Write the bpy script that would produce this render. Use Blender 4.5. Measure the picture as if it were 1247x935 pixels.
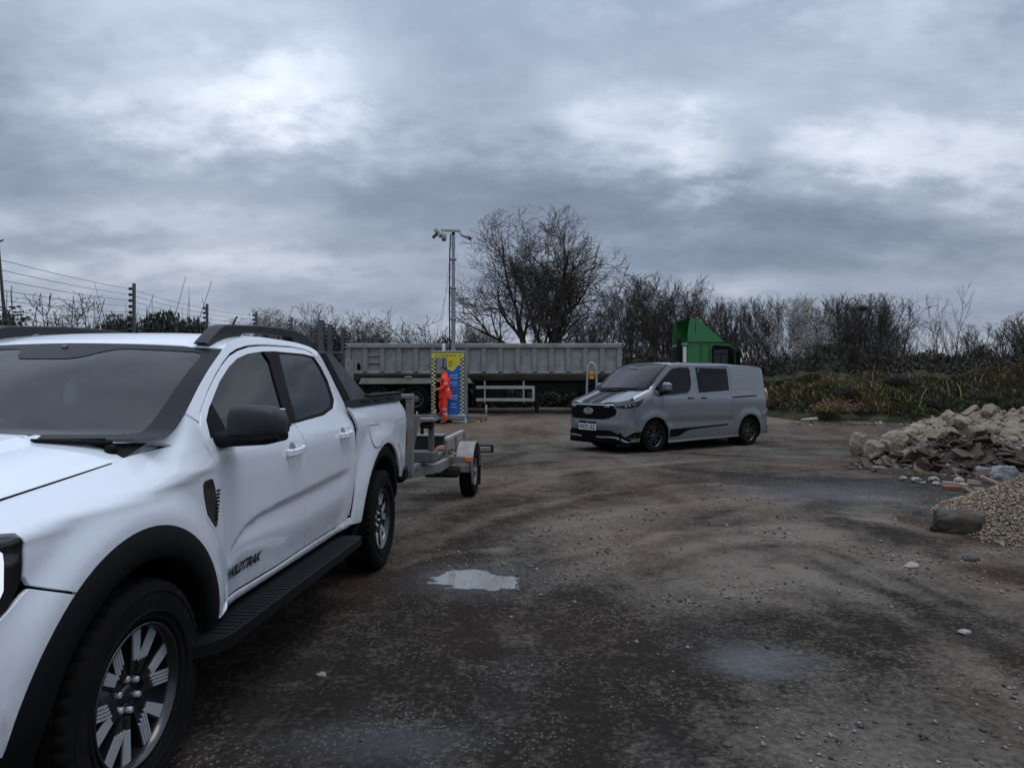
import bpy, bmesh, math, random
import numpy as np
from mathutils import Vector, Matrix, noise
from mathutils.geometry import delaunay_2d_cdt
random.seed(7); RNG = np.random.default_rng(11)
SC = bpy.context.scene
for _o in list(bpy.data.objects): bpy.data.objects.remove(_o)
COL = SC.collection
PI = math.pi
R = math.radians

# ------------------------------------------------------------------ camera
cam_d = bpy.data.cameras.new("camera"); cam = bpy.data.objects.new("camera", cam_d); COL.objects.link(cam)
cam_d.sensor_width = 36.0; cam_d.lens = 24.713; cam_d.clip_start = 0.05; cam_d.clip_end = 3000
EYE = 1.464
cam.location = (0, 0, EYE); cam.rotation_euler = (PI/2 + 0.0037, 0, 0)
SC.camera = cam
SC.view_settings.view_transform = 'Standard'; SC.view_settings.look = 'None'
SC.view_settings.exposure = 0.14; SC.view_settings.gamma = 1.0
SC.cycles.max_bounces = 8; SC.cycles.transparent_max_bounces = 12
SC.cycles.use_denoising = True

# ------------------------------------------------------------------ sky and sun (overcast)
W = bpy.data.worlds.new("World"); SC.world = W; W.use_nodes = True
wn = W.node_tree; wn.nodes.clear()
def N(tree, t, **kw):
    n = tree.nodes.new(t)
    for k, v in kw.items(): setattr(n, k, v)
    return n
def L(tree, a, b): tree.links.new(a, b)
def M(tree, op, a, b=None, c=None, clamp=False):
    n = N(tree, 'ShaderNodeMath', operation=op, use_clamp=clamp)
    for i, v in enumerate((a, b, c)):
        if v is None: continue
        if isinstance(v, (int, float)): n.inputs[i].default_value = v
        else: L(tree, v, n.inputs[i])
    return n.outputs[0]
def build_world():
    T = wn
    tc = N(T, 'ShaderNodeTexCoord'); d = tc.outputs['Generated']
    nrm = N(T, 'ShaderNodeVectorMath', operation='NORMALIZE'); L(T, d, nrm.inputs[0]); d = nrm.outputs[0]
    sep = N(T, 'ShaderNodeSeparateXYZ'); L(T, d, sep.inputs[0])
    z = M(T, 'MAXIMUM', sep.outputs[2], 0.0)
    k = M(T, 'DIVIDE', 1.0, M(T, 'ADD', z, 0.34))
    cmb = N(T, 'ShaderNodeCombineXYZ')
    L(T, M(T, 'MULTIPLY', sep.outputs[0], k), cmb.inputs[0]); L(T, M(T, 'MULTIPLY', sep.outputs[1], k), cmb.inputs[1])
    n1 = N(T, 'ShaderNodeTexNoise'); n1.inputs['Scale'].default_value = 1.25; n1.inputs['Detail'].default_value = 7
    n1.inputs['Roughness'].default_value = 0.52; n1.inputs['Distortion'].default_value = 0.35
    mp = N(T, 'ShaderNodeMapping'); mp.inputs['Location'].default_value = (3.3, 1.7, 0.0); mp.inputs['Scale'].default_value = (.82, 1.12, 1.0); L(T, cmb.outputs[0], mp.inputs[0]); L(T, mp.outputs[0], n1.inputs[0])
    n2 = N(T, 'ShaderNodeTexNoise'); n2.inputs['Scale'].default_value = 4.2; n2.inputs['Detail'].default_value = 6
    n2.inputs['Roughness'].default_value = 0.55; L(T, mp.outputs[0], n2.inputs[0])
    v = M(T, 'ADD', M(T, 'MULTIPLY', M(T, 'SUBTRACT', n1.outputs[0], 0.5), 0.95), M(T, 'MULTIPLY', M(T, 'SUBTRACT', n2.outputs[0], 0.5), 0.40))
    n3 = N(T, 'ShaderNodeTexNoise'); n3.inputs['Scale'].default_value = 11; n3.inputs['Detail'].default_value = 6; n3.inputs['Roughness'].default_value = .6; L(T, mp.outputs[0], n3.inputs[0])
    v = M(T, 'ADD', v, M(T, 'MULTIPLY', M(T, 'SUBTRACT', n3.outputs[0], .5), .11))
    v = M(T, 'ADD', v, 0.47)
    # thin breaks in the cloud deck where the light comes through
    for (px, py, amt, sx, sy) in ((335, 105, .25, .13, .075), (120, 95, .14, .14, .07), (845, 190, .27, .055, .06), (745, 150, .16, .08, .05), (1085, 185, .24, .16, .045), (1245, 215, .18, .09, .10),
                                  (190, 268, .12, .35, .025), (330, 318, .16, .35, .022), (480, 385, .10, .3, .03), (930, 350, .10, .25, .02), (1000, 40, -.14, .3, .07), (420, 220, -.12, .35, .05), (700, 262, -.14, .4, .05), (120, 300, -.08, .2, .03)):
        dv = Vector(((px-623.5)/856, 1, (470.7-py)/856)).normalized()
        # elliptical falloff in azimuth and height
        ax = M(T, 'SUBTRACT', M(T, 'DIVIDE', sep.outputs[0], M(T, 'MAXIMUM', sep.outputs[1], .05)), dv.x/dv.y)
        az = M(T, 'SUBTRACT', M(T, 'DIVIDE', sep.outputs[2], M(T, 'MAXIMUM', sep.outputs[1], .05)), dv.z/dv.y)
        ax = M(T, 'ADD', ax, M(T, 'MULTIPLY', M(T, 'SUBTRACT', n2.outputs[0], .5), sx*3.0))
        az = M(T, 'ADD', az, M(T, 'MULTIPLY', M(T, 'SUBTRACT', n3.outputs[0], .5), sy*3.0))
        q = M(T, 'ADD', M(T, 'POWER', M(T, 'DIVIDE', M(T, 'ABSOLUTE', ax), sx), 2.0), M(T, 'POWER', M(T, 'DIVIDE', M(T, 'ABSOLUTE', az), sy), 2.0))
        g = M(T, 'POWER', 2.718, M(T, 'MULTIPLY', q, -1.0))
        front = M(T, 'GREATER_THAN', sep.outputs[1], .05)
        v = M(T, 'ADD', v, M(T, 'MULTIPLY', M(T, 'MULTIPLY', g, amt), front))
    cr = N(T, 'ShaderNodeValToRGB'); L(T, v, cr.inputs[0])
    e = cr.color_ramp.elements
    e[0].position = 0.12; e[0].color = (.122, .152, .205, 1)
    e[1].position = 0.98; e[1].color = (.80, .82, .86, 1)
    for pos, c in ((.36, (.200, .243, .318, 1)), (.56, (.322, .372, .458, 1)), (.78, (.530, .580, .660, 1))):
        x = e.new(pos); x.color = c
    # overcast law: the deck is brighter towards the zenith
    zen = M(T, 'ADD', 0.97, M(T, 'MULTIPLY', M(T, 'POWER', z, 1.7), 2.9))
    mul = N(T, 'ShaderNodeVectorMath', operation='SCALE'); L(T, cr.outputs[0], mul.inputs[0]); L(T, zen, mul.inputs['Scale'])
    sky = N(T, 'ShaderNodeTexSky', sky_type='NISHITA', sun_disc=False)
    sky.sun_elevation = R(74); sky.sun_rotation = R(110)
    bg1 = N(T, 'ShaderNodeBackground'); L(T, sky.outputs[0], bg1.inputs[0]); bg1.inputs[1].default_value = 0.05
    bg2 = N(T, 'ShaderNodeBackground'); L(T, mul.outputs[0], bg2.inputs[0]); bg2.inputs[1].default_value = 1.0
    mx = N(T, 'ShaderNodeMixShader'); mx.inputs[0].default_value = 0.97
    L(T, bg1.outputs[0], mx.inputs[1]); L(T, bg2.outputs[0], mx.inputs[2])
    out = N(T, 'ShaderNodeOutputWorld'); L(T, mx.outputs[0], out.inputs[0])
build_world()
sun_d = bpy.data.lights.new("sun", 'SUN'); sun_d.energy = 0.8; sun_d.angle = R(28); sun_d.color = (1.0, .97, .93)
sun = bpy.data.objects.new("sun", sun_d); COL.objects.link(sun)
_sd = Vector((math.sin(R(110))*math.cos(R(74)), math.cos(R(110))*math.cos(R(74)), math.sin(R(74))))
sun.rotation_euler = _sd.to_track_quat('Z', 'Y').to_euler()

# ------------------------------------------------------------------ materials
def mat(name, col, rough=.5, metal=0., coat=0., coatr=.05, var=0., vscale=6., bump=0., bscale=40., spec=.5, dirt=None, dirtamt=.0, dscale=3., emit=None, bdist=.01, mud=None):
    m = bpy.data.materials.new(name); m.use_nodes = True; T = m.node_tree
    p = T.nodes['Principled BSDF']
    p.inputs['Base Color'].default_value = (*col, 1); p.inputs['Roughness'].default_value = rough
    p.inputs['Metallic'].default_value = metal; p.inputs['Coat Weight'].default_value = coat; p.inputs['Coat Roughness'].default_value = coatr
    p.inputs['Specular IOR Level'].default_value = spec
    tc = N(T, 'ShaderNodeTexCoord')
    cur = None
    if var or dirtamt:
        n = N(T, 'ShaderNodeTexNoise'); n.inputs['Scale'].default_value = vscale; n.inputs['Detail'].default_value = 6; n.inputs['Roughness'].default_value = .65
        L(T, tc.outputs['Object'], n.inputs[0])
        hs = N(T, 'ShaderNodeHueSaturation'); hs.inputs['Color'].default_value = (*col, 1)
        L(T, M(T, 'ADD', 1-var, M(T, 'MULTIPLY', n.outputs[0], 2*var)), hs.inputs['Value']); cur = hs.outputs[0]
        if dirtamt:
            n2 = N(T, 'ShaderNodeTexNoise'); n2.inputs['Scale'].default_value = dscale; n2.inputs['Detail'].default_value = 8; n2.inputs['Roughness'].default_value = .7
            L(T, tc.outputs['Object'], n2.inputs[0])
            f = M(T, 'MULTIPLY', M(T, 'MULTIPLY_ADD', n2.outputs[0], 4., -1.7, clamp=True), dirtamt)
            mx = N(T, 'ShaderNodeMix', data_type='RGBA'); L(T, f, mx.inputs[0]); L(T, cur, mx.inputs[6]); mx.inputs[7].default_value = (*dirt, 1)
            cur = mx.outputs[2]
            L(T, M(T, 'ADD', rough, M(T, 'MULTIPLY', f, .3)), p.inputs['Roughness'])
        L(T, cur, p.inputs['Base Color'])
    if mud:      # mud thrown up along the lower body
        sp_ = N(T, 'ShaderNodeSeparateXYZ'); L(T, tc.outputs['Object'], sp_.inputs[0])
        n3 = N(T, 'ShaderNodeTexNoise'); n3.inputs['Scale'].default_value = 14; n3.inputs['Detail'].default_value = 9; n3.inputs['Roughness'].default_value = .75; L(T, tc.outputs['Object'], n3.inputs[0])
        n4 = N(T, 'ShaderNodeTexNoise'); n4.inputs['Scale'].default_value = 1.7; n4.inputs['Detail'].default_value = 4; L(T, tc.outputs['Object'], n4.inputs[0])
        f = M(T, 'MULTIPLY_ADD', M(T, 'SUBTRACT', mud[0], sp_.outputs[2]), 1/(mud[0]-mud[1]), 0., clamp=True)
        f = M(T, 'MULTIPLY', M(T, 'MULTIPLY', f, M(T, 'MULTIPLY_ADD', n3.outputs[0], 3.2, -1.15, clamp=True)), M(T, 'MULTIPLY', n4.outputs[0], mud[2]*1.9), clamp=True)
        mx = N(T, 'ShaderNodeMix', data_type='RGBA'); L(T, f, mx.inputs[0])
        if cur is None: mx.inputs[6].default_value = (*col, 1)
        else: L(T, cur, mx.inputs[6])
        mx.inputs[7].default_value = (.16, .13, .10, 1); L(T, mx.outputs[2], p.inputs['Base Color'])
        L(T, M(T, 'MULTIPLY', M(T, 'SUBTRACT', 1., f), coat), p.inputs['Coat Weight'])
    if bump:
        n = N(T, 'ShaderNodeTexNoise'); n.inputs['Scale'].default_value = bscale; n.inputs['Detail'].default_value = 5
        L(T, tc.outputs['Object'], n.inputs[0])
        b = N(T, 'ShaderNodeBump'); b.inputs['Strength'].default_value = bump; b.inputs['Distance'].default_value = bdist
        L(T, n.outputs[0], b.inputs['Height']); L(T, b.outputs[0], p.inputs['Normal'])
    if emit:
        p.inputs['Emission Color'].default_value = (*emit[0], 1); p.inputs['Emission Strength'].default_value = emit[1]
    return m
def glass(name, tint, rough=.01, gl=1.0):
    m = bpy.data.materials.new(name); m.use_nodes = True; T = m.node_tree; T.nodes.clear()
    fr = N(T, 'ShaderNodeFresnel'); fr.inputs[0].default_value = 1.52
    tr = N(T, 'ShaderNodeBsdfTransparent'); tr.inputs[0].default_value = (*tint, 1)
    g = N(T, 'ShaderNodeBsdfGlossy'); g.inputs['Roughness'].default_value = rough; g.inputs[0].default_value = (1, 1, 1, 1)
    mx = N(T, 'ShaderNodeMixShader'); L(T, M(T, 'MULTIPLY_ADD', fr.outputs[0], gl, .0, clamp=True), mx.inputs[0]); L(T, tr.outputs[0], mx.inputs[1]); L(T, g.outputs[0], mx.inputs[2])
    o = N(T, 'ShaderNodeOutputMaterial'); L(T, mx.outputs[0], o.inputs[0])
    return m
MT = {}
MT['white'] = mat('white_paint', (.74, .775, .825), .30, 0, 1.0, .02, var=.02, vscale=300, mud=(.80, .45, .55))
MT['black_plastic'] = mat('black_plastic', (.0055, .0057, .0062), .6, bump=.15, bscale=300, var=.2, vscale=8, spec=.14)
MT['black_gloss'] = mat('black_gloss', (.008, .008, .009), .12, coat=.6)
MT['charcoal'] = mat('charcoal_trim', (.022, .023, .027), .5, var=.12, vscale=4, spec=.3)
MT['rubber'] = mat('tyre_rubber', (.0065, .0063, .006), .9, bump=.25, bscale=120, dirt=(.022, .018, .015), dirtamt=.4, dscale=9, var=.2, spec=.1)
MT['alloy'] = mat('machined_alloy', (.46, .47, .49), .38, .35, var=.06, vscale=20)
MT['black_alloy'] = mat('black_alloy', (.012, .012, .013), .28, coat=.5)
MT['dark'] = mat('dark_void', (.004, .004, .004), .9, spec=.1)
MT['interior'] = mat('interior_cloth', (.13, .14, .145), .8, var=.2)
MT['steel'] = mat('galvanised_steel', (.20, .20, .19), .55, .35, var=.22, vscale=7, bump=.08, dirt=(.10, .075, .05), dirtamt=.55, dscale=5)
MT['chrome'] = mat('chrome', (.75, .76, .78), .14, 1.0)
MT['lamp'] = mat('clear_lamp', (.82, .84, .88), .1, coat=1., emit=((.9, .95, 1.), .55))
MT['lampdark'] = mat('lamp_inner', (.09, .10, .11), .15, .3, coat=1.)
MT['red'] = mat('red_lens', (.20, .008, .008), .15, coat=1.)
MT['amber'] = mat('amber_lens', (.75, .16, .015), .25, coat=.6)
MT['wscreen'] = glass('windscreen_glass', (.52, .62, .66), gl=.85)
MT['privacy'] = glass('privacy_glass', (.16, .18, .19), gl=.8)
MT['frit'] = mat('frit_band', (.008, .008, .010), .35, spec=.12)

# ------------------------------------------------------------------ object helpers
def obj(name, me, parent=None, label=None):
    o = bpy.data.objects.new(name, me); COL.objects.link(o)
    if parent: o.parent = parent
    if label: o['label'] = label
    return o
def tag(o, label=None, cat=None, group=None, kind=None):
    for k, v in (('label', label), ('category', cat), ('group', group), ('kind', kind)):
        if v: o[k] = v
    return o
def thing(name, label, cat, loc=(0, 0, 0), rz=0., group=None):
    o = bpy.data.objects.new(name, None); COL.objects.link(o); o.location = loc; o.rotation_euler = (0, 0, rz)
    o.empty_display_size = .2
    return tag(o, label, cat, group)
def kids(o): return [c for c in bpy.data.objects if c.parent == o]
def copy_tree(o, parent=None, ch=None):
    c = o.copy(); COL.objects.link(c); c.parent = parent
    for k in (ch if ch is not None else kids(o)): copy_tree(k, c)
    return c
class MB:
    def __init__(s): s.v = []; s.f = []; s.m = []; s.mats = []; s.sm = []
    def mi(s, m):
        if m not in s.mats: s.mats.append(m)
        return s.mats.index(m)
    def add(s, vs, fs, m, smooth=False):
        o = len(s.v); s.v += [tuple(v) for v in vs]; i = s.mi(m)
        for f in fs: s.f.append(tuple(o+k for k in f)); s.m.append(i); s.sm.append(smooth)
        return s
    def box(s, c, d, m, rot=None, bev=0.0, taper=None):
        x, y, z = d[0]/2, d[1]/2, d[2]/2
        if bev <= 0:
            vs = [Vector((sx*x, sy*y, sz*z)) for sz in (-1, 1) for sy in (-1, 1) for sx in (-1, 1)]
            fs = [(0, 2, 3, 1), (4, 5, 7, 6), (0, 1, 5, 4), (2, 6, 7, 3), (0, 4, 6, 2), (1, 3, 7, 5)]
        else:
            b = min(bev, x*.9, y*.9, z*.9); vs = []; fs = []
            idx = {}
            for sx in (-1, 1):
                for sy in (-1, 1):
                    for sz in (-1, 1):
                        for a, p in (('x', (x, y-b, z-b)), ('y', (x-b, y, z-b)), ('z', (x-b, y-b, z))):
                            idx[(sx, sy, sz, a)] = len(vs); vs.append(Vector((sx*p[0], sy*p[1], sz*p[2])))
            def q(*k): fs.append(tuple(idx[t] for t in k))
            for s1 in (-1, 1):
                a = [(s1, -1, -1, 'x'), (s1, 1, -1, 'x'), (s1, 1, 1, 'x'), (s1, -1, 1, 'x')]; q(*(a if s1 > 0 else a[::-1]))
                a = [(-1, s1, -1, 'y'), (-1, s1, 1, 'y'), (1, s1, 1, 'y'), (1, s1, -1, 'y')]; q(*(a if s1 > 0 else a[::-1]))
                a = [(-1, -1, s1, 'z'), (1, -1, s1, 'z'), (1, 1, s1, 'z'), (-1, 1, s1, 'z')]; q(*(a if s1 > 0 else a[::-1]))
                for s2 in (-1, 1):
                    a = [(s1, s2, -1, 'x'), (s1, s2, 1, 'x'), (s1, s2, 1, 'y'), (s1, s2, -1, 'y')]; q(*(a if s1*s2 < 0 else a[::-1]))
                    a = [(s1, -1, s2, 'x'), (s1, 1, s2, 'x'), (s1, 1, s2, 'z'), (s1, -1, s2, 'z')]; q(*(a if s1*s2 > 0 else a[::-1]))
                    a = [(-1, s1, s2, 'y'), (1, s1, s2, 'y'), (1, s1, s2, 'z'), (-1, s1, s2, 'z')]; q(*(a if s1*s2 < 0 else a[::-1]))
                    for s3 in (-1, 1):
                        a = [(s1, s2, s3, 'x'), (s1, s2, s3, 'y'), (s1, s2, s3, 'z')]; q(*(a if s1*s2*s3 > 0 else a[::-1]))
        if taper:
            for v in vs:
                if v.z > 0: v.x *= taper[0]; v.y *= taper[1]
        if rot is not None:
            Rm = rot if isinstance(rot, Matrix) else Matrix.Rotation(rot[2], 3, 'Z') @ Matrix.Rotation(rot[1], 3, 'Y') @ Matrix.Rotation(rot[0], 3, 'X')
            vs = [Rm @ v for v in vs]
        c = Vector(c); return s.add([v+c for v in vs], fs, m)
    def bar(s, a, b, w, h, m, bev=0.0, up=(0, 0, 1)):
        a, b = Vector(a), Vector(b); d = (b-a); l = d.length; d.normalize(); up = Vector(up)
        x = d.cross(up)
        if x.length < 1e-4: x = d.cross(Vector((1, 0, 0)))
        x.normalize(); zz = x.cross(d)
        Rm = Matrix((x, d, zz)).transposed()
        return s.box((a+b)/2, (w, l, h), m, Rm, bev)
    def tube(s, pts, r, m, n=8, cap=True, smooth=True):
        pts = [Vector(p) for p in pts]; rs = r if isinstance(r, (list, tuple)) else [r]*len(pts)
        vs = []; fs = []; ref = None
        for i, p in enumerate(pts):
            d = (pts[min(i+1, len(pts)-1)]-pts[max(i-1, 0)]).normalized()
            if ref is None: ref = d.orthogonal().normalized()
            ref = (ref-d*ref.dot(d)).normalized(); q = d.cross(ref)
            for k in range(n): t = 2*PI*k/n; vs.append(p+(ref*math.cos(t)+q*math.sin(t))*rs[i])
        for i in range(len(pts)-1):
            for k in range(n): k2 = (k+1) % n; fs.append((i*n+k, i*n+k2, (i+1)*n+k2, (i+1)*n+k))
        if cap: fs.append(tuple(range(n))[::-1]); fs.append(tuple((len(pts)-1)*n+k for k in range(n)))
        return s.add(vs, fs, m, smooth)
    def lathe(s, prof, m, n=32, axis='x', c=(0, 0, 0), smooth=True, closed=False):
        vs = []; fs = []; k = len(prof); c = Vector(c)
        for i in range(n):
            t = 2*PI*i/n
            for (a, r) in prof:
                if axis == 'x': v = (a, r*math.cos(t), r*math.sin(t))
                elif axis == 'y': v = (r*math.sin(t), a, r*math.cos(t))
                else: v = (r*math.cos(t), r*math.sin(t), a)
                vs.append(Vector(v)+c)
        for i in range(n):
            j = (i+1) % n
            for q in range(k-1 + (1 if closed else 0)): q2 = (q+1) % k; fs.append((i*k+q, j*k+q, j*k+q2, i*k+q2))
        return s.add(vs, fs, m, smooth)
    def prism(s, poly, z0, z1, m, axis='z', smooth=False):
        n = len(poly)
        def P(a, b, h): return {'z': (a, b, h), 'x': (h, a, b), 'y': (a, h, b)}[axis]
        vs = [P(a, b, z0) for a, b in poly]+[P(a, b, z1) for a, b in poly]
        fs = [tuple(range(n))[::-1], tuple(range(n, 2*n))]+[(i, (i+1) % n, n+(i+1) % n, n+i) for i in range(n)]
        return s.add(vs, fs, m, smooth)
    def mesh(s, name):
        me = bpy.data.meshes.new(name); me.from_pydata(s.v, [], s.f)
        for m in s.mats: me.materials.append(m)
        me.polygons.foreach_set('material_index', s.m); me.polygons.foreach_set('use_smooth', s.sm); me.update()
        return me
    def build(s, name, parent=None, label=None, recalc=False):
        me = s.mesh(name)
        if recalc:
            b = bmesh.new(); b.from_mesh(me); bmesh.ops.recalc_face_normals(b, faces=b.faces); b.to_mesh(me); b.free()
        return obj(name, me, parent, label)

# ---- smooth interpolation and surface panels
def herm(pts):
    xs = [p[0] for p in pts]; ys = [p[1] for p in pts]; n = len(xs)
    d = [(ys[i+1]-ys[i])/(xs[i+1]-xs[i]) for i in range(n-1)]
    m = [d[0]]+[0 if d[i-1]*d[i] <= 0 else 2*d[i-1]*d[i]/(d[i-1]+d[i]) for i in range(1, n-1)]+[d[-1]]
    def f(x):
        if x <= xs[0]: return ys[0]+m[0]*(x-xs[0])
        if x >= xs[-1]: return ys[-1]+m[-1]*(x-xs[-1])
        i = 0
        while x > xs[i+1]: i += 1
        h = xs[i+1]-xs[i]; t = (x-xs[i])/h
        return (2*t**3-3*t*t+1)*ys[i]+(t**3-2*t*t+t)*h*m[i]+(-2*t**3+3*t*t)*ys[i+1]+(t**3-t*t)*h*m[i+1]
    return f
def sm(a, b, x):
    t = min(1., max(0., (x-a)/(b-a))); return t*t*(3-2*t)
def pip(x, y, P):
    c = False; j = len(P)-1
    for i in range(len(P)):
        if (P[i][1] > y) != (P[j][1] > y) and x < (P[j][0]-P[i][0])*(y-P[i][1])/(P[j][1]-P[i][1])+P[i][0]: c = not c
        j = i
    return c
def resample(P, step):
    out = []
    for i in range(len(P)):
        a, b = P[i], P[(i+1) % len(P)]; l = math.hypot(b[0]-a[0], b[1]-a[1]); n = max(1, int(l/step+.5))
        for k in range(n): out.append((a[0]+(b[0]-a[0])*k/n, a[1]+(b[1]-a[1])*k/n))
    return out
def smooth_poly(P, rad=.03, n=3):
    """round the corners of a closed polygon"""
    out = []
    for i in range(len(P)):
        a, b, c = (Vector(P[i-1]), Vector(P[i]), Vector(P[(i+1) % len(P)]))
        r1 = min(rad, (a-b).length*.45); r2 = min(rad, (c-b).length*.45)
        p, q = b+(a-b).normalized()*r1, b+(c-b).normalized()*r2
        for k in range(n+1):
            t = k/n; v = p*(1-t)**2+b*2*t*(1-t)+q*t*t; out.append((v.x, v.y))
    return out
def inset(P, g):
    n = len(P); A = sum(P[i][0]*P[(i+1) % n][1]-P[(i+1) % n][0]*P[i][1] for i in range(n)); s = 1 if A > 0 else -1
    out = []
    for i in range(n):
        a, c = P[i-1], P[(i+1) % n]; dx, dy = c[0]-a[0], c[1]-a[1]; l = math.hypot(dx, dy) or 1
        out.append((P[i][0]-s*dy/l*g, P[i][1]+s*dx/l*g))
    return out
class Surf:
    def __init__(s, f): s.f = f
    def p(s, a, b, off=0.):
        v = Vector(s.f(a, b))
        return v+s.n(a, b)*off if off else v
    def n(s, a, b, e=.004):
        A = Vector(s.f(a+e, b))-Vector(s.f(a-e, b)); B = Vector(s.f(a, b+e))-Vector(s.f(a, b-e))
        return A.cross(B).normalized()
def panel_mesh(name, F, poly, mt, step=.05, gap=.003, depth=.018, holes=(), off=0., rnd=0., lines=()):
    P = poly
    if rnd: P = smooth_poly(P, rnd)
    P = resample(P, step*.8)
    if gap: P = inset(P, gap)
    A = sum(P[i][0]*P[(i+1) % len(P)][1]-P[(i+1) % len(P)][0]*P[i][1] for i in range(len(P)))
    if A < 0: P = P[::-1]
    loops = [P]; HP = []
    for hq in holes:
        h = resample(smooth_poly(hq, rnd) if rnd else hq, step*.8); HP.append(h); loops.append(h)
    vs = []; es = []
    for lp in loops:
        o = len(vs); vs += [Vector(p) for p in lp]; es += [(o+i, o+(i+1) % len(lp)) for i in range(len(lp))]
    x0, x1 = min(p[0] for p in P), max(p[0] for p in P); y0, y1 = min(p[1] for p in P), max(p[1] for p in P)
    for ln in lines:                     # pressed creases become edges of the mesh
        pts_ = []
        for (ax, ay), (bx, by) in zip(ln, ln[1:]):
            n_ = max(1, int(math.hypot(bx-ax, by-ay)/step+.5)); pts_ += [(ax+(bx-ax)*q/n_, ay+(by-ay)*q/n_) for q in range(n_)]
        pts_.append(ln[-1]); prev = None; bq = np.array([[v.x, v.y] for v in vs[:len(P)]])
        for x, y in pts_:
            if not pip(x, y, P) or any(pip(x, y, h) for h in HP) or np.min((bq[:, 0]-x)**2+(bq[:, 1]-y)**2) < (step*.3)**2: prev = None; continue
            vs.append(Vector((x, y)))
            if prev is not None: es.append((prev, len(vs)-1))
            prev = len(vs)-1
    bp = np.array([[v.x, v.y] for v in vs])
    nx, ny = int((x1-x0)/step)+1, int((y1-y0)/step)+1
    for i in range(nx):
        for j in range(ny):
            x, y = x0+(i+.5)*step, y0+(j+.5)*step
            if not pip(x, y, P) or any(pip(x, y, h) for h in HP): continue
            if np.min((bp[:, 0]-x)**2+(bp[:, 1]-y)**2) < (step*.45)**2: continue
            vs.append(Vector((x, y)))
    r = delaunay_2d_cdt(vs, es, [], 0 if lines else 1, 1e-6)
    V2, _, T = r[0], r[1], r[2]
    tris = []
    for t in T:
        cx = sum(V2[k].x for k in t)/len(t); cy = sum(V2[k].y for k in t)/len(t)
        if any(pip(cx, cy, h) for h in HP) or not pip(cx, cy, P): continue
        a, b, c = (V2[k] for k in t[:3])
        if (b-a).x*(c-a).y-(b-a).y*(c-a).x < 0: t = t[::-1]
        tris.append(tuple(t))
    nr = [F.n(v.x, v.y) for v in V2]; pts = [F.p(v.x, v.y)+n*off for v, n in zip(V2, nr)]
    ed = {}
    for t in tris:
        for i in range(3):
            k = (t[i], t[(i+1) % 3]); ed[k] = 1
    be = [k for k in ed if (k[1], k[0]) not in ed]
    verts = [tuple(p) for p in pts]; faces = list(tris); nl = [[nr[k] for k in t] for t in tris]
    if depth:
        mp = {}
        for a, b in be:
            for k in (a, b):
                if k not in mp: mp[k] = len(verts); verts.append(tuple(pts[k]-nr[k]*depth))
        for a, b in be:
            q = (a, mp[a], mp[b], b); faces.append(q)
            fn = (pts[b]-pts[a]).cross(nr[a]).normalized()
            nl.append([(fn*.8+nr[a]*.6).normalized(), fn, fn, (fn*.8+nr[b]*.6).normalized()])
    me = bpy.data.meshes.new(name); me.from_pydata(verts, [], faces); me.materials.append(mt)
    me.polygons.foreach_set('use_smooth', [True]*len(faces)); me.update()
    if len(me.polygons) == len(nl):
        me.normals_split_custom_set([n for q in nl for n in q])
    return me
def patch(name, F, a0, a1, b0, b1, na, nb, mt, parent, off=0.):
    """a smooth regular sheet over a surface"""
    vs = []; nr = []
    for j in range(nb+1):
        for i in range(na+1):
            a, b = a0+(a1-a0)*i/na, b0+(b1-b0)*j/nb; n = F.n(a, b); vs.append(tuple(F.p(a, b)+n*off)); nr.append(n)
    fs = [(j*(na+1)+i, j*(na+1)+i+1, (j+1)*(na+1)+i+1, (j+1)*(na+1)+i) for j in range(nb) for i in range(na)]
    me = bpy.data.meshes.new(name); me.from_pydata(vs, [], fs); me.materials.append(mt); me.polygons.foreach_set('use_smooth', [True]*len(fs)); me.update()
    me.normals_split_custom_set([nr[k] for f in fs for k in f])
    return obj(name, me, parent)
def panel(name, F, poly, mt, parent, label=None, **kw):
    return obj(name, panel_mesh(name, F, poly, mt, **kw), parent, label)
def mirror(o, parent=None):
    """the same piece on the other side of a vehicle"""
    c = copy_tree(o, parent or o.parent)
    c.scale.x = -1; c.location.x = -o.location.x
    return c
_dg = bpy.context.evaluated_depsgraph_get
def text_mesh(s, size, mt, F, a0, b0, off=.003, shear=0., sx=1., extr=.0, bold=0.):
    cu = bpy.data.curves.new('lettering', 'FONT'); cu.body = s; cu.size = size; cu.shear = shear; cu.offset = bold; cu.resolution_u = 2
    to = bpy.data.objects.new('lettering', cu); COL.objects.link(to)
    me = bpy.data.meshes.new_from_object(to.evaluated_get(_dg()))
    bpy.data.objects.remove(to)
    xs = [v.co.x for v in me.vertices]; x0, x1 = min(xs), max(xs); ys = [v.co.y for v in me.vertices]; y0, y1 = min(ys), max(ys)
    for v in me.vertices:
        a = a0+(v.co.x-(x0+x1)/2)*sx; b = b0+v.co.y-(y0+y1)/2
        v.co = F.p(a, b)+F.n(a, b)*off
    me.materials.clear(); me.materials.append(mt); me.name = 'lettering'
    return me

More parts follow.
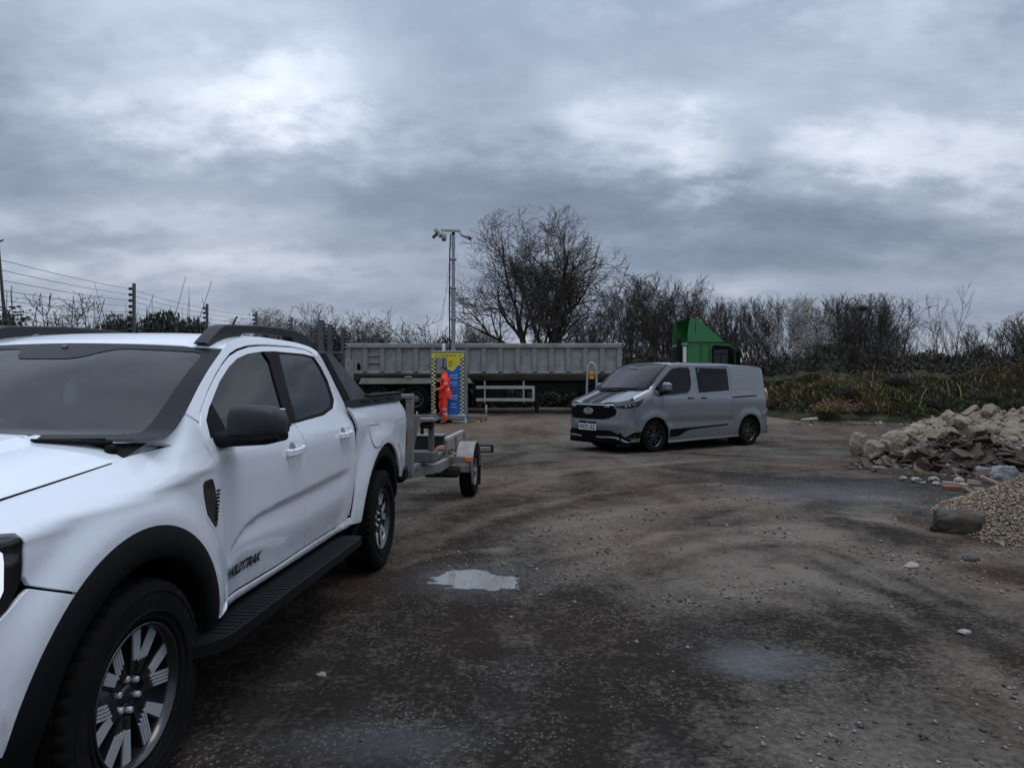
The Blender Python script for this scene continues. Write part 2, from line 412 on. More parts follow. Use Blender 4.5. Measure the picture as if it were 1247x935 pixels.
# ------------------------------------------------------------------ noise for terrain and stones
def vnoise(x, y, s=0):
    x = np.asarray(x, float); y = np.asarray(y, float)
    xi = np.floor(x).astype(np.int64); yi = np.floor(y).astype(np.int64); u = x-xi; v = y-yi
    u = u*u*(3-2*u); v = v*v*(3-2*v)
    def h(a, b):
        q = (a*374761393+b*668265263+s*982451653) & 0xffffffff
        q = ((q ^ (q >> 13))*1274126177) & 0xffffffff
        return ((q ^ (q >> 16)) & 0xffff)/65535.
    return (h(xi, yi)*(1-u)+h(xi+1, yi)*u)*(1-v)+(h(xi, yi+1)*(1-u)+h(xi+1, yi+1)*u)*v
def fbm(x, y, s=0, o=4, g=.5):
    t = 0; a = 1.; n = 0
    for i in range(o): t = t+a*vnoise(x*2**i, y*2**i, s+i*17); n += a; a *= g
    return t/n
_rise = herm([(17.2, 0), (20, .12), (22.4, .32), (25.5, .47), (30, .60), (40, .80), (60, .9), (900, .9)])
def rise(y): return 0. if y < 17.2 else _rise(y)
PUD = (-.29, 5.39, .30, .26)     # the puddle: centre, half axes
# ------------------------------------------------------------------ ground
def ground_masks(x, y):
    n1 = fbm(x*.55+3, y*.35+1, 1, 5); n2 = fbm(x*1.7, y*1.1, 5, 5); n3 = fbm(x*.22+9, y*.9, 9, 4)
    def gs(cx, cy, ax, ay): return np.exp(-(((x-cx)/ax)**2+((y-cy)/ay)**2))
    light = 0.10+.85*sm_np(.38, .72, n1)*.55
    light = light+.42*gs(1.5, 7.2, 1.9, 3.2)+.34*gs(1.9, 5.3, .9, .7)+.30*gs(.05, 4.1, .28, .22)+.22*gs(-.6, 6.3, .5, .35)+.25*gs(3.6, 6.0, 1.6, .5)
    light = light-.40*gs(-.3, 5.6, .8, 1.0)-.35*gs(1.6, 4.25, 1.1, .28)-.40*gs(4.4, 9.8, 1.9, 1.7)-.25*gs(0.2, 3.2, 3., .9)-.35*gs(-1.0, 4.2, .9, 1.6)  # broad foreground darkening: damp ground plus vignetting painted into the tone
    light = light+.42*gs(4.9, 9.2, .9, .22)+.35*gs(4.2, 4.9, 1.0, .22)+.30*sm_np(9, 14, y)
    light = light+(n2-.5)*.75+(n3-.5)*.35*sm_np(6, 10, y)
    # wheel tracks that sweep round the yard
    rr = np.hypot(x-9.5, y-2.0)
    trk = np.exp(-((np.mod(rr-.3*n1, 1.75)-.5)/.13)**2)
    light = light-.20*trk*sm_np(5.5, 8.5, y)
    for (cx, cy, rad, wd, amt, per) in ((9.5, -6.5, 14.6, .16, .30, 1.7), (13.5, -2, 14.2, .13, -.28, 1.9), (-6, -14, 24.0, .14, .25, 2.2)):
        rr = np.hypot(x-cx, y-cy)+(n1-.5)*.5; bnd = np.exp(-((rr-rad)/3.)**2)
        light = light+amt*bnd*sm_np(4.5, 6.5, y)*(np.exp(-((np.mod(rr-rad, per)-.4)/wd)**2)+.8*np.exp(-((np.mod(rr-rad, per)-.85)/(wd*.7))**2))*sm_np(.3, .55, n2)
    light = light+track_field(x, y)
    light = light+.34*gs(2.2, 2.9, 1.7, .75)-.25*gs(-1.2, 2.6, 1.2, .8)
    wet = .75*gs(-.3, 5.4, .5, .45)+1.0*gs(1.33, 3.74, .30, .22)*(.45+1.1*fbm(x*5, y*9, 44, 3))+.6*gs(-.55, 2.9, .45, .16)+.45*gs(4.4, 9.6, 1.6, 1.2)
    wet = wet+.12*sm_np(5.2, 3.4, y)*sm_np(.35, .6, n2)+(n2-.5)*.25  # nearest ground set wetter, partly to put vignetting darkness into its colour
    brown = sm_np(.35, .7, fbm(x*.4+20, y*.3, 31, 4))+.4*gs(.2, 4.2, .9, .5)+.3*gs(2.6, 6.5, 1., 1.)
    return np.clip(light, 0, 1), np.clip(wet, 0, 1), np.clip(brown, 0, 1)
def g_px(px, py):
    Y = 856*EYE/(py-470.7); return ((px-623.5)/856*Y, Y)
# wheel tracks and wet lines across the yard: path, half width, lightening
TRACKS = [([(470, 690), (600, 628), (720, 601), (860, 589), (960, 597)], .13, .34), ([(520, 720), (640, 655), (760, 621), (900, 607), (1010, 600)], .12, .30), ([(560, 610), (700, 572), (860, 560), (1060, 572)], .16, .26),
          ([(600, 760), (700, 690), (800, 650), (940, 640)], .10, .26), ([(640, 800), (760, 712), (880, 668), (1000, 665)], .09, -.25), ([(500, 590), (640, 552), (760, 547), (900, 556)], .18, -.30),
          ([(840, 572), (920, 582), (990, 605), (1040, 640), (1120, 668), (1247, 705)], .30, -.55), ([(1005, 626), (1080, 634), (1140, 650)], .12, .5), ([(1000, 668), (1100, 705), (1247, 770)], .07, -.40), ([(990, 684), (1100, 728), (1247, 805)], .07, -.40),
          ([(960, 690), (1080, 740), (1247, 850)], .10, .35), ([(840, 770), (930, 764), (1000, 772), (1080, 800)], .10, -.5), ([(880, 720), (960, 735), (1020, 760)], .12, .3), ([(480, 694), (520, 676), (600, 668)], .09, .4), ([(330, 820), (400, 780), (480, 745)], .07, .22)]
def track_field(x, y):
    out = np.zeros_like(x)
    for path, wd, amp in TRACKS:
        P = [g_px(*p) for p in path]; d2 = np.full_like(x, 1e9)
        for a, b in zip(P, P[1:]):
            ux, uy = b[0]-a[0], b[1]-a[1]; t = np.clip(((x-a[0])*ux+(y-a[1])*uy)/(ux*ux+uy*uy), 0, 1)
            d2 = np.minimum(d2, (x-a[0]-t*ux)**2+(y-a[1]-t*uy)**2)
        d = np.sqrt(d2)+(fbm(x*2.2, y*2.2, 33, 3)-.5)*wd*1.6
        out = out+amp*np.exp(-(d/wd)**2)*(.55+.9*fbm(x*1.9, y*1.9, 35, 3))
    return out
def sm_np(a, b, x):
    t = np.clip((x-a)/(b-a), 0, 1); return t*t*(3-2*t)
def ground_h(x, y):
    x = np.asarray(x, float); y = np.asarray(y, float)
    z = np.vectorize(rise)(y)
    near = 1-sm_np(12, 30, np.hypot(x, y-5))
    z = z+near*((fbm(x*1.3, y*1.3, 41, 4)-.5)*.030+(fbm(x*7, y*7, 51, 3)-.5)*.014)
    e = np.hypot((x-PUD[0])/PUD[2], (y-PUD[1])/PUD[3])+(fbm(x*3.2, y*3.2, 61, 4)-.5)*1.7+(fbm(x*14, y*14, 63, 2)-.5)*.45
    z = z-.036*(1-sm_np(.70, 1.35, e))
    # keep flat where wheels stand
    for wx, wy, r in ((-1.3, 2.45, .5), (-1.07, 5.7, .45), (-.62, 9.5, .5), (3.2, 15.9, .8), (5.9, 17.7, .8)):
        k = 1-sm_np(r*.5, r, np.hypot(x-wx, y-wy)); z = z*(1-k)+np.vectorize(rise)(y)*k
    return z
def build_ground():
    xs = np.concatenate([-np.geomspace(700, 13, 22), np.arange(-12, -3, .3), np.arange(-3, -.95, .05), np.arange(-.95, .45, .02), np.arange(.45, 5, .05), np.arange(5, 12, .14), np.geomspace(12.2, 700, 24)])
    ys = np.concatenate([np.linspace(-60, .8, 26), np.arange(1, 4.85, .05), np.arange(4.85, 5.95, .02), np.arange(5.95, 9.5, .05), np.arange(9.5, 20, .13), np.arange(20, 40, .5), np.geomspace(40, 900, 26)])
    X, Y = np.meshgrid(xs, ys); Z = ground_h(X, Y); nx, ny = len(xs), len(ys)
    me = bpy.data.meshes.new('ground')
    i = np.arange(ny-1)[:, None]*nx+np.arange(nx-1)[None, :]
    F = np.stack([i, i+1, i+nx+1, i+nx], -1).reshape(-1, 4)
    me.vertices.add(nx*ny); me.vertices.foreach_set('co', np.stack([X, Y, Z], -1).ravel())
    me.loops.add(F.size); me.loops.foreach_set('vertex_index', F.ravel().astype(np.int32))
    me.polygons.add(len(F)); me.polygons.foreach_set('loop_start', np.arange(0, F.size, 4, dtype=np.int32))
    me.polygons.foreach_set('use_smooth', np.ones(len(F), bool)); me.update(); me.validate()
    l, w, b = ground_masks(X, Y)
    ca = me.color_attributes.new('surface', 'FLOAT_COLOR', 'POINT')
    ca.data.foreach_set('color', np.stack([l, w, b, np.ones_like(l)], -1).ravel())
    m = bpy.data.materials.new('yard_surface'); m.use_nodes = True; T = m.node_tree; p = T.nodes['Principled BSDF']
    at = N(T, 'ShaderNodeVertexColor', layer_name='surface'); sp = N(T, 'ShaderNodeSeparateColor'); L(T, at.outputs[0], sp.inputs[0])
    tc = N(T, 'ShaderNodeTexCoord')
    def nz(scale, det=6, ro=.65, dist=0.):
        n = N(T, 'ShaderNodeTexNoise'); n.inputs['Scale'].default_value = scale; n.inputs['Detail'].default_value = det
        n.inputs['Roughness'].default_value = ro; n.inputs['Distortion'].default_value = dist; L(T, tc.outputs['Object'], n.inputs[0]); return n.outputs[0]
    na, nb, nc = nz(5, 9, .72), nz(28, 6, .7), nz(1.3, 8, .7, .3)
    f = M(T, 'ADD', sp.outputs[0], M(T, 'MULTIPLY', M(T, 'SUBTRACT', na, .5), 1.5))
    f = M(T, 'ADD', f, M(T, 'MULTIPLY', M(T, 'SUBTRACT', nb, .5), 1.5)); f = M(T, 'ADD', f, M(T, 'MULTIPLY', M(T, 'SUBTRACT', nc, .5), .5), clamp=True)
    def mix(fac, a, b):
        x = N(T, 'ShaderNodeMix', data_type='RGBA')
        L(T, fac, x.inputs[0])
        for i_, c in ((6, a), (7, b)):
            if isinstance(c, tuple): x.inputs[i_].default_value = (*c, 1)
            else: L(T, c, x.inputs[i_])
        return x.outputs[2]
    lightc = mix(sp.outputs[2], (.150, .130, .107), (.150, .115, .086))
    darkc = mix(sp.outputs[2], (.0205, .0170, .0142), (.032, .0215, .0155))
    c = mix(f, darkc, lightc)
    # embedded chippings
    vo = N(T, 'ShaderNodeTexVoronoi'); vo.inputs['Scale'].default_value = 55; L(T, tc.outputs['Object'], vo.inputs[0])
    sc_ = N(T, 'ShaderNodeSeparateColor'); L(T, vo.outputs['Color'], sc_.inputs[0])
    chip = M(T, 'MULTIPLY', M(T, 'GREATER_THAN', sc_.outputs[0], .72), M(T, 'LESS_THAN', vo.outputs['Distance'], .42))
    chip = M(T, 'MULTIPLY', chip, M(T, 'MULTIPLY_ADD', nc, 5., -2.2, clamp=True))
    c = mix(M(T, 'MULTIPLY', chip, .65), c, (.22, .20, .175))
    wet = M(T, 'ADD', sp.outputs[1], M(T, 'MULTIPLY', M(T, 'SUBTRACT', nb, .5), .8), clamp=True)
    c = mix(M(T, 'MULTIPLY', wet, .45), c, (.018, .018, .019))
    L(T, c, p.inputs['Base Color'])
    L(T, M(T, 'MULTIPLY_ADD', wet, -.66, .85), p.inputs['Roughness'])
    L(T, M(T, 'MULTIPLY_ADD', wet, .75, .05), p.inputs['Specular IOR Level'])
    hgt = M(T, 'ADD', M(T, 'MULTIPLY', nb, .5), M(T, 'ADD', M(T, 'MULTIPLY', na, 1.2), M(T, 'MULTIPLY', M(T, 'MULTIPLY', chip, M(T, 'SUBTRACT', .5, vo.outputs['Distance'])), .9)))
    bp = N(T, 'ShaderNodeBump'); bp.inputs['Distance'].default_value = .022
    L(T, M(T, 'MULTIPLY_ADD', wet, -.45, .85), bp.inputs['Strength']); L(T, hgt, bp.inputs['Height']); L(T, bp.outputs[0], p.inputs['Normal'])
    me.materials.append(m)
    tag(obj('ground', me), kind='structure')
build_ground()
MT['water'] = mat('muddy_water', (.235, .235, .225), .02, spec=1.0)
def build_puddle():
    mb = MB(); n = 64
    vs = [(0, 0, 0)]
    for i in range(n):
        t = 2*PI*i/n; k = 1.7
        vs.append((PUD[2]*k*math.cos(t), PUD[3]*k*math.sin(t), 0))
    mb.add(vs, [(0, 1+i, 1+(i+1) % n) for i in range(n)], MT['water'], True)
    o = mb.build('puddle'); o.location = (PUD[0], PUD[1], -.0165); tag(o, kind='structure')
build_puddle()

MT['stone_grey'] = mat('stone_grey', (.20, .19, .175), .8, var=.3, vscale=30)
MT['stone_tan'] = mat('stone_tan', (.19, .14, .092), .8, var=.3, vscale=30)
MT['stone_dark'] = mat('stone_dark', (.045, .042, .04), .7, var=.3, vscale=30)
MT['stone_pale'] = mat('stone_pale', (.28, .265, .235), .8, var=.3, vscale=30)
OCT = np.array([[1, 0, 0], [-1, 0, 0], [0, 1, 0], [0, -1, 0], [0, 0, 1], [0, 0, -1]], float)
OCF = np.array([[0, 2, 4], [2, 1, 4], [1, 3, 4], [3, 0, 4], [2, 0, 5], [1, 2, 5], [3, 1, 5], [0, 3, 5]])
def pebbles(name, P, S, mats, probs, flat=.6, sink=.3):
    """a scatter of small angular stones joined in one mesh; P positions, S sizes"""
    n = len(P)
    V = OCT[None]*(1+RNG.uniform(-.45, .35, (n, 6, 1)))+RNG.uniform(-.25, .25, (n, 6, 3))
    V *= S[:, None, None]*np.stack([np.ones(n), RNG.uniform(.55, 1, n), RNG.uniform(.4, .9, n)*flat/.6], -1)[:, None]
    a = RNG.uniform(0, 2*PI, n); c, s = np.cos(a), np.sin(a)
    X = V[..., 0]*c[:, None]-V[..., 1]*s[:, None]; Y = V[..., 0]*s[:, None]+V[..., 1]*c[:, None]
    V = np.stack([X+P[:, 0:1], Y+P[:, 1:2], V[..., 2]+P[:, 2:3]+S[:, None]*sink], -1)
    F = (OCF[None]+np.arange(n)[:, None, None]*6).reshape(-1, 3)
    me = bpy.data.meshes.new(name); me.vertices.add(n*6); me.vertices.foreach_set('co', V.ravel())
    me.loops.add(F.size); me.loops.foreach_set('vertex_index', F.ravel().astype(np.int32))
    me.polygons.add(len(F)); me.polygons.foreach_set('loop_start', np.arange(0, F.size, 3, dtype=np.int32)); me.update()
    for m in mats: me.materials.append(m)
    me.polygons.foreach_set('material_index', np.repeat(RNG.choice(len(mats), n, p=probs), 8).astype(np.int32)); me.update()
    return me
def build_gravel():
    n = 60000
    y = 1.9+RNG.power(1.15, n)*9.5; x = RNG.uniform(-.95, 1.05, n)*(y*.72+.3)+.2
    l, w, b = ground_masks(x, y)
    pr = .03+.9*sm_np(.30, .8, l+.35*(fbm(x*3, y*3, 77, 3)-.5)*2)*.8+.35*np.exp(-(((x+.35)/.9)**2+((y-5.6)/.8)**2))+.4*np.exp(-(((x-4.9)/1.2)**2+((y-9.2)/.35)**2))
    e = np.hypot((x-PUD[0])/PUD[2], (y-PUD[1])/PUD[3])
    pr = pr*(.15+1.7*sm_np(.42, .62, fbm(x*1.6+5, y*1.6, 88, 4)))
    k = (RNG.uniform(0, 1, n) < pr*.75) & (e > 1.12) & ~((x < -.9+(y-2.4)*.05) & (y < 6.9))
    x, y = x[k], y[k]; n = len(x)
    S = .0022+RNG.power(.30, n)*.0135*(1+.06*y)
    P = np.stack([x, y, ground_h(x, y)], -1)
    o = obj('loose_gravel', pebbles('loose_gravel', P, S, [MT['stone_grey'], MT['stone_tan'], MT['stone_dark'], MT['stone_pale']], [.42, .2, .34, .04]))
    tag(o, 'loose chippings scattered over the wet yard surface', 'gravel', kind='stuff')
build_gravel()
# ------------------------------------------------------------------ wheels
def wheel(parent, loc, Rt, Wd, rr, style, side=1, tread=96, name='wheel', rubber=None):
    w = bpy.data.objects.new(name, None); COL.objects.link(w); w.parent = parent; w.location = loc
    if side < 0: w.scale.x = -1
    h = Wd/2; rb = rubber or MT['rubber']
    lanes = [(-.84, 0), (-.60, 1), (-.52, 2), (-.22, 1), (-.14, 2), (.14, 2), (.22, 1), (.52, 2), (.60, 1), (.84, 0)]
    prof0 = [(-h*.72, rr), (-h*.90, rr+.012), (-h*.99, rr+(Rt-rr)*.45), (-h*.97, Rt-.035), (-h*.90, Rt-.012)]
    prof1 = [(h*.90, Rt-.012), (h*.97, Rt-.035), (h*.99, rr+(Rt-rr)*.45), (h*.90, rr+.012), (h*.72, rr)]
    lat = [-.84, -.66, -.60, -.56, -.24, -.20, -.16, .16, .20, .24, .56, .60, .66, .84]
    n = tread*2; vs = []; fs = []; k = len(prof0)+len(lat)+len(prof1)
    for i in range(n):
        t = 2*PI*i/n; c, s = math.cos(t), math.sin(t)
        for (a, r) in prof0: vs.append((a, r*c, r*s))
        for a in lat:
            g = abs(a) in (.60, .20); cut = (i % 4 == 0) if abs(a) > .5 else (i % 4 == 2)
            r = Rt-(.010 if g else .008 if cut else 0)-(.004 if abs(a) > .8 else 0)
            vs.append((a*h, r*c, r*s))
        for j, (a, r) in enumerate(prof1):
            if j == 0 and i % 4 == 0: r -= .006
            vs.append((a, r*c, r*s))
    for i in range(n):
        j = (i+1) % n
        for q in range(k-1): fs.append((i*k+q, j*k+q, j*k+q+1, i*k+q+1))
    mb = MB(); mb.add([Vector(v) for v in vs], [f[::-1] for f in fs], rb, True)
    # raised sidewall rings
    for r_ in (rr+(Rt-rr)*.25, rr+(Rt-rr)*.72):
        mb.lathe([(h*.955, r_-.004), (h*1.004, r_), (h*.955, r_+.004)], rb, 64)
    ty = mb.build('tyre', w); ty.data.set_sharp_from_angle(angle=R(35))
    m = MB(); f = h*.78
    A, B = MT['alloy'], MT['black_alloy']
    if style == 'truck':
        m.lathe([(-h*.7, rr), (h*.62, rr-.012), (f, rr-.004), (f+.012, rr-.002), (f+.010, rr-.012), (f-.03, rr-.020), (-h*.6, rr-.03), (-h*.6, .02)], B, 72)
        m.lathe([(f-.050, .0), (f-.045, .055), (f-.05, .095), (f-.09, .12)], B, 36)
        m.lathe([(f-.045, .0), (f-.036, .030), (f-.045, .034)], B, 24)
        for q in range(6):
            t0 = 2*PI*q/6+.15
            def P(r, t): return (r*math.cos(t), r*math.sin(t))
            def plate(r0, ta, r1, tb, w0, w1, x0, x1, mt):
                a, b = Vector(P(r0, ta)), Vector(P(r1, tb)); d = (b-a).normalized(); nn = Vector((-d.y, d.x))
                poly = [a-nn*w0/2, b-nn*w1/2, b+nn*w1/2, a+nn*w0/2]
                m.prism([(p.x, p.y) for p in poly], x0, x1, mt, 'x')
            for sg in (-1, 1): plate(.075, t0+sg*.10, rr-.016, t0+sg*.235, .046, .056, f-.07, f-.026 if 1 else 0, B)
            # machined faces: one plain arm, one of four ribs, joined in a V
            plate(.118, t0+.150, rr-.018, t0+.245, .034, .046, f-.0262, f-.021, A)
            for e in range(4):
                o_ = (e-1.5)*.0125
                a, b = Vector(P(.135, t0-.165)), Vector(P(rr-.02, t0-.24)); d = (b-a).normalized(); nn = Vector((-d.y, d.x))
                a2 = a+nn*o_-d*(.010*e); b2 = b+nn*o_
                poly = [a2-nn*.0043, b2-nn*.0043, b2+nn*.0043, a2+nn*.0043]
                m.prism([(p.x, p.y) for p in poly], f-.0262, f-.021, A, 'x')
            ln = P(.057, t0+PI/6); m.lathe([(f-.03, .0), (f-.026, .008), (f-.03, .012), (f-.05, .012)], A, 8, c=(0, ln[0], ln[1]))
    elif style == 'van':
        m.lathe([(-h*.7, rr), (h*.62, rr-.012), (f, rr-.004), (f+.01, rr-.002), (f+.008, rr-.014), (f-.03, rr-.022), (-h*.6, rr-.03), (-h*.6, .02)], B, 48)
        m.lathe([(f-.02, .0), (f-.02, .05), (f-.06, .08)], B, 24)
        for q in range(5):
            t0 = 2*PI*q/5+.3
            for sg in (-.16, .16):
                a = Vector((.05*math.cos(t0+sg*2), .05*math.sin(t0+sg*2))); b = Vector(((rr-.02)*math.cos(t0+sg*1.5), (rr-.02)*math.sin(t0+sg*1.5)))
                d = (b-a).normalized(); nn = Vector((-d.y, d.x))*.02
                m.prism([tuple(a-nn), tuple(b-nn*1.3), tuple(b+nn*1.3), tuple(a+nn)], f-.06, f-.018, B, 'x')
    elif style == 'steel':
        S_ = MT['steel']
        m.lathe([(-h*.7, rr), (h*.70, rr-.008), (f, rr-.002), (f+.008, rr-.006), (f-.01, rr-.02), (f-.05, rr-.03), (f-.06, rr*.75), (f-.02, rr*.55), (f-.02, rr*.3), (f+.02, rr*.26), (f+.02, 0)], S_, 40)
        for q in range(5):
            t = 2*PI*q/5; m.lathe([(f, 0), (f, .012), (f-.03, .012)], MT['steel'], 6, c=(0, rr*.42*math.cos(t), rr*.42*math.sin(t)))
    else:  # lorry
        S_ = MT['lorry_rim']
        m.lathe([(-h*.7, rr), (h*.6, rr-.01), (h*.92, rr), (h*.95, rr-.01), (h*.6, rr-.035), (h*.2, rr*.86), (h*.1, rr*.62), (h*.35, rr*.5), (h*.9, rr*.42), (h*.95, rr*.3), (h*.95, 0)], S_, 36)
        for q in range(10):
            t = 2*PI*q/10; m.lathe([(h*.45, 0), (h*.45, .018), (h*.15, .018)], S_, 6, c=(0, rr*.62*math.cos(t), rr*.62*math.sin(t)))
            t += .31; m.lathe([(h*.13, 0), (h*.14, .035)], MT['dark'], 8, c=(0.01, rr*.76*math.cos(t), rr*.76*math.sin(t)))
    m.build('rim', w)
    return w
MT['lorry_rim'] = mat('lorry_rim', (.11, .11, .11), .6, .3, var=.3, dirt=(.05, .04, .03), dirtamt=.7)

# ------------------------------------------------------------------ white pickup truck
# vehicle space: x to its left, y rearwards from the front axle, z up
def build_truck():
    t = thing('pickup_truck', 'white double cab pickup truck with black roof rails and bed cover', 'pickup truck', (-2.2135, 2.5168, 0), -.07345)
    WH, BP, DK = MT['white'], MT['black_plastic'], MT['dark']
    cab = herm([(.38, .850), (.47, .877), (.52, .889), (.68, .904), (.85, .913), (1.02, .915), (1.12, .911), (1.175, .900), (1.25, .872), (1.33, .842), (1.5, .768), (1.70, .682), (1.76, .652), (1.9, .58)])
    bed = herm([(.40, .86), (.50, .884), (.75, .905), (1.0, .917), (1.16, .924), (1.20, .921), (1.27, .901), (1.34, .872), (1.40, .83)])
    ZT = lambda y: 1.199+.10*y               # bonnet shut line height at x = .80
    C1 = herm([(.50, .60), (.60, .66), (.68, .735), (.80, .805), (.90, .838), (1.03, .858), (1.30, .874), (1.65, .890), (2.0, .903), (2.35, .915), (2.6, .92)])
    C2 = herm([(.55, .66), (.8, .725), (1.05, .72), (1.65, .69), (2.55, .72)])
    def side(y, z, bd=False):
        x = bed(z) if bd else cab(z)
        if y < .5:                                   # front wing rolls over to the bonnet
            k = max(0., (z-(ZT(y)-.16))/.16); xf = min(cab(min(z, 1.05)), .913)-.113*min(k, 1.6)**2.2
            w = sm(.12, .50, y); x = xf*(1-w)+x*w if z > 1.0 else x
        for yc, am, sp_ in ((0, .034, .74), (3.29, .042 if bd else 0., .90)):
            r = math.hypot(y-yc, z-.39)
            if r < sp_: x += am*(1-sm(.60, sp_, r))*(1-sm(1.06, 1.2, z))
        if .5 < y < 2.55 and z < 1.05:               # pressed scallop along the doors
            c1, c2 = C1(y), C2(y); fade = sm(.655, .86, y)*(1-sm(2.25, 2.50, y))
            if z < c1:
                if z > c2: q = (c1-z)/max(.05, c1-c2); d = -.019*sm(0, .30, q)*(1-sm(.26, 1.0, q)*.70)
                else: d = -.00588-.012*sm(0, .15, c2-z)
            else: d = 0.
            x += d*fade
        if y < .62 and .8 < z < 1.2:                 # shoulder line of the wing
            q = z-(1.055+.07*(y+.5)); x += (.013*math.exp(-(q/.026)**2)*(1 if q > 0 else 1)-.012*math.exp(-((q-.075)/.035)**2))*(1-sm(.35, .62, y))
        if y < -.42: x *= max(.02, 1-(min(1., (-.42-y)/.50))**2.8)**(1/2.8)
        if y > 4.05: x -= .25*(y-4.05)**2*2
        return (x, y, z)
    SF = Surf(side); BF = Surf(lambda y, z: side(y, z, True))
    def arc(yc, r, a0, a1, n=18, zc=.39): return [(yc+r*math.cos(R(a0+(a1-a0)*i/n)), zc+r*math.sin(R(a0+(a1-a0)*i/n))) for i in range(n+1)]
    APIL = [(.20, 1.262), (.29, 1.285), (.37, 1.318), (.52, 1.392), (.67, 1.473), (.83, 1.555), (.99, 1.632), (1.10, 1.682), (1.22, 1.715), (1.36, 1.735), (1.60, 1.748), (2.0, 1.750), (2.28, 1.738), (2.42, 1.712), (2.475, 1.66)]
    DTOP = [(.505, 1.225), (.53, 1.30), (.565, 1.345), (.70, 1.432), (.83, 1.505), (.97, 1.575), (1.08, 1.622), (1.19, 1.653), (1.34, 1.68), (1.48, 1.693), (1.62, 1.701)]
    BS = [(1.615, 1.60), (1.51, 1.33), (1.49, 1.262), (1.555, 1.235), (1.61, 1.13), (1.64, 1.02), (1.63, .88), (1.62, .80), (1.655, .61), (1.665, .522)]
    RTOP = [(1.62, 1.701), (1.97, 1.712), (2.20, 1.706), (2.32, 1.688), (2.38, 1.64)]
    # front wing
    seamz = [(.33, ZT(.33)), (.17, ZT(.17)), (-.1, ZT(-.1)), (-.26, ZT(-.26)), (-.42, ZT(-.42)), (-.56, ZT(-.56)-.004), (-.68, ZT(-.68)-.012)]
    wing = [(.535, 1.30), (.505, 1.225), (.55, 1.15), (.585, 1.08), (.61, .97), (.63, .85), (.64, .71), (.648, .62), (.63, .53), (.60, .475), (.585, .468)]
    wing += arc(0, .575, 8, 129) + [(-.335, .842), (-.50, .912), (-.515, .94), (-.512, 1.03), (-.53, 1.062), (-.70, 1.085)] + seamz[::-1] + [(.22, 1.262), (.29, 1.287), (.37, 1.318), (.45, 1.356)]
    fw = panel('front_wing', SF, wing, WH, t, step=.025, gap=.0025)
    # doors
    fd = [(.505, 1.225), (.55, 1.15), (.585, 1.08), (.61, .97), (.63, .85), (.64, .71), (.648, .62), (.635, .535), (.65, .522), (.91, .518), (1.29, .514), (1.665, .522)] + BS[::-1][1:] + DTOP[::-1][:-1]
    w1 = [(.585, 1.265), (.60, 1.315), (.66, 1.362), (.86, 1.482), (1.01, 1.553), (1.14, 1.600), (1.29, 1.632), (1.50, 1.655), (1.545, 1.60), (1.49, 1.44), (1.425, 1.272), (1.39, 1.262)]
    w2 = [(1.715, 1.662), (2.12, 1.668), (2.30, 1.66), (2.345, 1.60), (2.37, 1.50), (2.33, 1.385), (2.26, 1.338), (2.05, 1.300), (1.58, 1.274), (1.56, 1.29), (1.60, 1.40)]
    h1 = [(.578, 1.246), (.594, 1.318), (.655, 1.368), (.86, 1.489), (1.01, 1.560), (1.14, 1.607), (1.29, 1.639), (1.50, 1.662), (1.606, 1.668), (1.607, 1.60), (1.50, 1.33), (1.484, 1.262), (1.484, 1.246), (1.0, 1.240)]
    h2 = [(1.628, 1.67), (1.72, 1.672), (2.14, 1.678), (2.33, 1.668), (2.385, 1.60), (2.41, 1.50), (2.37, 1.375), (2.275, 1.318), (2.05, 1.280), (1.565, 1.256), (1.506, 1.256), (1.523, 1.33), (1.628, 1.60)]
    crl = [[(y_, C1(y_)) for y_ in [.66+.05*i for i in range(37)]], [(y_, C1(y_)-.22*max(.05, C1(y_)-C2(y_))) for y_ in [.66+.05*i for i in range(37)]], [(y_, C2(y_)) for y_ in [.80+.05*i for i in range(35)]]]
    d1 = panel('door', SF, fd, WH, t, 'front door with the dark lettering', step=.022, gap=.003, holes=[h1], lines=crl)
    rd = [(1.665, .522), (1.91, .525), (2.27, .524), (2.43, .545), (2.50, .60), (2.57, .83), (2.575, 1.0), (2.565, 1.15), (2.52, 1.26), (2.49, 1.34), (2.45, 1.48), (2.41, 1.62), (2.38, 1.645)] + RTOP[::-1][1:] + BS[:-1]
    d2 = panel('door', SF, rd, WH, t, step=.022, gap=.003, holes=[h2], lines=crl)
    BPIL = [(1.50, 1.655), (1.715, 1.662), (1.60, 1.40), (1.56, 1.285), (1.515, 1.272), (1.425, 1.272), (1.49, 1.44), (1.545, 1.60)]
    panel('window_pillar', SF, [(1.50, 1.660), (1.614, 1.666), (1.612, 1.60), (1.507, 1.33), (1.489, 1.256), (1.42, 1.256), (1.485, 1.44), (1.54, 1.60)], BP, d1, step=.03, gap=0, off=.0035, depth=.012)
    panel('window_pillar', SF, [(1.620, 1.668), (1.72, 1.672), (1.605, 1.40), (1.565, 1.280), (1.54, 1.256), (1.495, 1.256), (1.513, 1.33), (1.618, 1.60)], BP, d2, step=.03, gap=0, off=.0035, depth=.012)
    panel('window_glass', SF, w1, MT['privacy'], d1, step=.06, gap=-.004, off=-.006, depth=.004)
    panel('window_glass', SF, w2, MT['privacy'], d2, step=.06, gap=-.004, off=-.006, depth=.004)
    # window surrounds
    w2o = [(1.70, 1.674), (2.14, 1.680), (2.332, 1.670), (2.387, 1.60), (2.412, 1.50), (2.372, 1.373), (2.276, 1.316), (2.05, 1.278), (1.565, 1.254), (1.545, 1.256), (1.59, 1.40)]
    panel('window_surround', SF, w2o, BP, d2, step=.03, gap=0., off=-.001, depth=.012, holes=[w2])
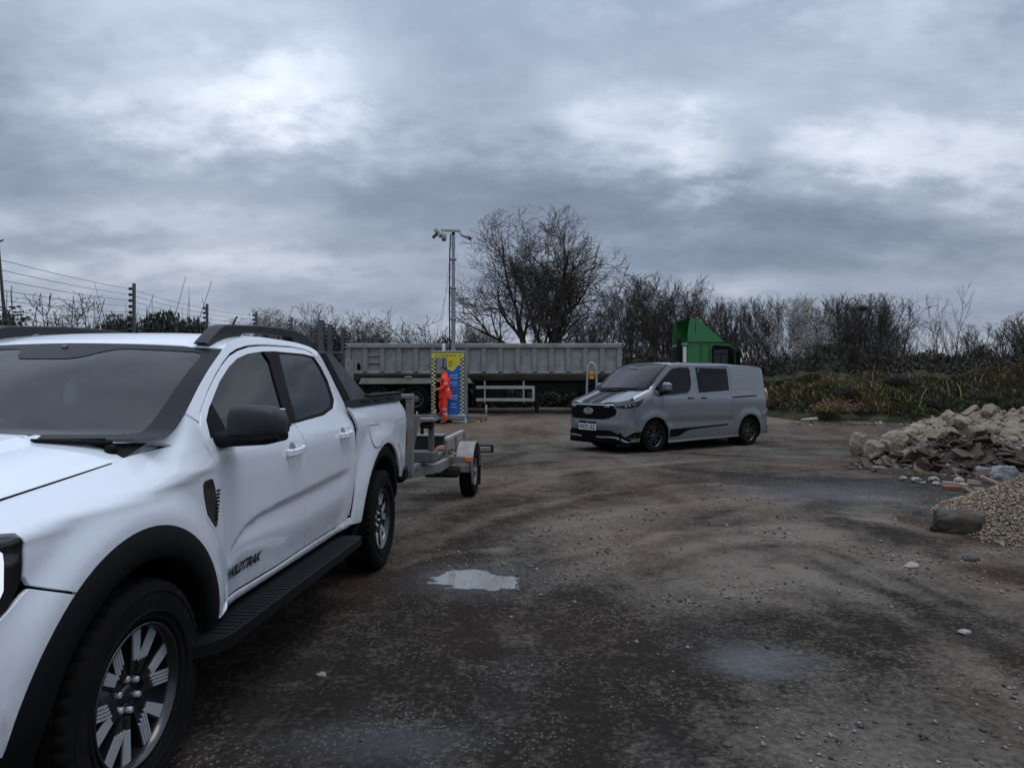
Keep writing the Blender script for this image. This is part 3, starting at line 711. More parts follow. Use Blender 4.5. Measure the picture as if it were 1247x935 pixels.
    panel('window_seal', SF, [(.585, 1.268), (1.42, 1.270), (1.49, 1.270), (1.485, 1.244), (1.0, 1.238), (.578, 1.243)], BP, d1, step=.03, gap=0, off=.001)
    panel('quarter_trim', SF, [(.585, 1.25), (.60, 1.315), (.70, 1.385), (.74, 1.25)], BP, d1, step=.04, gap=-.003, off=.0, depth=.01)
    # handles
    for d, yy, zz in ((d1, 1.425, 1.112), (d2, 2.33, 1.142)):
        cup = [(yy-.062+.062*math.cos(a), zz+.012+.034*math.sin(a)) for a in [2*PI*i/16 for i in range(16)]]
        m = MB(); pts = []
        for i in range(9):
            u = -.105+.21*i/8; o_ = .036*(1-abs(u/.105)**4)
            p = SF.p(yy+u, zz+u*.06); pts.append(p+Vector((o_+.004, 0, 0)))
        for k in range(8):
            a, b = pts[k], pts[k+1]; m.bar(a-(b-a)*.05, b, .017, .042, WH, .007)
        m.build('door_handle', d)
        panel('handle_cup', SF, [(yy-.02+.045*math.cos(a), zz+.008+.040*math.sin(a)) for a in [2*PI*i/18 for i in range(18)]], MT['handlecup'], d, step=.03, gap=0, off=.0015, depth=.003)
    obj('door_lettering', text_mesh('WILDTRAK', .064, MT['black_gloss'], SF, .855, .632, .010, .30, 1.14, bold=.0035), d1)
    # sill, bed side, bumper corner
    sill = [(.585, .466), (.74, .470), (1.3, .470), (1.94, .470), (2.50, .480), (2.52, .54), (2.43, .541), (2.27, .520), (1.91, .521), (1.665, .518), (1.29, .510), (.91, .514), (.65, .518), (.635, .50), (.60, .474)]
    sl = panel('sill', Surf(lambda y, z: (side(y, z)[0]+.012*math.exp(-((z-.495)/.022)**2), y, z)), sill, WH, t, step=.02, gap=.002)
    bs = [(2.50, .485), (2.60, .84), (2.61, 1.0), (2.605, 1.15), (2.555, 1.24), (2.50, 1.318), (2.9, 1.327), (3.99, 1.345), (4.09, 1.30), (4.15, 1.235), (4.20, 1.22), (4.215, .93), (4.33, .85), (4.36, .745), (4.06, .675), (3.93, .66)] + arc(3.29, .615, 24, 172)[0:] + [(2.655, .475)]
    bs = [(2.515, .49)] + bs[1:16] + arc(3.29, .615, 26, 171) + [(2.66, .478)]
    b_ = panel('bed_side', BF, bs, WH, t, step=.035, gap=.003)
    panel('fuel_flap', BF, smooth_poly([(2.86, 1.165), (3.17, 1.16), (3.19, 1.05), (3.10, 1.0), (2.93, .995)], .07, 5), WH, b_, step=.04, gap=0, off=.004, depth=.004)
    o_ = smooth_poly([(2.85, 1.175), (3.18, 1.17), (3.20, 1.045), (3.105, .99), (2.92, .985)], .07, 5)
    panel('flap_gap', BF, o_, MT['handlecup'], b_, step=.05, gap=0, off=.0012, depth=.001)
    bc = [(-.335, .838), (-.50, .906), (-.52, .895), (-.60, .83), (-.70, .76), (-.76, .70), (-.78, .52), (-.60, .48), (-.50, .46)] + arc(0, .575, 172, 130)
    bcp = panel('front_bumper', SF, bc, WH, t, step=.035, gap=.002)
    # headlight
    hl = panel('headlight', SF, smooth_poly([(-.512, 1.055), (-.518, .935), (-.555, .865), (-.66, .81), (-.76, .80), (-.78, 1.05), (-.70, 1.075)], .02), MT['black_gloss'], t, step=.03, gap=.002, off=-.004)
    drl = [(-.78, 1.045), (-.60, 1.040), (-.578, 1.02), (-.578, .92), (-.60, .875), (-.68, .835), (-.76, .815), (-.76, .85), (-.69, .868), (-.635, .90), (-.618, .935), (-.618, 1.0), (-.63, 1.008), (-.78, 1.012)]
    panel('daytime_lamp', SF, drl, MT['lamp'], hl, step=.03, gap=0, off=.004)
    # arch trims
    for yc, ro, a0, a1 in ((0, .583, 3, 184), (3.29, .623, 10, 182)):
        def tr(a, r, yc=yc):
            y, z = yc+r*math.cos(a), .39+r*math.sin(a); x = side(y, z)[0]; return (x+.016*sm(0, .03, ro-r)+.0, y, z)
        m = MB(); n = 44; rs = [ro, ro-.012, ro-.05, ro-.105]; vs = []; fs = []
        for i in range(n+1):
            a = R(a0+(a1-a0)*i/n)
            for r in rs: vs.append(Vector(tr(a, r)))
            v = Vector(tr(a, rs[-1])); vs.append(v+Vector((-.012, 0, 0))+Vector((0, math.cos(a), math.sin(a)))*-.012); vs.append(v+Vector((-.16, 0, 0)))
        k = 6
        for i in range(n):
            for q in range(k-1): fs.append((i*k+q, (i+1)*k+q, (i+1)*k+q+1, i*k+q+1))
        m.add(vs, fs, BP, True); m.build('wheel_arch_trim', t, recalc=True)
        m = MB(); vs = []; fs = []; rl = ro-.10
        for i in range(n+1):
            a = R(-20+220*i/n)
            for x in (.88, .45): vs.append(Vector((x, yc+rl*math.cos(a), .39+rl*math.sin(a))))
        for i in range(n): fs.append((2*i, 2*i+1, 2*i+3, 2*i+2))
        m.add(vs, fs, DK, True); m.add([Vector((.45, yc+rl*1.3*math.cos(R(-30+240*i/24)), .39+rl*1.05*math.sin(R(-30+240*i/24)))) for i in range(25)], [tuple(range(25))], DK)
        m.build('wheel_arch_liner', t)
    # vent on the wing
    vt = panel('wing_vent', SF, [(.44, 1.073), (.515, 1.078), (.535, 1.035), (.56, .93), (.558, .872), (.537, .866), (.47, .93), (.44, 1.03)], MT['black_gloss'], t, step=.03, gap=0, off=.004, rnd=.012)
    m = MB()
    for i in range(9): p = SF.p(.545+.002*i, .90+.015*i, .004); m.box(p, (.008, .022, .007), BP)
    m.build('vent_rib', vt)
    panel('vent_recess', SF, [(.425, 1.09), (.53, 1.095), (.553, 1.04), (.578, .93), (.576, .855), (.535, .848), (.452, .92), (.424, 1.03)], WH, t, step=.03, gap=0, off=.0016, depth=.002, rnd=.02)
    # cab frame: pillars and roof edge
    CF = [(.215, 1.266)] + APIL[1:] + [(2.515, 1.55), (2.545, 1.36), (2.56, 1.30), (2.54, 1.245), (2.52, 1.262), (2.49, 1.345), (2.45, 1.482), (2.41, 1.625), (2.385, 1.648)] + RTOP[::-1][1:] + DTOP[::-1][1:-1] + [(.535, 1.302), (.45, 1.358), (.37, 1.32), (.29, 1.289)]
    CF = [(.452, 1.357)] + [p for p in APIL if p[0] > .5] + [(2.515, 1.55), (2.545, 1.36), (2.56, 1.30), (2.575, 1.165), (2.53, 1.262), (2.497, 1.345), (2.457, 1.482), (2.417, 1.63), (2.387, 1.655), (2.322, 1.696), (2.20, 1.714), (1.97, 1.720), (1.62, 1.709), (1.48, 1.701), (1.34, 1.688), (1.19, 1.661), (1.08, 1.630), (.97, 1.583), (.83, 1.513), (.70, 1.440), (.565, 1.353), (.535, 1.312)]
    cf = panel('cab_frame', SF, CF, WH, t, step=.03, gap=.001)
    # inner shell closes the shut lines
    shell = [(.21, 1.258)] + APIL[1:] + [(2.515, 1.55), (2.545, 1.36), (2.55, 1.27), (2.62, 1.15), (2.64, 1.0), (2.62, .83), (2.52, .47), (.60, .47), (.56, .50)] + arc(0, .56, 16, 128)[0:14] + [(.0, 1.12)]
    panel('inner_shell', SF, [(.30, 1.258)] + [p for p in APIL if p[0] > .4] + [(2.515, 1.55), (2.545, 1.36), (2.55, 1.27), (2.62, 1.15), (2.64, 1.0), (2.62, .83), (2.52, .475), (.66, .475), (.60, .56), (.56, .80), (.42, 1.0)], DK, t, step=.045, gap=0, off=-.03, depth=0, holes=[inset(w1, -.01), inset(w2, -.01)])
    side_parts = [o for o in kids(t)]
    for o in side_parts: mirror(o, t)
    # bonnet
    def H(x, y):
        e = abs(x)/.80; z = ZT(y)+.080*(1-e**3.2)-.010*max(0, e-.85)**2*40
        z += .020*(1-sm(.46, .50, abs(x)+.06*(y-.2)))*sm(-.85, -.5, y)+.006*(1-sm(.10, .22, abs(abs(x)-.0)))*0
        z -= .012*(1-sm(.0, .03, abs(abs(x)-.33)-.12))*sm(.02, .04, y+.0)*(1-sm(.10, .22, y))*.9
        if y < -.55: z -= .9*(y+.55)**2
        return (x, y, z)
    HF = Surf(H)
    rear = [(-.80, .335), (-.765, .325), (-.745, .285), (-.68, .215), (-.5, .10), (-.25, .03), (0, .01)]
    hp = rear + [(-x, y) for x, y in rear[::-1][1:]] + [(.80, -.42), (.78, -.60), (.70, -.74), (.4, -.84), (0, -.87)]
    hp += [(-x, y) for x, y in [(.4, -.84), (.70, -.74), (.78, -.60), (.80, -.42)]]
    panel('bonnet', HF, hp, WH, t, step=.024, gap=.003)
    for s in (1, -1): m = MB(); m.tube([HF.p(s*.803, .325-.07*i)+Vector((0, 0, .0015)) for i in range(13)], .0035, DK, 6); m.build('bonnet_gap', t)
    panel('bonnet_scoop', HF, [(.18, -.02), (.50, .02), (.47, .04), (.20, .015)], WH, t, step=.03, gap=0, off=.005)
    # nose: bumper, grille
    def nose(u, z):
        a = u*PI/2; s_ = math.sin(a); c = math.cos(a); x = .905*math.copysign(abs(s_)**.72, s_); y = -.42-.50*abs(c)**.72
        return (x, y+.06*max(0, z-.85), z)
    NF = Surf(nose)
    panel('front_fascia', NF, [(-.82, .46), (.82, .46), (.82, .80), (-.82, .80)], WH, t, step=.06, gap=.002)
    gr = panel('grille', NF, [(-.55, .80), (.55, .80), (.55, 1.09), (-.55, 1.09)], MT['black_plastic'], t, step=.08, gap=.002)
    m = MB()
    for z in (.87, .95, 1.03): m.tube([NF.p(-.5+.1*i, z, .012) for i in range(11)], .012, MT['black_gloss'], 6)
    m.build('grille_bar', gr)
    # glasshouse
    ap = herm([(.0, .20), (.1, .255), (.2, .335), (.4, .51), (.6, .685), (.8, .855), (1., 1.03)]); apz = herm([(.20, 1.262), (.29, 1.285), (.37, 1.318), (.52, 1.392), (.67, 1.473), (.83, 1.555), (1.03, 1.650)])
    wsx = herm([(.20, .884), (.29, .872), (.37, .855), (.52, .815), (.67, .776), (.83, .740), (1.03, .702)])
    def ws(a, v):
        y = ap(v); z = apz(y); x = wsx(y)
        return (a*x, y-(1-abs(a)**2.2)*(.24*(1-v)+.10*v), z+.006*(1-a*a)+.022*(1-a*a)*v)
    WS = Surf(ws)
    full = [(-1, .015), (1, .015), (1, .99), (-1, .99)]
    clear = smooth_poly([(-.89, .12), (.89, .12), (.91, .935), (.36, .93), (.19, .80), (-.19, .80), (-.30, .93), (-.91, .935)], .07, 5)
    sc = patch('windscreen', WS, -1, 1, .015, .99, 28, 16, MT['wscreen'], t)
    panel('windscreen_band', WS, full, MT['frit'], sc, step=.07, gap=.0, off=.0025, depth=0, holes=[clear])
    panel('sensor_cover', WS, [(-.10, .84), (.10, .84), (.05, .905), (.0, .91)], MT['lampdark'], sc, step=.05, gap=0, off=-.012, depth=.01)
    # cowl and wipers
    m = MB(); vs = []; fs = []
    for i in range(25):
        a = -1+i/12; p = WS.p(a*.93, .02); vs += [p+Vector((0, .03, -.014)), Vector((p.x*.97, p.y-.07, 1.205+.03*(1-a*a)))]
    for i in range(24): fs.append((2*i, 2*i+1, 2*i+3, 2*i+2))
    m.add(vs, fs, BP, True); m.build('cowl', t, recalc=True)
    for a0, a1, v1 in ((.30, -.55, .03), (.84, .40, .04)):
        m = MB(); m.tube([WS.p(a0, -.02, -.005), WS.p((a0+a1)/2, -.0, .004), WS.p(a1, .0, .004)], [.011, .008, .006], BP, 6)
        m.tube([WS.p(a0-.03, .01, .004), WS.p((a0+a1)/2, .012, .004), WS.p(a1-.05, .01, .004)], .006, BP, 6)
        m.lathe([(-.015, .0), (-.015, .02), (.02, .02), (.025, 0)], BP, 12, 'z', c=WS.p(a0, -.04, -.03)); m.build('wiper', t)
    # roof
    zed = herm([(.90, 1.60), (1.03, 1.652), (1.10, 1.682), (1.22, 1.715), (1.36, 1.735), (1.60, 1.748), (2.0, 1.750), (2.28, 1.738), (2.42, 1.712), (2.475, 1.66), (2.5, 1.60)])
    def roof(a, y):
        z = zed(y); x = side(max(y, .6), z)[0]
        return (a*(x+.001), y-(1-abs(a)**2.2)*.10*(1-sm(1.0, 1.5, y)), z+.022*(1-abs(a)**3)-.008*(1-sm(.0, .035, abs(abs(a)-.80))))
    RF = Surf(roof)
    panel('roof', RF, [(-1, 1.032), (1, 1.032), (1, 2.46), (-1, 2.46)], WH, t, step=.05, gap=0)
    # rear glass and cab back
    m = MB(); vs = []; n = 20
    for i in range(n+1):
        a = -1+2*i/n
        vs += [RF.p(a, 2.46), Vector((a*.84, 2.53+.03*(1-a*a), 1.34)), Vector((a*.88, 2.55, .55))]
    m.add(vs, [(3*i+q, 3*i+3+q, 3*i+4+q, 3*i+1+q) for i in range(n) for q in (0, 1)], WH, True)
    for k in range(n): m.m[k*2] = m.mi(MT['privacy']) if 2 < k < n-3 else 0
    m.build('cab_back', t, recalc=True)
    # roof rails
    for s in (1, -1):
        m = MB(); X = .605*s; out = [(.985, 1.672), (1.06, 1.720), (1.15, 1.772), (1.20, 1.786), (1.37, 1.799), (1.65, 1.819), (1.95, 1.829), (2.15, 1.830), (2.30, 1.815), (2.39, 1.795), (2.47, 1.745), (2.475, 1.71)]
        inn = [(1.325, 1.70), (1.345, 1.745), (1.40, 1.764), (1.65, 1.778), (1.95, 1.785), (2.09, 1.784), (2.12, 1.74)]
        poly = out+[(2.20, 1.738)]+inn[::-1]+[(1.24, 1.690)]
        P = smooth_poly(poly, .025, 3); n = len(P)
        for dx0, dx1, zz in ((-.035, .035, 0),):
            vs = [(X+dx0, a, b) for a, b in P]+[(X+dx0+.012, a, b+.004) for a, b in P]+[(X+dx1-.006, a, b+.002) for a, b in P]+[(X+dx1, a, b-.004) for a, b in P]
        # tessellate caps
        T2 = delaunay_2d_cdt([Vector(p) for p in P], [(i, (i+1) % n) for i in range(n)], [], 1, 1e-6)
        m.add(vs, [(q*n+i, q*n+(i+1) % n, (q+1)*n+(i+1) % n, (q+1)*n+i) for q in range(3) for i in range(n)], MT['charcoal'])
        m.add([(X+.035, v.x, v.y-.004) for v in T2[0]], [tuple(f) for f in T2[2]], MT['charcoal']); m.add([(X-.035, v.x, v.y) for v in T2[0]], [tuple(f)[::-1] for f in T2[2]], MT['charcoal'])
        o = m.build('roof_rail', t, recalc=True)
        for p in o.data.polygons: p.use_smooth = True
        o.data.set_sharp_from_angle(angle=R(40))
    m = MB(); m.tube([(.10, 2.25, 1.775), (.10, 2.44, 1.955)], [.010, .006], BP, 8); m.box((.10, 2.24, 1.775), (.05, .09, .02), BP, bev=.008); m.build('aerial', t)
    # sports bar behind the cab, bed cover
    for s in (1, -1):
        m = MB(); o1 = [(2.49, 1.715), (2.58, 1.708), (2.68, 1.665), (2.76, 1.605), (2.88, 1.485), (2.96, 1.42), (3.04, 1.385), (3.04, 1.36), (2.56, 1.345), (2.53, 1.50)]
        P = smooth_poly(o1, .03, 3); n = len(P)
        def xx(z): return .72+.17*(1-sm(1.30, 1.75, z))
        T2 = delaunay_2d_cdt([Vector(p) for p in P], [(i, (i+1) % n) for i in range(n)], [], 1, 1e-6)
        m.add([(s*xx(v.y), v.x, v.y) for v in T2[0]], [tuple(f) if s > 0 else tuple(f)[::-1] for f in T2[2]], MT['charcoal'])
        vs = [(s*xx(b), a, b) for a, b in P]+[(s*(xx(b)-.10), a, b) for a, b in P]
        m.add(vs, [(i, (i+1) % n, n+(i+1) % n, n+i) for i in range(n)], MT['charcoal'])
        m.build('sports_bar', t, recalc=True)
        m = MB(); m.prism([(2.54, 1.315), (4.02, 1.335), (4.06, 1.37), (4.03, 1.405), (3.0, 1.385), (2.55, 1.368)], s*.80, s*.898, MT['charcoal'], 'x')
        m.bar((s*.87, 2.95, 1.391), (s*.87, 4.0, 1.407), .07, .028, BP, .01)
        for y in (2.85, 3.2, 3.6): m.box((s*.90, y, 1.352+.012*(y-2.85)), (.010, .20, .016), BP)
        m.build('bed_rail', t, recalc=True)
    m = MB()
    for i in range(28): y = 2.60+.05*i; m.box((0, y, 1.365+.014*(y-2.6)), (1.60, .047, .012), BP, bev=.003)
    m.build('bed_cover', t)
    m = MB(); m.bar((-.70, 2.60, 1.68), (.70, 2.60, 1.68), .10, .05, MT['charcoal'], .02); m.build('sports_bar_hoop', t)
    m = MB(); m.box((0, 4.36, 1.02), (1.62, .06, .62), WH, bev=.02); tgt = m.build('tailgate', t)
    m = MB(); m.box((0, 4.40, 1.12), (.30, .03, .09), BP, bev=.01); m.build('tailgate_handle', tgt)
    m = MB(); m.box((0, 4.40, .62), (1.74, .20, .17), BP, bev=.04); m.box((0, 4.42, .72), (1.2, .16, .03), MT['charcoal'], bev=.01); m.build('rear_bumper', t)
    m = MB(); m.bar((0, 4.2, .48), (0, 4.62, .48), .06, .06, MT['dark']); m.lathe([(.50, .0), (.50, .02), (.54, .02), (.56, .025), (.58, .02), (.585, 0)], MT['chrome'], 12, 'z', c=(0, 4.62, 0)); m.build('tow_bar', t)
    for s in (1, -1):
        m = MB(); m.box((s*.85, 4.22, 1.06), (.10, .14, .36), MT['red'], bev=.02); m.build('tail_light', t)
    # side steps
    for s in (1, -1):
        P = smooth_poly([(.30, .0), (2.38, .0), (2.38, .19), (2.28, .20), (.42, .20), (.30, .12)], .06, 4)
        m = MB(); m.prism([(s*(.83+b), a) if s > 0 else (-(.83+b), a) for a, b in P], .395, .445, BP, 'z')
        for i in range(40): y = .48+.045*i; m.box((s*.96, y, .4455), (.10, .022, .004), BP)
        for y in (.7, 2.0): m.bar((s*.6, y, .42), (s*.85, y, .42), .05, .05, DK)
        m.build('side_step', t, recalc=True)
    # underbody, floor, cabin
    m = MB(); m.box((0, 1.55, .50), (1.30, 2.1, .22), DK); m.box((0, 3.3, .62), (.86, 2.2, .36), DK); m.box((0, -.15, .62), (.86, 1.2, .40), DK); m.box((0, 3.45, 1.0), (1.55, 1.75, .45), DK)
    m.box((0, 1.2, .55), (1.66, 1.2, .10), DK); m.bar((-.8, 0, .39), (.8, 0, .39), .1, .1, DK); m.bar((-.8, 3.27, .39), (.8, 3.27, .39), .14, .14, DK)
    m.build('underbody', t)
    I = MT['interior']
    m = MB(); m.box((0, .62, 1.06), (1.58, .62, .30), I, bev=.08); m.box((.0, .42, 1.20), (1.5, .3, .06), I, bev=.03); db = m.build('dashboard', t)
    m = MB()
    ang = [2*PI*i/28 for i in range(29)]
    m.tube([Vector((-.40+.185*math.cos(a), .98-.185*math.sin(a)*.42, 1.13+.185*math.sin(a)*.9)) for a in ang], .016, MT['charcoal'], 8); m.box((-.40, .96, 1.13), (.16, .06, .10), I, bev=.03); m.bar((-.40, .96, 1.12), (-.4, .75, 1.06), .06, .06, I)
    m.build('steering_wheel', t)
    for x, y in ((-.40, 1.35), (.40, 1.35), (-.4, 2.15), (.4, 2.15)):
        m = MB(); m.box((x, y, .90), (.50, .50, .16), I, bev=.06); m.box((x, y+.30, 1.20), (.46, .14, .60), I, rot=(R(-14), 0, 0), bev=.06); m.box((x, y+.39, 1.56), (.26, .10, .18), I, rot=(R(-10), 0, 0), bev=.04); m.build('seat', t)
    m = MB(); m.box((0, .93, 1.60), (.22, .03, .07), I, bev=.012); m.bar((0, .92, 1.60), (0, .86, 1.66), .02, .02, I); m.build('rear_view_mirror', t)
    m = MB(); m.tube([(.02, .90, 1.57), (.02, .89, 1.50)], .004, DK, 5); m.lathe([(1.36, .0), (1.37, .022), (1.42, .034), (1.47, .022), (1.50, .0)], MT['guard0'], 12, 'z', c=(.02, .88, 0)); m.build('hanging_charm', t)
    # door mirrors
    for s in (1, -1):
        m = MB()
        def blob(secs, mt_):
            vs = []; fs = []; n = 20
            for (x, y, z, ry, rz, e) in secs:
                for k in range(n):
                    a = 2*PI*k/n; ca, sa = math.cos(a), math.sin(a)
                    vs.append((s*x, y+ry*math.copysign(abs(ca)**e, ca), z+rz*math.copysign(abs(sa)**e, sa)))
            for i in range(len(secs)-1):
                for k in range(n): fs.append((i*n+k, i*n+(k+1) % n, (i+1)*n+(k+1) % n, (i+1)*n+k))
            fs.append(tuple(range(n))); fs.append(tuple((len(secs)-1)*n+k for k in range(n))); m.add(vs, fs, mt_, True)
        blob([(.945, .64, 1.305, .055, .050, .6), (.960, .64, 1.310, .075, .068, .55), (1.02, .645, 1.312, .085, .074, .55), (1.11, .652, 1.308, .082, .072, .55), (1.155, .66, 1.300, .066, .056, .6), (1.175, .67, 1.29, .035, .03, .7)], MT['charcoal'])
        blob([(.80, .68, 1.235, .085, .040, .7), (.90, .67, 1.228, .078, .034, .7), (.96, .655, 1.234, .084, .032, .6), (1.10, .655, 1.236, .084, .026, .6), (1.16, .665, 1.245, .062, .020, .7)], BP)
        o = m.build('wing_mirror', t, recalc=True); o.data.set_sharp_from_angle(angle=R(50))
        m = MB(); m.box((s*1.065, .728, 1.31), (.16, .006, .11), MT['chrome'], bev=.002); m.build('mirror_glass', o)
    for s in (1, -1):
        for y in (0, 3.27): wheel(t, (s*.815, y, .392), .393, .255, .245, 'truck', s)
    return t
MT['handlecup'] = mat('shadow_gap', (.20, .21, .22), .6)
MT['guard0'] = mat('charm_pale', (.35, .35, .34), .5)
truck = build_truck()
# ------------------------------------------------------------------ grey panel van
def build_van():
    t = thing('panel_van', 'grey crew van with two black bonnet stripes and black alloy wheels', 'van', (2.6554, 16.465, 0), -.98930)
    GP = MT['grey_paint']; BP, DK, BG = MT['black_plastic'], MT['dark'], MT['black_gloss']
    pv = herm([(.18, .915), (.26, .935), (.34, .952), (.50, .968), (.62, .974), (.80, .985), (1.05, .986), (1.17, .978), (1.215, .966), (1.28, .948), (1.45, .915), (1.85, .842), (1.95, .815), (2.02, .77)])
    ZH = lambda y: 1.075+.355*(y+1.06)                      # bonnet edge
    def side(y, z):
        x = pv(z)
        if y < .15:
            k = max(0., (z-(ZH(y)-.22))/.22); xf = min(pv(min(z, 1.05)), .986)-.115*min(k, 1.5)**2.2
            w = sm(-.15, .15, y); x = xf*(1-w)+x*w if z > .9 else x
        for yc in (0, 3.235):
            r = math.hypot(y-yc, z-.36)
            if r < .68: x += .016*(1-sm(.46, .62, r))
        if .3 < y < 2.6: x -= .014*sm(.46, .58, z)*(1-sm(.60, .74, z))*0+.012*math.exp(-((z-.66)/.09)**2)
        if y < -.62: x *= max(.02, 1-(min(1., (-.62-y)/.52))**2.7)**(1/2.7)
        if y > 3.75: x -= 1.1*(y-3.75)**2
        return (x, y, z)
    SF = Surf(side)
    def nose(u, z):
        a = min(1., abs(u))*PI/2; x = .972*math.copysign(math.sin(a)**.74, u); y = -.62-.50*math.cos(a)**.74
        lean = .16*max(0, z-.80)**1.4+.10*max(0, .55-z)*1.2
        bulge = -.025*math.exp(-((z-.62)/.10)**2)
        if abs(u) > 1: y += (abs(u)-1)*1.0; x = math.copysign(side(y, z)[0], u)
        return (x, y+(lean+bulge)*math.cos(a)**.5, z)
    NF = Surf(nose)
    U = lambda x: math.copysign((2/PI)*math.asin(min(1, (abs(x)/.972))**(1/.74)), x)
    def H(x, y):
        e = abs(x)/.865; z = ZH(y)+.050*(1-e**2.6)-.012*max(0, e-.9)**2*80*0
        z += .012*sm(.42, .52, abs(x))*(1-sm(.6, .75, abs(x)))
        z -= .9*max(0, -.98-y)**1.5
        return (x, y, z)
    HF = Surf(H)
    def arc(yc, r, a0, a1, n=16, zc=.36): return [(yc+r*math.cos(R(a0+(a1-a0)*i/n)), zc+r*math.sin(R(a0+(a1-a0)*i/n))) for i in range(n+1)]
    AP = [(-.205, 1.385), (-.05, 1.51), (.12, 1.645), (.30, 1.785), (.50, 1.925), (.60, 1.965)]
    RE = [(.70, 1.985), (1.0, 2.003), (1.6, 2.01), (2.57, 2.003), (3.3, 1.98), (3.84, 1.95), (3.90, 1.90)]
    BSM = [(1.385, 1.94), (1.40, 1.60), (1.40, 1.32), (1.37, 1.07), (1.29, .78), (1.21, .54), (1.205, .24)]
    DF = [(.21, 1.30), (.21, 1.2), (.22, .89), (.30, .72), (.47, .51), (.44, .22)]
    sideparts = []
    wing = [(.21, 1.30), (.21, 1.2), (.22, .89), (.30, .72), (.465, .51), (.43, .22)] + arc(0, .425, -18, 188)[1:-1] + [(-.46, .24), (-.62, .25), (-.63, 1.04)] + [(y, ZH(y)-.002) for y in (-.60, -.48, -.36, -.27)] + [(-.21, 1.385), (-.05, 1.40), (.10, 1.39)]
    panel('front_wing', SF, wing, GP, t, step=.03, gap=.003)
    win1 = [(-.02, 1.335), (.10, 1.46), (.36, 1.66), (.60, 1.832), (.72, 1.875), (.94, 1.90), (1.19, 1.90), (1.225, 1.86), (1.215, 1.55), (1.16, 1.40), (1.06, 1.325), (.62, 1.29), (.10, 1.265)]
    d1p = [(.21, 1.20), (.22, .89), (.30, .72), (.47, .51), (.44, .23), (.8, .225), (1.205, .235), (1.21, .54), (1.29, .78), (1.37, 1.07), (1.40, 1.32), (1.40, 1.60), (1.385, 1.94), (1.0, 1.955), (.75, 1.94), (.56, 1.905), (.30, 1.74), (.10, 1.59), (-.08, 1.44), (-.11, 1.405), (.05, 1.40), (.20, 1.31)]
    d1 = panel('door', SF, d1p, GP, t, step=.04, gap=.004, holes=[win1])
    panel('window_glass', SF, win1, MT['vanside'], d1, step=.07, gap=-.004, off=-.006, depth=.004)
    panel('window_surround', SF, inset(win1, -.022), BG, d1, step=.05, gap=0, off=.002, depth=.004, holes=[inset(win1, .004)])
    win2 = [(1.435, 1.915), (2.55, 1.905), (2.53, 1.37), (1.445, 1.318)]
    d2p = [(1.205, .235), (2.50, .245), (2.51, .50), (2.585, 1.20), (2.60, 1.38), (2.60, 1.94), (1.385, 1.94), (1.40, 1.60), (1.40, 1.32), (1.37, 1.07), (1.29, .78), (1.21, .54)]
    d2 = panel('sliding_door', SF, d2p, GP, t, step=.045, gap=.004, holes=[win2], rnd=.015)
    panel('window_glass', SF, win2, MT['vanside2'], d2, step=.09, gap=-.004, off=-.003, depth=.004)
    rq = [(2.60, .26), (2.83, .26)] + arc(3.235, .425, 192, -12)[0:] + [(3.66, .27), (3.86, .29), (3.93, .38), (3.945, .60), (3.95, 1.30), (3.94, 1.60), (3.92, 1.85), (3.86, 1.93), (2.60, 1.96), (2.60, 1.38), (2.585, 1.20), (2.51, .50), (2.502, .26)]
    rqo = panel('rear_quarter', SF, rq, GP, t, step=.035, gap=.003)
    rec = smooth_poly([(2.62, 1.90), (3.66, 1.875), (3.73, 1.66), (3.40, 1.43), (2.62, 1.385)], .06, 4)
    panel('blank_window_panel', SF, rec, GP, rqo, step=.06, gap=.006, off=.006, depth=.006)
    panel('panel_groove', SF, inset(rec, -.012), MT['handlecup'], rqo, step=.07, gap=0, off=.0012, depth=.001)
    m = MB(); m.tube([SF.p(2.60+.09*i, 1.205+.0035*i, .006) for i in range(11)], .014, DK, 6); m.build('door_rail', rqo)
    for d, y in ((d1, 1.15), (d2, 1.60)):
        panel('handle_cup', SF, [(y-.10, 1.185), (y+.10, 1.190), (y+.10, 1.235), (y-.10, 1.232)], DK, d, step=.05, gap=0, off=.002, depth=.002, rnd=.018)
        m = MB(); p = SF.p(y, 1.212, .02); m.box(p, (.018, .20, .024), GP, bev=.006); m.build('door_handle', d)
    # graphic along the sill
    panel('side_graphic', SF, [(.44, .315), (.455, .50), (1.205, .525), (1.205, .475), (1.0, .44), (.75, .33)], DK, d1, step=.05, gap=.002, off=.003, depth=.002)
    panel('side_graphic', SF, [(1.215, .526), (2.44, .572), (2.44, .538), (1.215, .476)], DK, d2, step=.05, gap=.002, off=.003, depth=.002)
    m = MB(); vs = []
    skirt = herm([(.43, .185), (.9, .195), (1.2, .205), (2.83, .24)])
    for i in range(25):
        y = .42+2.42*i/24; x0 = side(y, .245)[0]; z = skirt(y); vs += [(x0-.005, y, z+.055), (x0+.022, y, z+.035), (x0+.022, y, z+.008), (x0-.04, y, z)]
    m.add([Vector(v) for v in vs], [(4*i+q, 4*i+4+q, 4*i+5+q, 4*i+1+q) for i in range(24) for q in range(3)], GP); m.build('side_skirt', t, recalc=True)
    panel('roof_side', SF, [(.50, 1.925)] + AP[5:] + RE[:-1] + [(3.86, 1.935), (2.60, 1.963), (1.385, 1.943), (1.0, 1.958), (.75, 1.943), (.56, 1.908), (.30, 1.743), (.10, 1.593), (-.08, 1.443), (-.115, 1.41), (-.2, 1.388), (-.05, 1.51), (.12, 1.645), (.30, 1.785)], GP, t, step=.04, gap=.001)
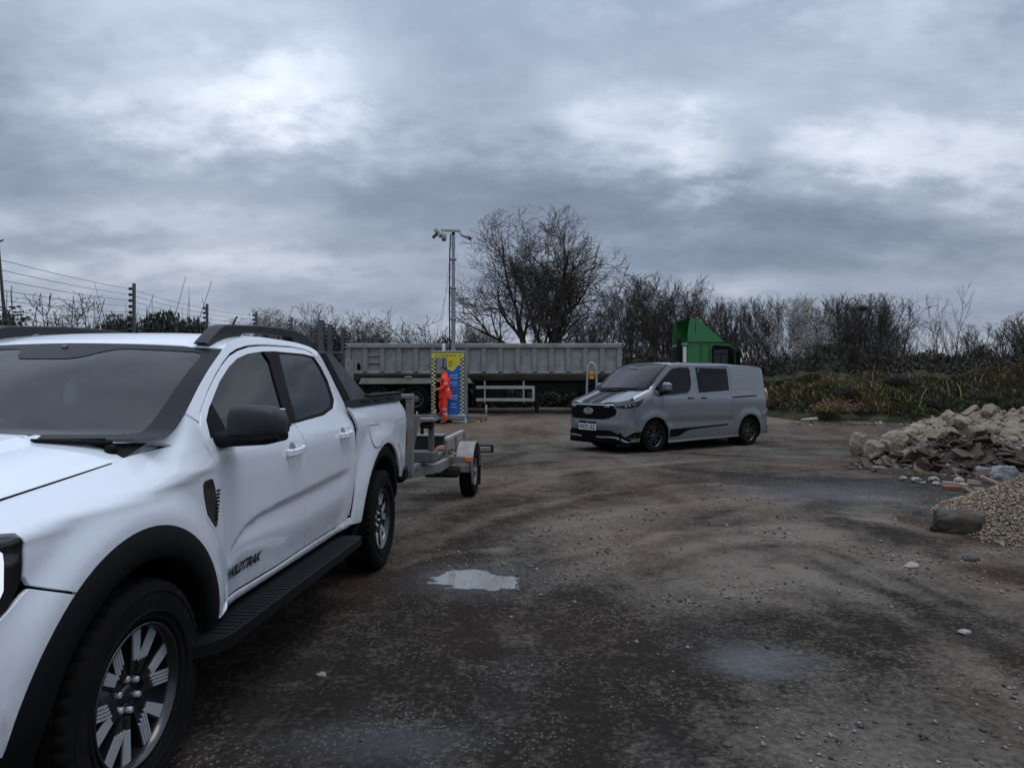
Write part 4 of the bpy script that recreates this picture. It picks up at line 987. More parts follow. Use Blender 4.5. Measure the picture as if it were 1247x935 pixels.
    panel('inner_shell', SF, [(-.10, 1.37), (.12, 1.62), (.5, 1.90), (.7, 1.95), (2.6, 1.97), (3.86, 1.93), (3.92, 1.3), (3.92, .34), (3.72, .34)] + arc(3.235, .45, 0, 180)[::1] + [(2.7, .26), (.5, .26)] + arc(0, .45, 12, 120)[2:] + [(-.3, 1.2)], DK, t, step=.07, gap=0, off=-.028, depth=0, holes=[inset(win1, -.012), inset(win2, -.012)])
    for yc in (0, 3.235):
        m = MB(); vs = []; fs = []; n = 32
        for i in range(n+1):
            a = R(-22+224*i/n)
            for x, r in ((side(yc+.42*math.cos(a), .36+.42*math.sin(a))[0]-.012, .424), (.58, .43)): vs.append(Vector((x, yc+r*math.cos(a), .36+r*math.sin(a))))
        for i in range(n): fs.append((2*i, 2*i+1, 2*i+3, 2*i+2))
        m.add(vs, fs, DK, True); m.add([Vector((.58, yc+.44*math.cos(2*PI*i/24), .40+.44*math.sin(2*PI*i/24))) for i in range(24)], [tuple(range(24))], DK)
        m.build('wheel_arch_liner', t)
    m = MB(); m.tube([SF.p(3.93, .95, .004), SF.p(3.945, 1.15, .008), SF.p(3.945, 1.42, .006)], .035, MT['red'], 8); m.build('tail_light', t)
    panel('bumper_reflector', SF, [(3.80, .86), (3.93, .90), (3.93, .80), (3.72, .765)], GP, t, step=.05, gap=0, off=.02, depth=.02)
    for o in kids(t): mirror(o, t)
    # nose
    us = [i/12-1 for i in range(25)]
    def ztop(u): p = nose(u, 1.0); return max(1.0, H(p[0]*.93, p[1])[2])-.012
    npoly = [(-1, .25)]+[(u, .25) for u in us[1:-1]]+[(1, .25)]+[(u, min(1.17, ztop(u))) for u in us[::-1]]
    panel('front_bumper', NF, npoly, GP, t, step=.045, gap=.001)
    m = MB(); m.box((0, -.2, .32), (1.75, 1.5, .26), DK); m.box((0, 1.9, .36), (1.5, 3.6, .26), DK); m.build('underbody', t)
    g_ = smooth_poly([(U(-.70), 1.045), (U(.70), 1.045), (U(.80), .93), (U(.765), .83), (U(.50), .742), (U(-.50), .742), (U(-.765), .83), (U(-.80), .93)], .03, 3)
    gr = panel('grille', NF, g_, MT['grille'], t, step=.06, gap=0, off=.004, depth=.004)
    m = MB()
    for r_ in range(6):
        z = .775+.045*r_
        for k in range(-11, 12):
            x = k*.062+(.031 if r_ % 2 else 0)
            if abs(x) < .66+.1*(r_ > 1): m.box(NF.p(U(x), z, .007), (.036, .010, .020), MT['grillebar'])
    m.build('grille_mesh', gr)
    m = MB(); m.tube([NF.p(U(-.72+.06*i), 1.055, .012) for i in range(25)], .012, MT['chrome'], 6); m.build('chrome_strip', gr)
    for s in (-1, 1): m = MB(); m.box(NF.p(U(s*.56), 1.018, .012), (.16, .02, .028), MT['chrome'], rot=(0, 0, s*.12), bev=.004); m.build('grille_badge', gr)
    el = [(.158*math.cos(2*PI*i/28), .920+.068*math.sin(2*PI*i/28)) for i in range(28)]
    bd = panel('badge_oval', NF, [(U(x), z) for x, z in el], MT['badge_silver'], gr, step=.03, gap=0, off=.016, depth=.012)
    el = [(.140*math.cos(2*PI*i/28), .920+.053*math.sin(2*PI*i/28)) for i in range(28)]
    panel('badge_field', NF, [(U(x), z) for x, z in el], MT['badge'], bd, step=.03, gap=0, off=.019, depth=.002)
    FX = Surf(lambda x, z: nose(U(x) if abs(x) > 1e-4 else 0., z))
    obj('badge_script', text_mesh('Ford', .095, MT['badge_silver'], FX, 0., .920, .022, .35, 1.25, bold=.002), bd)
    # headlights
    hlp = [(U(.70), 1.052), (.80, 1.10), (1.0, 1.155), (1.20, 1.20), (1.27, 1.205), (1.25, 1.16), (1.12, 1.045), (1.0, 1.000), (.80, .985), (U(.80), 1.0)]
    def nz2(u, z):
        return nose(u, z)
    for s in (1, -1):
        F2 = NF
        pl = [(s*u, z) for u, z in hlp]
        h = panel('headlight', F2, pl, MT['lampblack'], t, step=.04, gap=0, off=.008, depth=.02)
        top = [(s*u, z) for u, z in [(U(.70), 1.046), (.80, 1.088), (1.0, 1.143), (1.24, 1.195), (1.22, 1.175), (1.0, 1.122), (.80, 1.068), (U(.72), 1.034)]]
        panel('running_lamp', F2, top, MT['lampclear'], h, step=.03, gap=0, off=.012, depth=.004)
        for q, u in enumerate((.78, .88, .98)):
            panel('lamp_lens', F2, [(s*(u+.030*math.cos(2*PI*i/14)), 1.035+.02*q+.020*math.sin(2*PI*i/14)) for i in range(14)], MT['lampclear'], h, step=.03, gap=0, off=.012, depth=.004)
        # lower sculpted intake, skid plate, dark corner
        pl = [(s*u, z) for u, z in [(.74, .77), (.90, .785), (.985, .75), (1.0, .56), (.93, .545)]]
        panel('intake_recess', F2, pl, MT['grey_paint2'], t, step=.05, gap=0, off=.0025, depth=.002, rnd=.03)
        pl = [(s*u, z) for u, z in [(.76, .36), (.98, .46), (1.2, .475), (1.2, .335), (.95, .33)]]
        panel('corner_trim', F2, pl, DK, t, step=.05, gap=0, off=.004, depth=.003)
        pl = [(s*U(x), z) for x, z in [(.26, .365), (.68, .375), (.80, .365), (.93, .285), (.955, .25), (.925, .245), (.76, .335), (.66, .345), (.26, .335)]]
        panel('skid_trim', F2, pl, MT['satin'], t, step=.05, gap=0, off=.020, depth=.02)
    lb = [(U(x), z) for x, z in [(-.93, .50), (-.5, .505), (.5, .505), (.66, .50), (.80, .44), (.97, .30), (.93, .245), (-.93, .245), (-.965, .34)]]
    panel('lower_grille', NF, lb, DK, t, step=.06, gap=0, off=.007, depth=.006)
    # number plate
    PF = Surf(lambda x, z: (x, -1.155, z))
    m = MB(); m.box((0, -1.147, .565), (.60, .014, .145), MT['plate'], bev=.004); np_ = m.build('number_plate', t)
    obj('plate_lettering', text_mesh('WX75 LRZ', .142, MT['plate_ink'], PF, 0., .565, .003, 0, .80, bold=.004), np_)
    for x in (-.155, .155): m = MB(); m.box((x, -1.14, .662), (.27, .03, .045), DK, bev=.008); m.build('bumper_slot', t)
    # bonnet with stripes
    front = []
    for i in range(25):
        u = -.90+1.8*i/24; p = nose(u, 1.06); front.append((p[0]*.97, p[1]+.012))
    rear = [(.865, -.235), (.80, -.265), (.5, -.36), (0, -.41), (-.5, -.36), (-.80, -.265), (-.865, -.235)]
    panel('bonnet', HF, front+[(.866, -.50)]+rear+[(-.866, -.50)], GP, t, step=.05, gap=.004)
    for s in (1, -1):
        pl = [(s*.022, -.42), (s*.022, -.78), (s*.022, -1.075), (s*.20, -1.07), (s*.335, -1.05), (s*.34, -.78), (s*.35, -.405), (s*.2, -.415)]
        panel('bonnet_stripe', HF, pl, MT['stripe'], t, step=.05, gap=0, off=.0022, depth=.001)
    # screen and roof
    ap = herm([(0, -.205), (.2, -.05), (.4, .12), (.6, .30), (.8, .47), (1, .60)]); az = herm([(-.205, 1.385), (-.05, 1.51), (.12, 1.645), (.30, 1.785), (.50, 1.925), (.60, 1.968)])
    def ws(a, v):
        y = ap(v); z = az(y); x = side(max(y, .16), z)[0]-.006-.04*(1-sm(0, .35, v))
        return (a*x, y-(1-abs(a)**2.2)*(.24*(1-v)+.08*v), z+.03*(1-a*a)*v)
    WS = Surf(ws)
    full = [(-1, .0), (1, .0), (1, .985), (-1, .985)]
    clear = smooth_poly([(-.93, .09), (.93, .09), (.94, .94), (.28, .94), (.12, .86), (-.12, .86), (-.28, .94), (-.94, .94)], .06, 4)
    sc = patch('windscreen', WS, -1, 1, 0, .985, 24, 14, MT['wscreen_van'], t)
    panel('windscreen_band', WS, full, MT['frit'], sc, step=.09, gap=0, off=.0025, depth=0, holes=[clear])
    zed = herm([(.5, 1.925), (.60, 1.968), (.70, 1.985), (1.0, 2.003), (1.6, 2.01), (2.57, 2.003), (3.3, 1.98), (3.84, 1.95), (3.93, 1.88)])
    def roof(a, y): return (a*(side(max(y, .3), zed(y))[0]+.001), y-(1-abs(a)**2.2)*.08*(1-sm(.5, 1.2, y)), zed(y)+.045*(1-abs(a)**3)-.010*(1-sm(0, .05, abs(abs(a)-.80))))
    RF = Surf(roof)
    panel('roof', RF, [(-1, .60), (1, .60), (1, 3.92), (-1, 3.92)], GP, t, step=.08, gap=0)
    for s in (1, -1): panel('roof_stripe', RF, [(s*.027, .62), (s*.43, .62), (s*.43, 3.85), (s*.027, 3.85)], MT['stripe'], t, step=.1, gap=0, off=.002, depth=.001)
    m = MB(); m.tube([RF.p(.0, 1.0), RF.p(.0, .98, .01)], .03, BP, 8); m.box(RF.p(.72, 1.0, .012), (.05, .18, .03), BP, bev=.01); m.build('roof_fitting', t)
    m = MB(); vs = []; n = 16
    for i in range(n+1):
        a = -1+2*i/n; vs += [RF.p(a, 3.92), Vector((a*.93, 3.99-.05*a*a, 1.35)), Vector((a*.94, 4.0-.05*a*a, .30))]
    m.add(vs, [(3*i+q, 3*i+3+q, 3*i+4+q, 3*i+1+q) for i in range(n) for q in (0, 1)], GP, True); m.build('rear_doors', t, recalc=True)
    m = MB(); m.box((0, 3.97, .42), (1.86, .14, .26), GP, bev=.04); m.build('rear_bumper', t)
    m = MB(); vs = []
    for i in range(21):
        a = -1+i/10; p = WS.p(a, .01); vs += [p+Vector((0, .02, -.012)), Vector((p.x*.985, p.y-.10, H(min(.86, abs(p.x))*.98, p.y-.10)[2]-.03))]
    m.add(vs, [(2*i, 2*i+1, 2*i+3, 2*i+2) for i in range(20)], BP, True); m.build('cowl', t, recalc=True)
    for a0, a1 in ((.75, -.05), (-.05, -.8)):
        m = MB(); m.tube([WS.p(a0, .03, .012), WS.p((a0+a1)/2, .05, .015), WS.p(a1, .05, .01)], .010, BP, 6); m.build('wiper', t)
    # cabin
    I = MT['interior']
    m = MB(); m.box((0, .12, 1.22), (1.70, .55, .26), I, bev=.08); m.build('dashboard', t)
    m = MB(); m.tube([Vector((-.42+.2*math.cos(2*PI*i/24), .50-.2*math.sin(2*PI*i/24)*.6, 1.30+.2*math.sin(2*PI*i/24)*.8)) for i in range(25)], .018, MT['charcoal'], 8); m.bar((-.42, .5, 1.3), (-.42, .2, 1.22), .05, .05, I); m.build('steering_wheel', t)
    for x in (-.42, .42):
        m = MB(); m.box((x, .95, .95), (.52, .5, .18), I, bev=.06); m.box((x, 1.22, 1.30), (.50, .16, .70), I, rot=(R(-12), 0, 0), bev=.06); m.box((x, 1.32, 1.70), (.28, .10, .20), I, rot=(R(-10), 0, 0), bev=.04); m.build('seat', t)
    m = MB(); m.box((0, 1.52, 1.15), (1.7, .04, 1.5), I); m.box((0, 2.6, 1.0), (1.7, .05, 1.6), I); m.build('bulkhead', t)
    m = MB(); m.box((0, .26, 1.86), (.24, .03, .08), I, bev=.01); m.build('rear_view_mirror', t)
    for s in (1, -1):
        m = MB(); m.box((s*1.115, .21, 1.455), (.21, .15, .21), GP, bev=.05); m.bar((s*.90, .24, 1.31), (s*1.10, .20, 1.33), .16, .06, BP, .02); m.box((s*1.10, .21, 1.345), (.20, .15, .04), BP, bev=.012)
        o = m.build('wing_mirror', t); m = MB(); m.box((s*1.115, .288, 1.455), (.16, .006, .15), MT['chrome']); m.build('mirror_glass', o)
        for y in (0, 3.235): wheel(t, (s*.855, y, .352), .353, .225, .235, 'van', s, tread=72)
MT['grey_paint'] = mat('grey_paint', (.128, .142, .155), .32, 0, 1.0, .04, var=.03, vscale=200, mud=(.85, .25, .7))
MT['grey_paint2'] = mat('grey_recess', (.145, .158, .180), .5)
MT['badge_silver'] = mat('badge_silver', (.50, .51, .53), .35, .2)
MT['lampblack'] = mat('lamp_housing', (.012, .013, .015), .22, spec=.35)
MT['stripe'] = mat('black_stripe', (.012, .0125, .014), .5, spec=.2)
MT['grille'] = mat('grille_back', (.003, .003, .003), .8, spec=.1)
MT['grillebar'] = mat('grille_mesh', (.006, .006, .007), .35, spec=.3)
MT['badge'] = mat('badge_field', (.03, .034, .045), .3, coat=.5)
MT['lampclear'] = mat('lamp_clear', (.26, .28, .30), .1, .2, coat=1.)
MT['satin'] = mat('satin_trim', (.42, .43, .45), .35, .6)
MT['plate'] = mat('plate_white', (.66, .66, .64), .4)
MT['plate_ink'] = mat('plate_ink', (.01, .01, .01), .5)
MT['vanside'] = glass('van_side_glass', (.12, .13, .15), gl=.55)
MT['vanside2'] = glass('van_privacy_glass', (.03, .035, .04), gl=.5)
MT['wscreen_van'] = glass('van_windscreen', (.55, .62, .66), gl=.9)
build_van()
# ------------------------------------------------------------------ tipper trailer and its tractor
MT['tipper'] = mat('tipper_paint', (.27, .265, .245), .62, var=.10, vscale=3, bump=.12, bscale=12, dirt=(.12, .105, .08), dirtamt=.75, dscale=1.4)
MT['tipper_panel'] = mat('tipper_panel', (.30, .30, .285), .6, var=.14, vscale=2.5, bump=.35, bscale=5, dirt=(.10, .085, .065), dirtamt=.65, dscale=2.6)
MT['fender'] = mat('beige_fender', (.30, .28, .22), .6, var=.1, dirt=(.12, .08, .04), dirtamt=.6, dscale=3)
MT['chassis'] = mat('chassis_black', (.010, .010, .010), .7, dirt=(.035, .030, .024), dirtamt=.6, var=.2, spec=.2)
MT['guard'] = mat('side_guard', (.36, .35, .32), .6, var=.1, dirt=(.15, .12, .08), dirtamt=.5)
MT['green'] = mat('green_cab_paint', (.020, .165, .034), .42, coat=.35, var=.12, vscale=3, dirt=(.03, .075, .03), dirtamt=.35, dscale=2)
MT['white_plain'] = mat('white_plain', (.62, .63, .62), .5, var=.08)
def build_tipper():
    Y0 = 25.5; G = .47
    t = thing('tipper_trailer', 'long grey ribbed steel tipper trailer parked across the yard', 'trailer', (-1.04, Y0+1.25, G))
    # local: x along, y depth (near side -1.25), z up from the ground there
    x0, x1 = -5.02, 5.02; yn = -1.25; zt, zb = 2.56, 1.40
    TP = MT['tipper']
    m = MB(); m.box((0, -yn*0, (zt+zb)/2-.03), (x1-x0-.06, 2.30, zt-zb-.30), TP); bd = m.build('body', t)
    for s in (-1, 1):
        m = MB(); m.box((0, s*1.20, zt-.085), (x1-x0, .16, .17), TP, bev=.02); m.build('top_rail', t)
        m = MB(); m.box((0, s*1.18, 1.50), (x1-x0, .12, .10), TP, bev=.02); m.build('bottom_rail', t)
    rx = [(-5.02, -4.85)]
    pitch = .6155; first = -4.80
    ribs = []
    for k in range(17):
        c = first-.13+pitch*k+.02
        ribs.append(c)
    proto = None
    for k, c in enumerate(ribs):
        for s in ((-1, 1) if True else ()):
            if proto is None:
                m = MB(); m.prism([(-.105, 0), (.105, 0), (.082, -.085), (-.082, -.085)], 1.44, zt-.165, TP, 'z'); proto = m.mesh('rib'); 
            o = obj('rib', proto, t); o.location = (c, s*1.155, 0)
            if s > 0: o.rotation_euler.z = PI
    for k in range(16):
        c = (ribs[k]+ribs[k+1])/2
        o = None
        m = MB(); n = 6; vs = []; fs = []
        for i in range(n+1):
            for j in range(n+1):
                u, v = i/n, j/n; d = .030*(noise.noise(Vector((k*3.1+u*2.5, v*3.5, 2.))))*math.sin(PI*u)*math.sin(PI*v)
                vs.append((c-.20+.40*u, -1.162-d*.9, 1.56+.83*v))
        for i in range(n):
            for j in range(n): a = i*(n+1)+j; fs.append((a, a+n+1, a+n+2, a+1))
        m.add(vs, fs, MT['tipper_panel'], True); m.build('side_panel', t)
    m = MB()
    for z in (1.86, 2.13): m.box((ribs[1]/2+ribs[2]/2, -1.20, z), (.42, .07, .045), TP)
    m.build('ladder_rung', t)
    m = MB(); m.prism([(-.10, 1.62), (.02, 1.60), (.05, 1.70), (-.02, 1.86), (-.09, 1.84)], -.005, .005, MT['dark'], 'y'); o = m.build('rust_hole', t); o.location = ((ribs[0]+ribs[1])/2+.10, -1.185, 0)
    m = MB(); m.prism([(-1.25, 1.46), (1.25, 1.46), (.75, 1.22), (-.75, 1.22)], x0+.25, x1-.1, TP, 'x'); m.build('belly', t)
    m = MB(); m.box((x0-.02, 0, 1.92), (.10, 2.46, 1.30), TP, bev=.02); m.box((x0+.10, -1.235, 1.55), (.42, .05, .80), TP, bev=.01); m.build('tail_door', t)
    m = MB(); m.box((x1-.04, 0, 2.0), (.10, 2.40, 1.16), TP, bev=.02); m.build('head_board', t)
    CH = MT['chassis']
    m = MB()
    for s in (-.45, .45): m.box((.1, s, 1.06), (9.7, .14, .30), CH)
    for x in (-4, -2.6, -1.2, .5, 2., 3.6): m.box((x, 0, 1.06), (.12, .9, .2), CH)
    m.build('chassis_frame', t)
    for x in (-3.87, -2.46, -1.05):
        m = MB(); m.bar((x, -1.0, .53), (x, 1.0, .53), .13, .13, CH); m.build('axle', t)
        for s in (-1, 1):
            w = wheel(t, (x, s*1.05, .53), .53, .385, .285, 'lorry', 1, tread=60); w.rotation_euler.z = -PI/2 if s < 0 else PI/2
    # fender strip over the bogie
    m = MB(); P = [(-4.52, 1.10), (-4.42, 1.30), (-.50, 1.30), (-.38, 1.13), (-.40, 1.115), (-4.50, 1.085)]
    m.prism([(a, b) for a, b in P], -1.27, -1.20, MT['fender'], 'y'); m.box((-2.45, -1.05, 1.29), (3.9, .40, .02), MT['fender'], bev=.004); m.build('wing_strip', t)
    m = MB(); m.box((-2.72, -1.285, 1.335), (.27, .05, .05), MT['guard'], bev=.01); m.build('marker_bracket', t)
    # side guard
    for z in (.96, .51):
        m = MB(); m.box((.80, -1.22, z), (2.13, .04, .115), MT['guard'], bev=.01); m.build('guard_rail', t)
    m = MB(); m.box((1.82, -1.222, .735), (.10, .05, .36), MT['guard'], bev=.01); m.build('guard_end', t)
    for x in (.05, 1.46): m = MB(); m.box((x, -1.19, .80), (.055, .05, .80), MT['guard']); m.build('guard_strut', t)
    for s in (-.75, .75):
        m = MB(); m.box((1.98, s, .68), (.13, .13, .80), CH); m.box((1.98, s, .16), (.10, .10, .40), CH); m.box((1.98, s, -.02), (.30, .26, .04), CH); m.build('landing_leg', t)
    m = MB(); m.box((.2, 0, .66), (1.2, 1.5, .5), CH, bev=.06); m.build('tool_locker', t)
    m = MB(); m.box((-4.6, 0, .75), (.5, 1.9, .5), CH); m.box((2.6, 0, .95), (3., 1.4, .3), CH); m.build('cross_member', t)
    m = MB(); m.tube([(-.35, -1.22, 1.15), (-.33, -1.24, .95), (-.30, -1.22, .5)], .02, CH, 6); m.build('hanging_hose', t)
build_tipper()
def build_tractor():
    t = thing('tractor_unit', 'green day cab lorry with a tall roof deflector behind the grey van', 'lorry', (7.22, 26.75, .55))
    G, DK, CH = MT['green'], MT['dark'], MT['chassis']
    x0, x1 = -.86, .95; yn = -1.22
    # cab shell: side profile swept across
    prof = smooth_poly([(x0, .95), (x1-.02, .95), (x1+.06, 1.15), (x1+.05, 1.75), (x1-.10, 2.40), (x1-.24, 2.52), (x0, 2.55)], .08, 4)
    m = MB(); n = len(prof); ys = [(-1.22, .0), (-1.235, .03), (1.235, .03), (1.22, 0)]
    vs = []
    for y, e in ((-1.17, 0), (-1.235, .05), (1.235, .05), (1.17, 0)):
        c = (.05, 1.75)
        for a, b in prof: k = 1 if e else .965; vs.append((c[0]+(a-c[0])*k, y, c[1]+(b-c[1])*k))
    fs = [(q*n+i, q*n+(i+1) % n, (q+1)*n+(i+1) % n, (q+1)*n+i) for q in range(3) for i in range(n)]+[tuple(range(n)), tuple(range(3*n, 4*n))[::-1]]
    m.add(vs, fs, G); cb = m.build('cab', t, recalc=True)
    for s in (-1, 1):
        # panel grooves behind the door
        m = MB(); m.box((-.36, s*1.237, 1.75), (.018, .008, 1.45), DK); m.build('panel_joint', t)
        m = MB(); m.box((-.05, s*1.237, 1.75), (.018, .008, 1.45), DK); m.build('door_joint', t)
        win = smooth_poly([(.05, 1.62), (.05, 2.36), (.12, 2.42), (.70, 2.38), (.80, 2.30), (.86, 1.72), (.80, 1.60)], .05, 3)
        m = MB(); m.prism([(a, b) for a, b in win], s*1.236, s*1.243, DK, 'y'); w = m.build('door_window', t)
        m = MB(); m.box((.36, s*1.246, 1.95), (.50, .006, .60), MT['privacy2'], bev=.002); m.build('window_pane', w)
        m = MB(); m.bar((.12, s*1.25, 2.10), (.62, s*1.25, 2.10), .012, .03, DK); m.bar((.62, s*1.25, 2.10), (.68, s*1.25, 1.65), .012, .03, DK); m.bar((.34, s*1.25, 2.08), (.36, s*1.25, 1.65), .012, .025, DK); m.build('window_bar', w)
        m = MB(); m.box((.94, s*1.42, 1.95), (.12, .20, .50), DK, bev=.03); m.bar((.86, s*1.22, 2.25), (.93, s*1.40, 2.2), .03, .03, DK); m.bar((.86, s*1.22, 1.70), (.93, s*1.40, 1.72), .03, .03, DK); m.build('wing_mirror', t)
        m = MB(); m.box((.72, s*1.245, 1.30), (.10, .02, .05), DK, bev=.006); m.build('door_handle', t)
        m = MB(); m.box((.98, s*.95, .92), (.08, .40, .24), MT['lampclear'], bev=.03); m.build('headlight', t)
    # roof deflector, hollow and open at the back
    for s in (-1, 1):
        m = MB()
        P = [(x0+.02, 2.53), (x0+.03, 2.85), (x0+.07, 3.15), (-.75, 3.36), (-.70, 3.43), (-.62, 3.42), (-.48, 3.34), (-.2, 3.15), (.02, 2.97), (.22, 2.80), (.40, 2.63), (.50, 2.53)]
        m.prism([(a, b) for a, b in P], s*1.20, s*1.17, G, 'y'); 
        P2 = [(x0+.03, 2.90), (-.50, 2.83), (.05, 2.66), (.44, 2.53), (x0+.03, 2.54)]
        m.prism(P2, s*1.235, s*1.205, G, 'y'); m.box((-.55, s*1.207, 3.05), (.012, .01, .45), DK)
        m.build('deflector_cheek', t, recalc=True)
    m = MB(); top = [(-.72, 3.41), (-.48, 3.32), (.02, 2.95), (.22, 2.78), (.51, 2.50)]; vs = []
    for a, b in top: vs += [(a, -1.17, b), (a+.03, -.6, b+.05), (a+.04, 0, b+.065), (a+.03, .6, b+.05), (a, 1.17, b)]
    for a, b in top: vs += [(a, -1.17, b-.02), (a+.03, -.6, b+.03), (a+.04, 0, b+.045), (a+.03, .6, b+.03), (a, 1.17, b-.02)]
    fs = [(q*5+i, q*5+i+1, q*5+6+i, q*5+5+i) for q in range(4) for i in range(4)]; fs += [tuple(25+k for k in f[::-1]) for f in fs]
    m.add(vs, fs, G, True); m.build('roof_deflector', t)
    # rear cab face details
    m = MB(); m.box((x0-.012, 0, 1.75), (.02, 2.2, 1.4), CH); m.build('cab_back', t)
    m = MB(); m.tube([(x0-.25, -1.02, .9), (x0-.25, -1.02, 2.60), (x0-.25, -1.02, 2.75)], .085, CH, 12); m.build('exhaust_stack', t)
    m = MB(); m.box((x0-.07, -1.17, 1.98), (.13, .09, .80), MT['white_plain'], bev=.02); m.box((x0-.02, -1.18, 2.42), (.22, .11, .08), G, bev=.02); m.build('rear_work_lamp', t)
    m = MB()
    for s in (-.42, .42): m.box((-1.9, s, .95), (5.4, .12, .28), CH)
    m.box((-3.3, 0, 1.18), (.9, .9, .10), CH, bev=.03); m.box((-1.6, -.9, .75), (1.1, .6, .55), CH, bev=.08); m.box((.1, 0, .75), (1.7, 2.3, .45), CH); m.build('chassis_frame', t)
    for x in (0, -2.9, -4.1):
        for s in (-1, 1):
            w = wheel(t, (x, s*1.05, .50), .50, .33, .285, 'lorry', 1, tread=60); w.rotation_euler.z = -PI/2 if s < 0 else PI/2
            if x < 0:
                m = MB(); P = [(x+.60*math.cos(a), .50+.60*math.sin(a)) for a in [PI*i/14 for i in range(15)]]; Q = [(x+.58*math.cos(a), .50+.58*math.sin(a)) for a in [PI*i/14 for i in range(15)]]
                m.prism(P+Q[::-1], s*.85, s*1.24, CH, 'y'); m.build('mudguard', t, recalc=True)
    m = MB(); m.box((x1+.045, 0, 2.02), (.05, 2.1, .75), MT['privacy2'], rot=(0, R(-10), 0)); m.build('windscreen', t)
MT['privacy2'] = mat('dark_glass', (.02, .022, .026), .12, spec=.35)
build_tractor()
def build_hoop():
    t = thing('hoop_rail', 'bent bright metal hoop with amber plate standing behind the van bonnet', 'hoop rail', (2.28, 20.2, rise(20.2)))
    m = MB(); P = [(-.135, 0, 0), (-.13, 0, 1.2), (-.11, 0, 1.75), (-.07, 0, 1.96), (0, 0, 2.02), (.07, 0, 1.97), (.12, 0, 1.85), (.145, 0, 1.6), (.15, 0, 1.2), (.15, 0, 0)]
    m.tube(P, .034, MT['steel_pale'], 10); m.build('hoop', t)
    m = MB(); m.box((0.01, 0, 1.66), (.13, .02, .22), MT['amber2'], bev=.006); m.bar((-.12, 0, 1.66), (.14, 0, 1.66), .02, .02, MT['steel']); m.build('reflector_plate', t)
    m = MB(); m.box((0, 0, .02), (.5, .3, .03), MT['steel'], bev=.008); m.build('base_plate', t)
MT['steel_pale'] = mat('steel_pale', (.30, .31, .32), .4, .3)
MT['amber2'] = mat('amber_plate', (.62, .26, .02), .5)
build_hoop()
# ------------------------------------------------------------------ mobile camera tower with its cabinet
def checker_mat():
    m = bpy.data.materials.new('chequer_tape'); m.use_nodes = True; T = m.node_tree; p = T.nodes['Principled BSDF']; p.inputs['Roughness'].default_value = .5
    tc = N(T, 'ShaderNodeTexCoord'); s = N(T, 'ShaderNodeSeparateXYZ'); L(T, tc.outputs['Object'], s.inputs[0])
    u = M(T, 'FLOOR', M(T, 'MULTIPLY', s.outputs[0], 1/.062)); v = M(T, 'FLOOR', M(T, 'MULTIPLY', s.outputs[2], 1/.062))
    a = M(T, 'MODULO', M(T, 'ABSOLUTE', M(T, 'ADD', u, v)), 2.0)
    c = N(T, 'ShaderNodeMix', data_type='RGBA'); L(T, a, c.inputs[0]); c.inputs[6].default_value = (.62, .60, .22, 1); c.inputs[7].default_value = (.02, .025, .04, 1)
    L(T, c.outputs[2], p.inputs['Base Color']); return m
MT['chequer'] = checker_mat()
MT['yellow'] = mat('yellow_print', (.62, .52, .02), .45)
MT['blue'] = mat('blue_door', (.010, .115, .42), .38, var=.05)
MT['print'] = mat('pale_print', (.40, .55, .75), .5)
MT['cabgrey'] = mat('cabinet_grey', (.20, .21, .23), .5, .2, var=.08)
MT['mast'] = mat('mast_alloy', (.27, .28, .30), .42, .7, var=.08)
MT['lens_dark'] = mat('lens_dark', (.006, .006, .008), .1, coat=1.)
MT['cam_grey'] = mat('camera_grey', (.36, .37, .36), .45, var=.05)
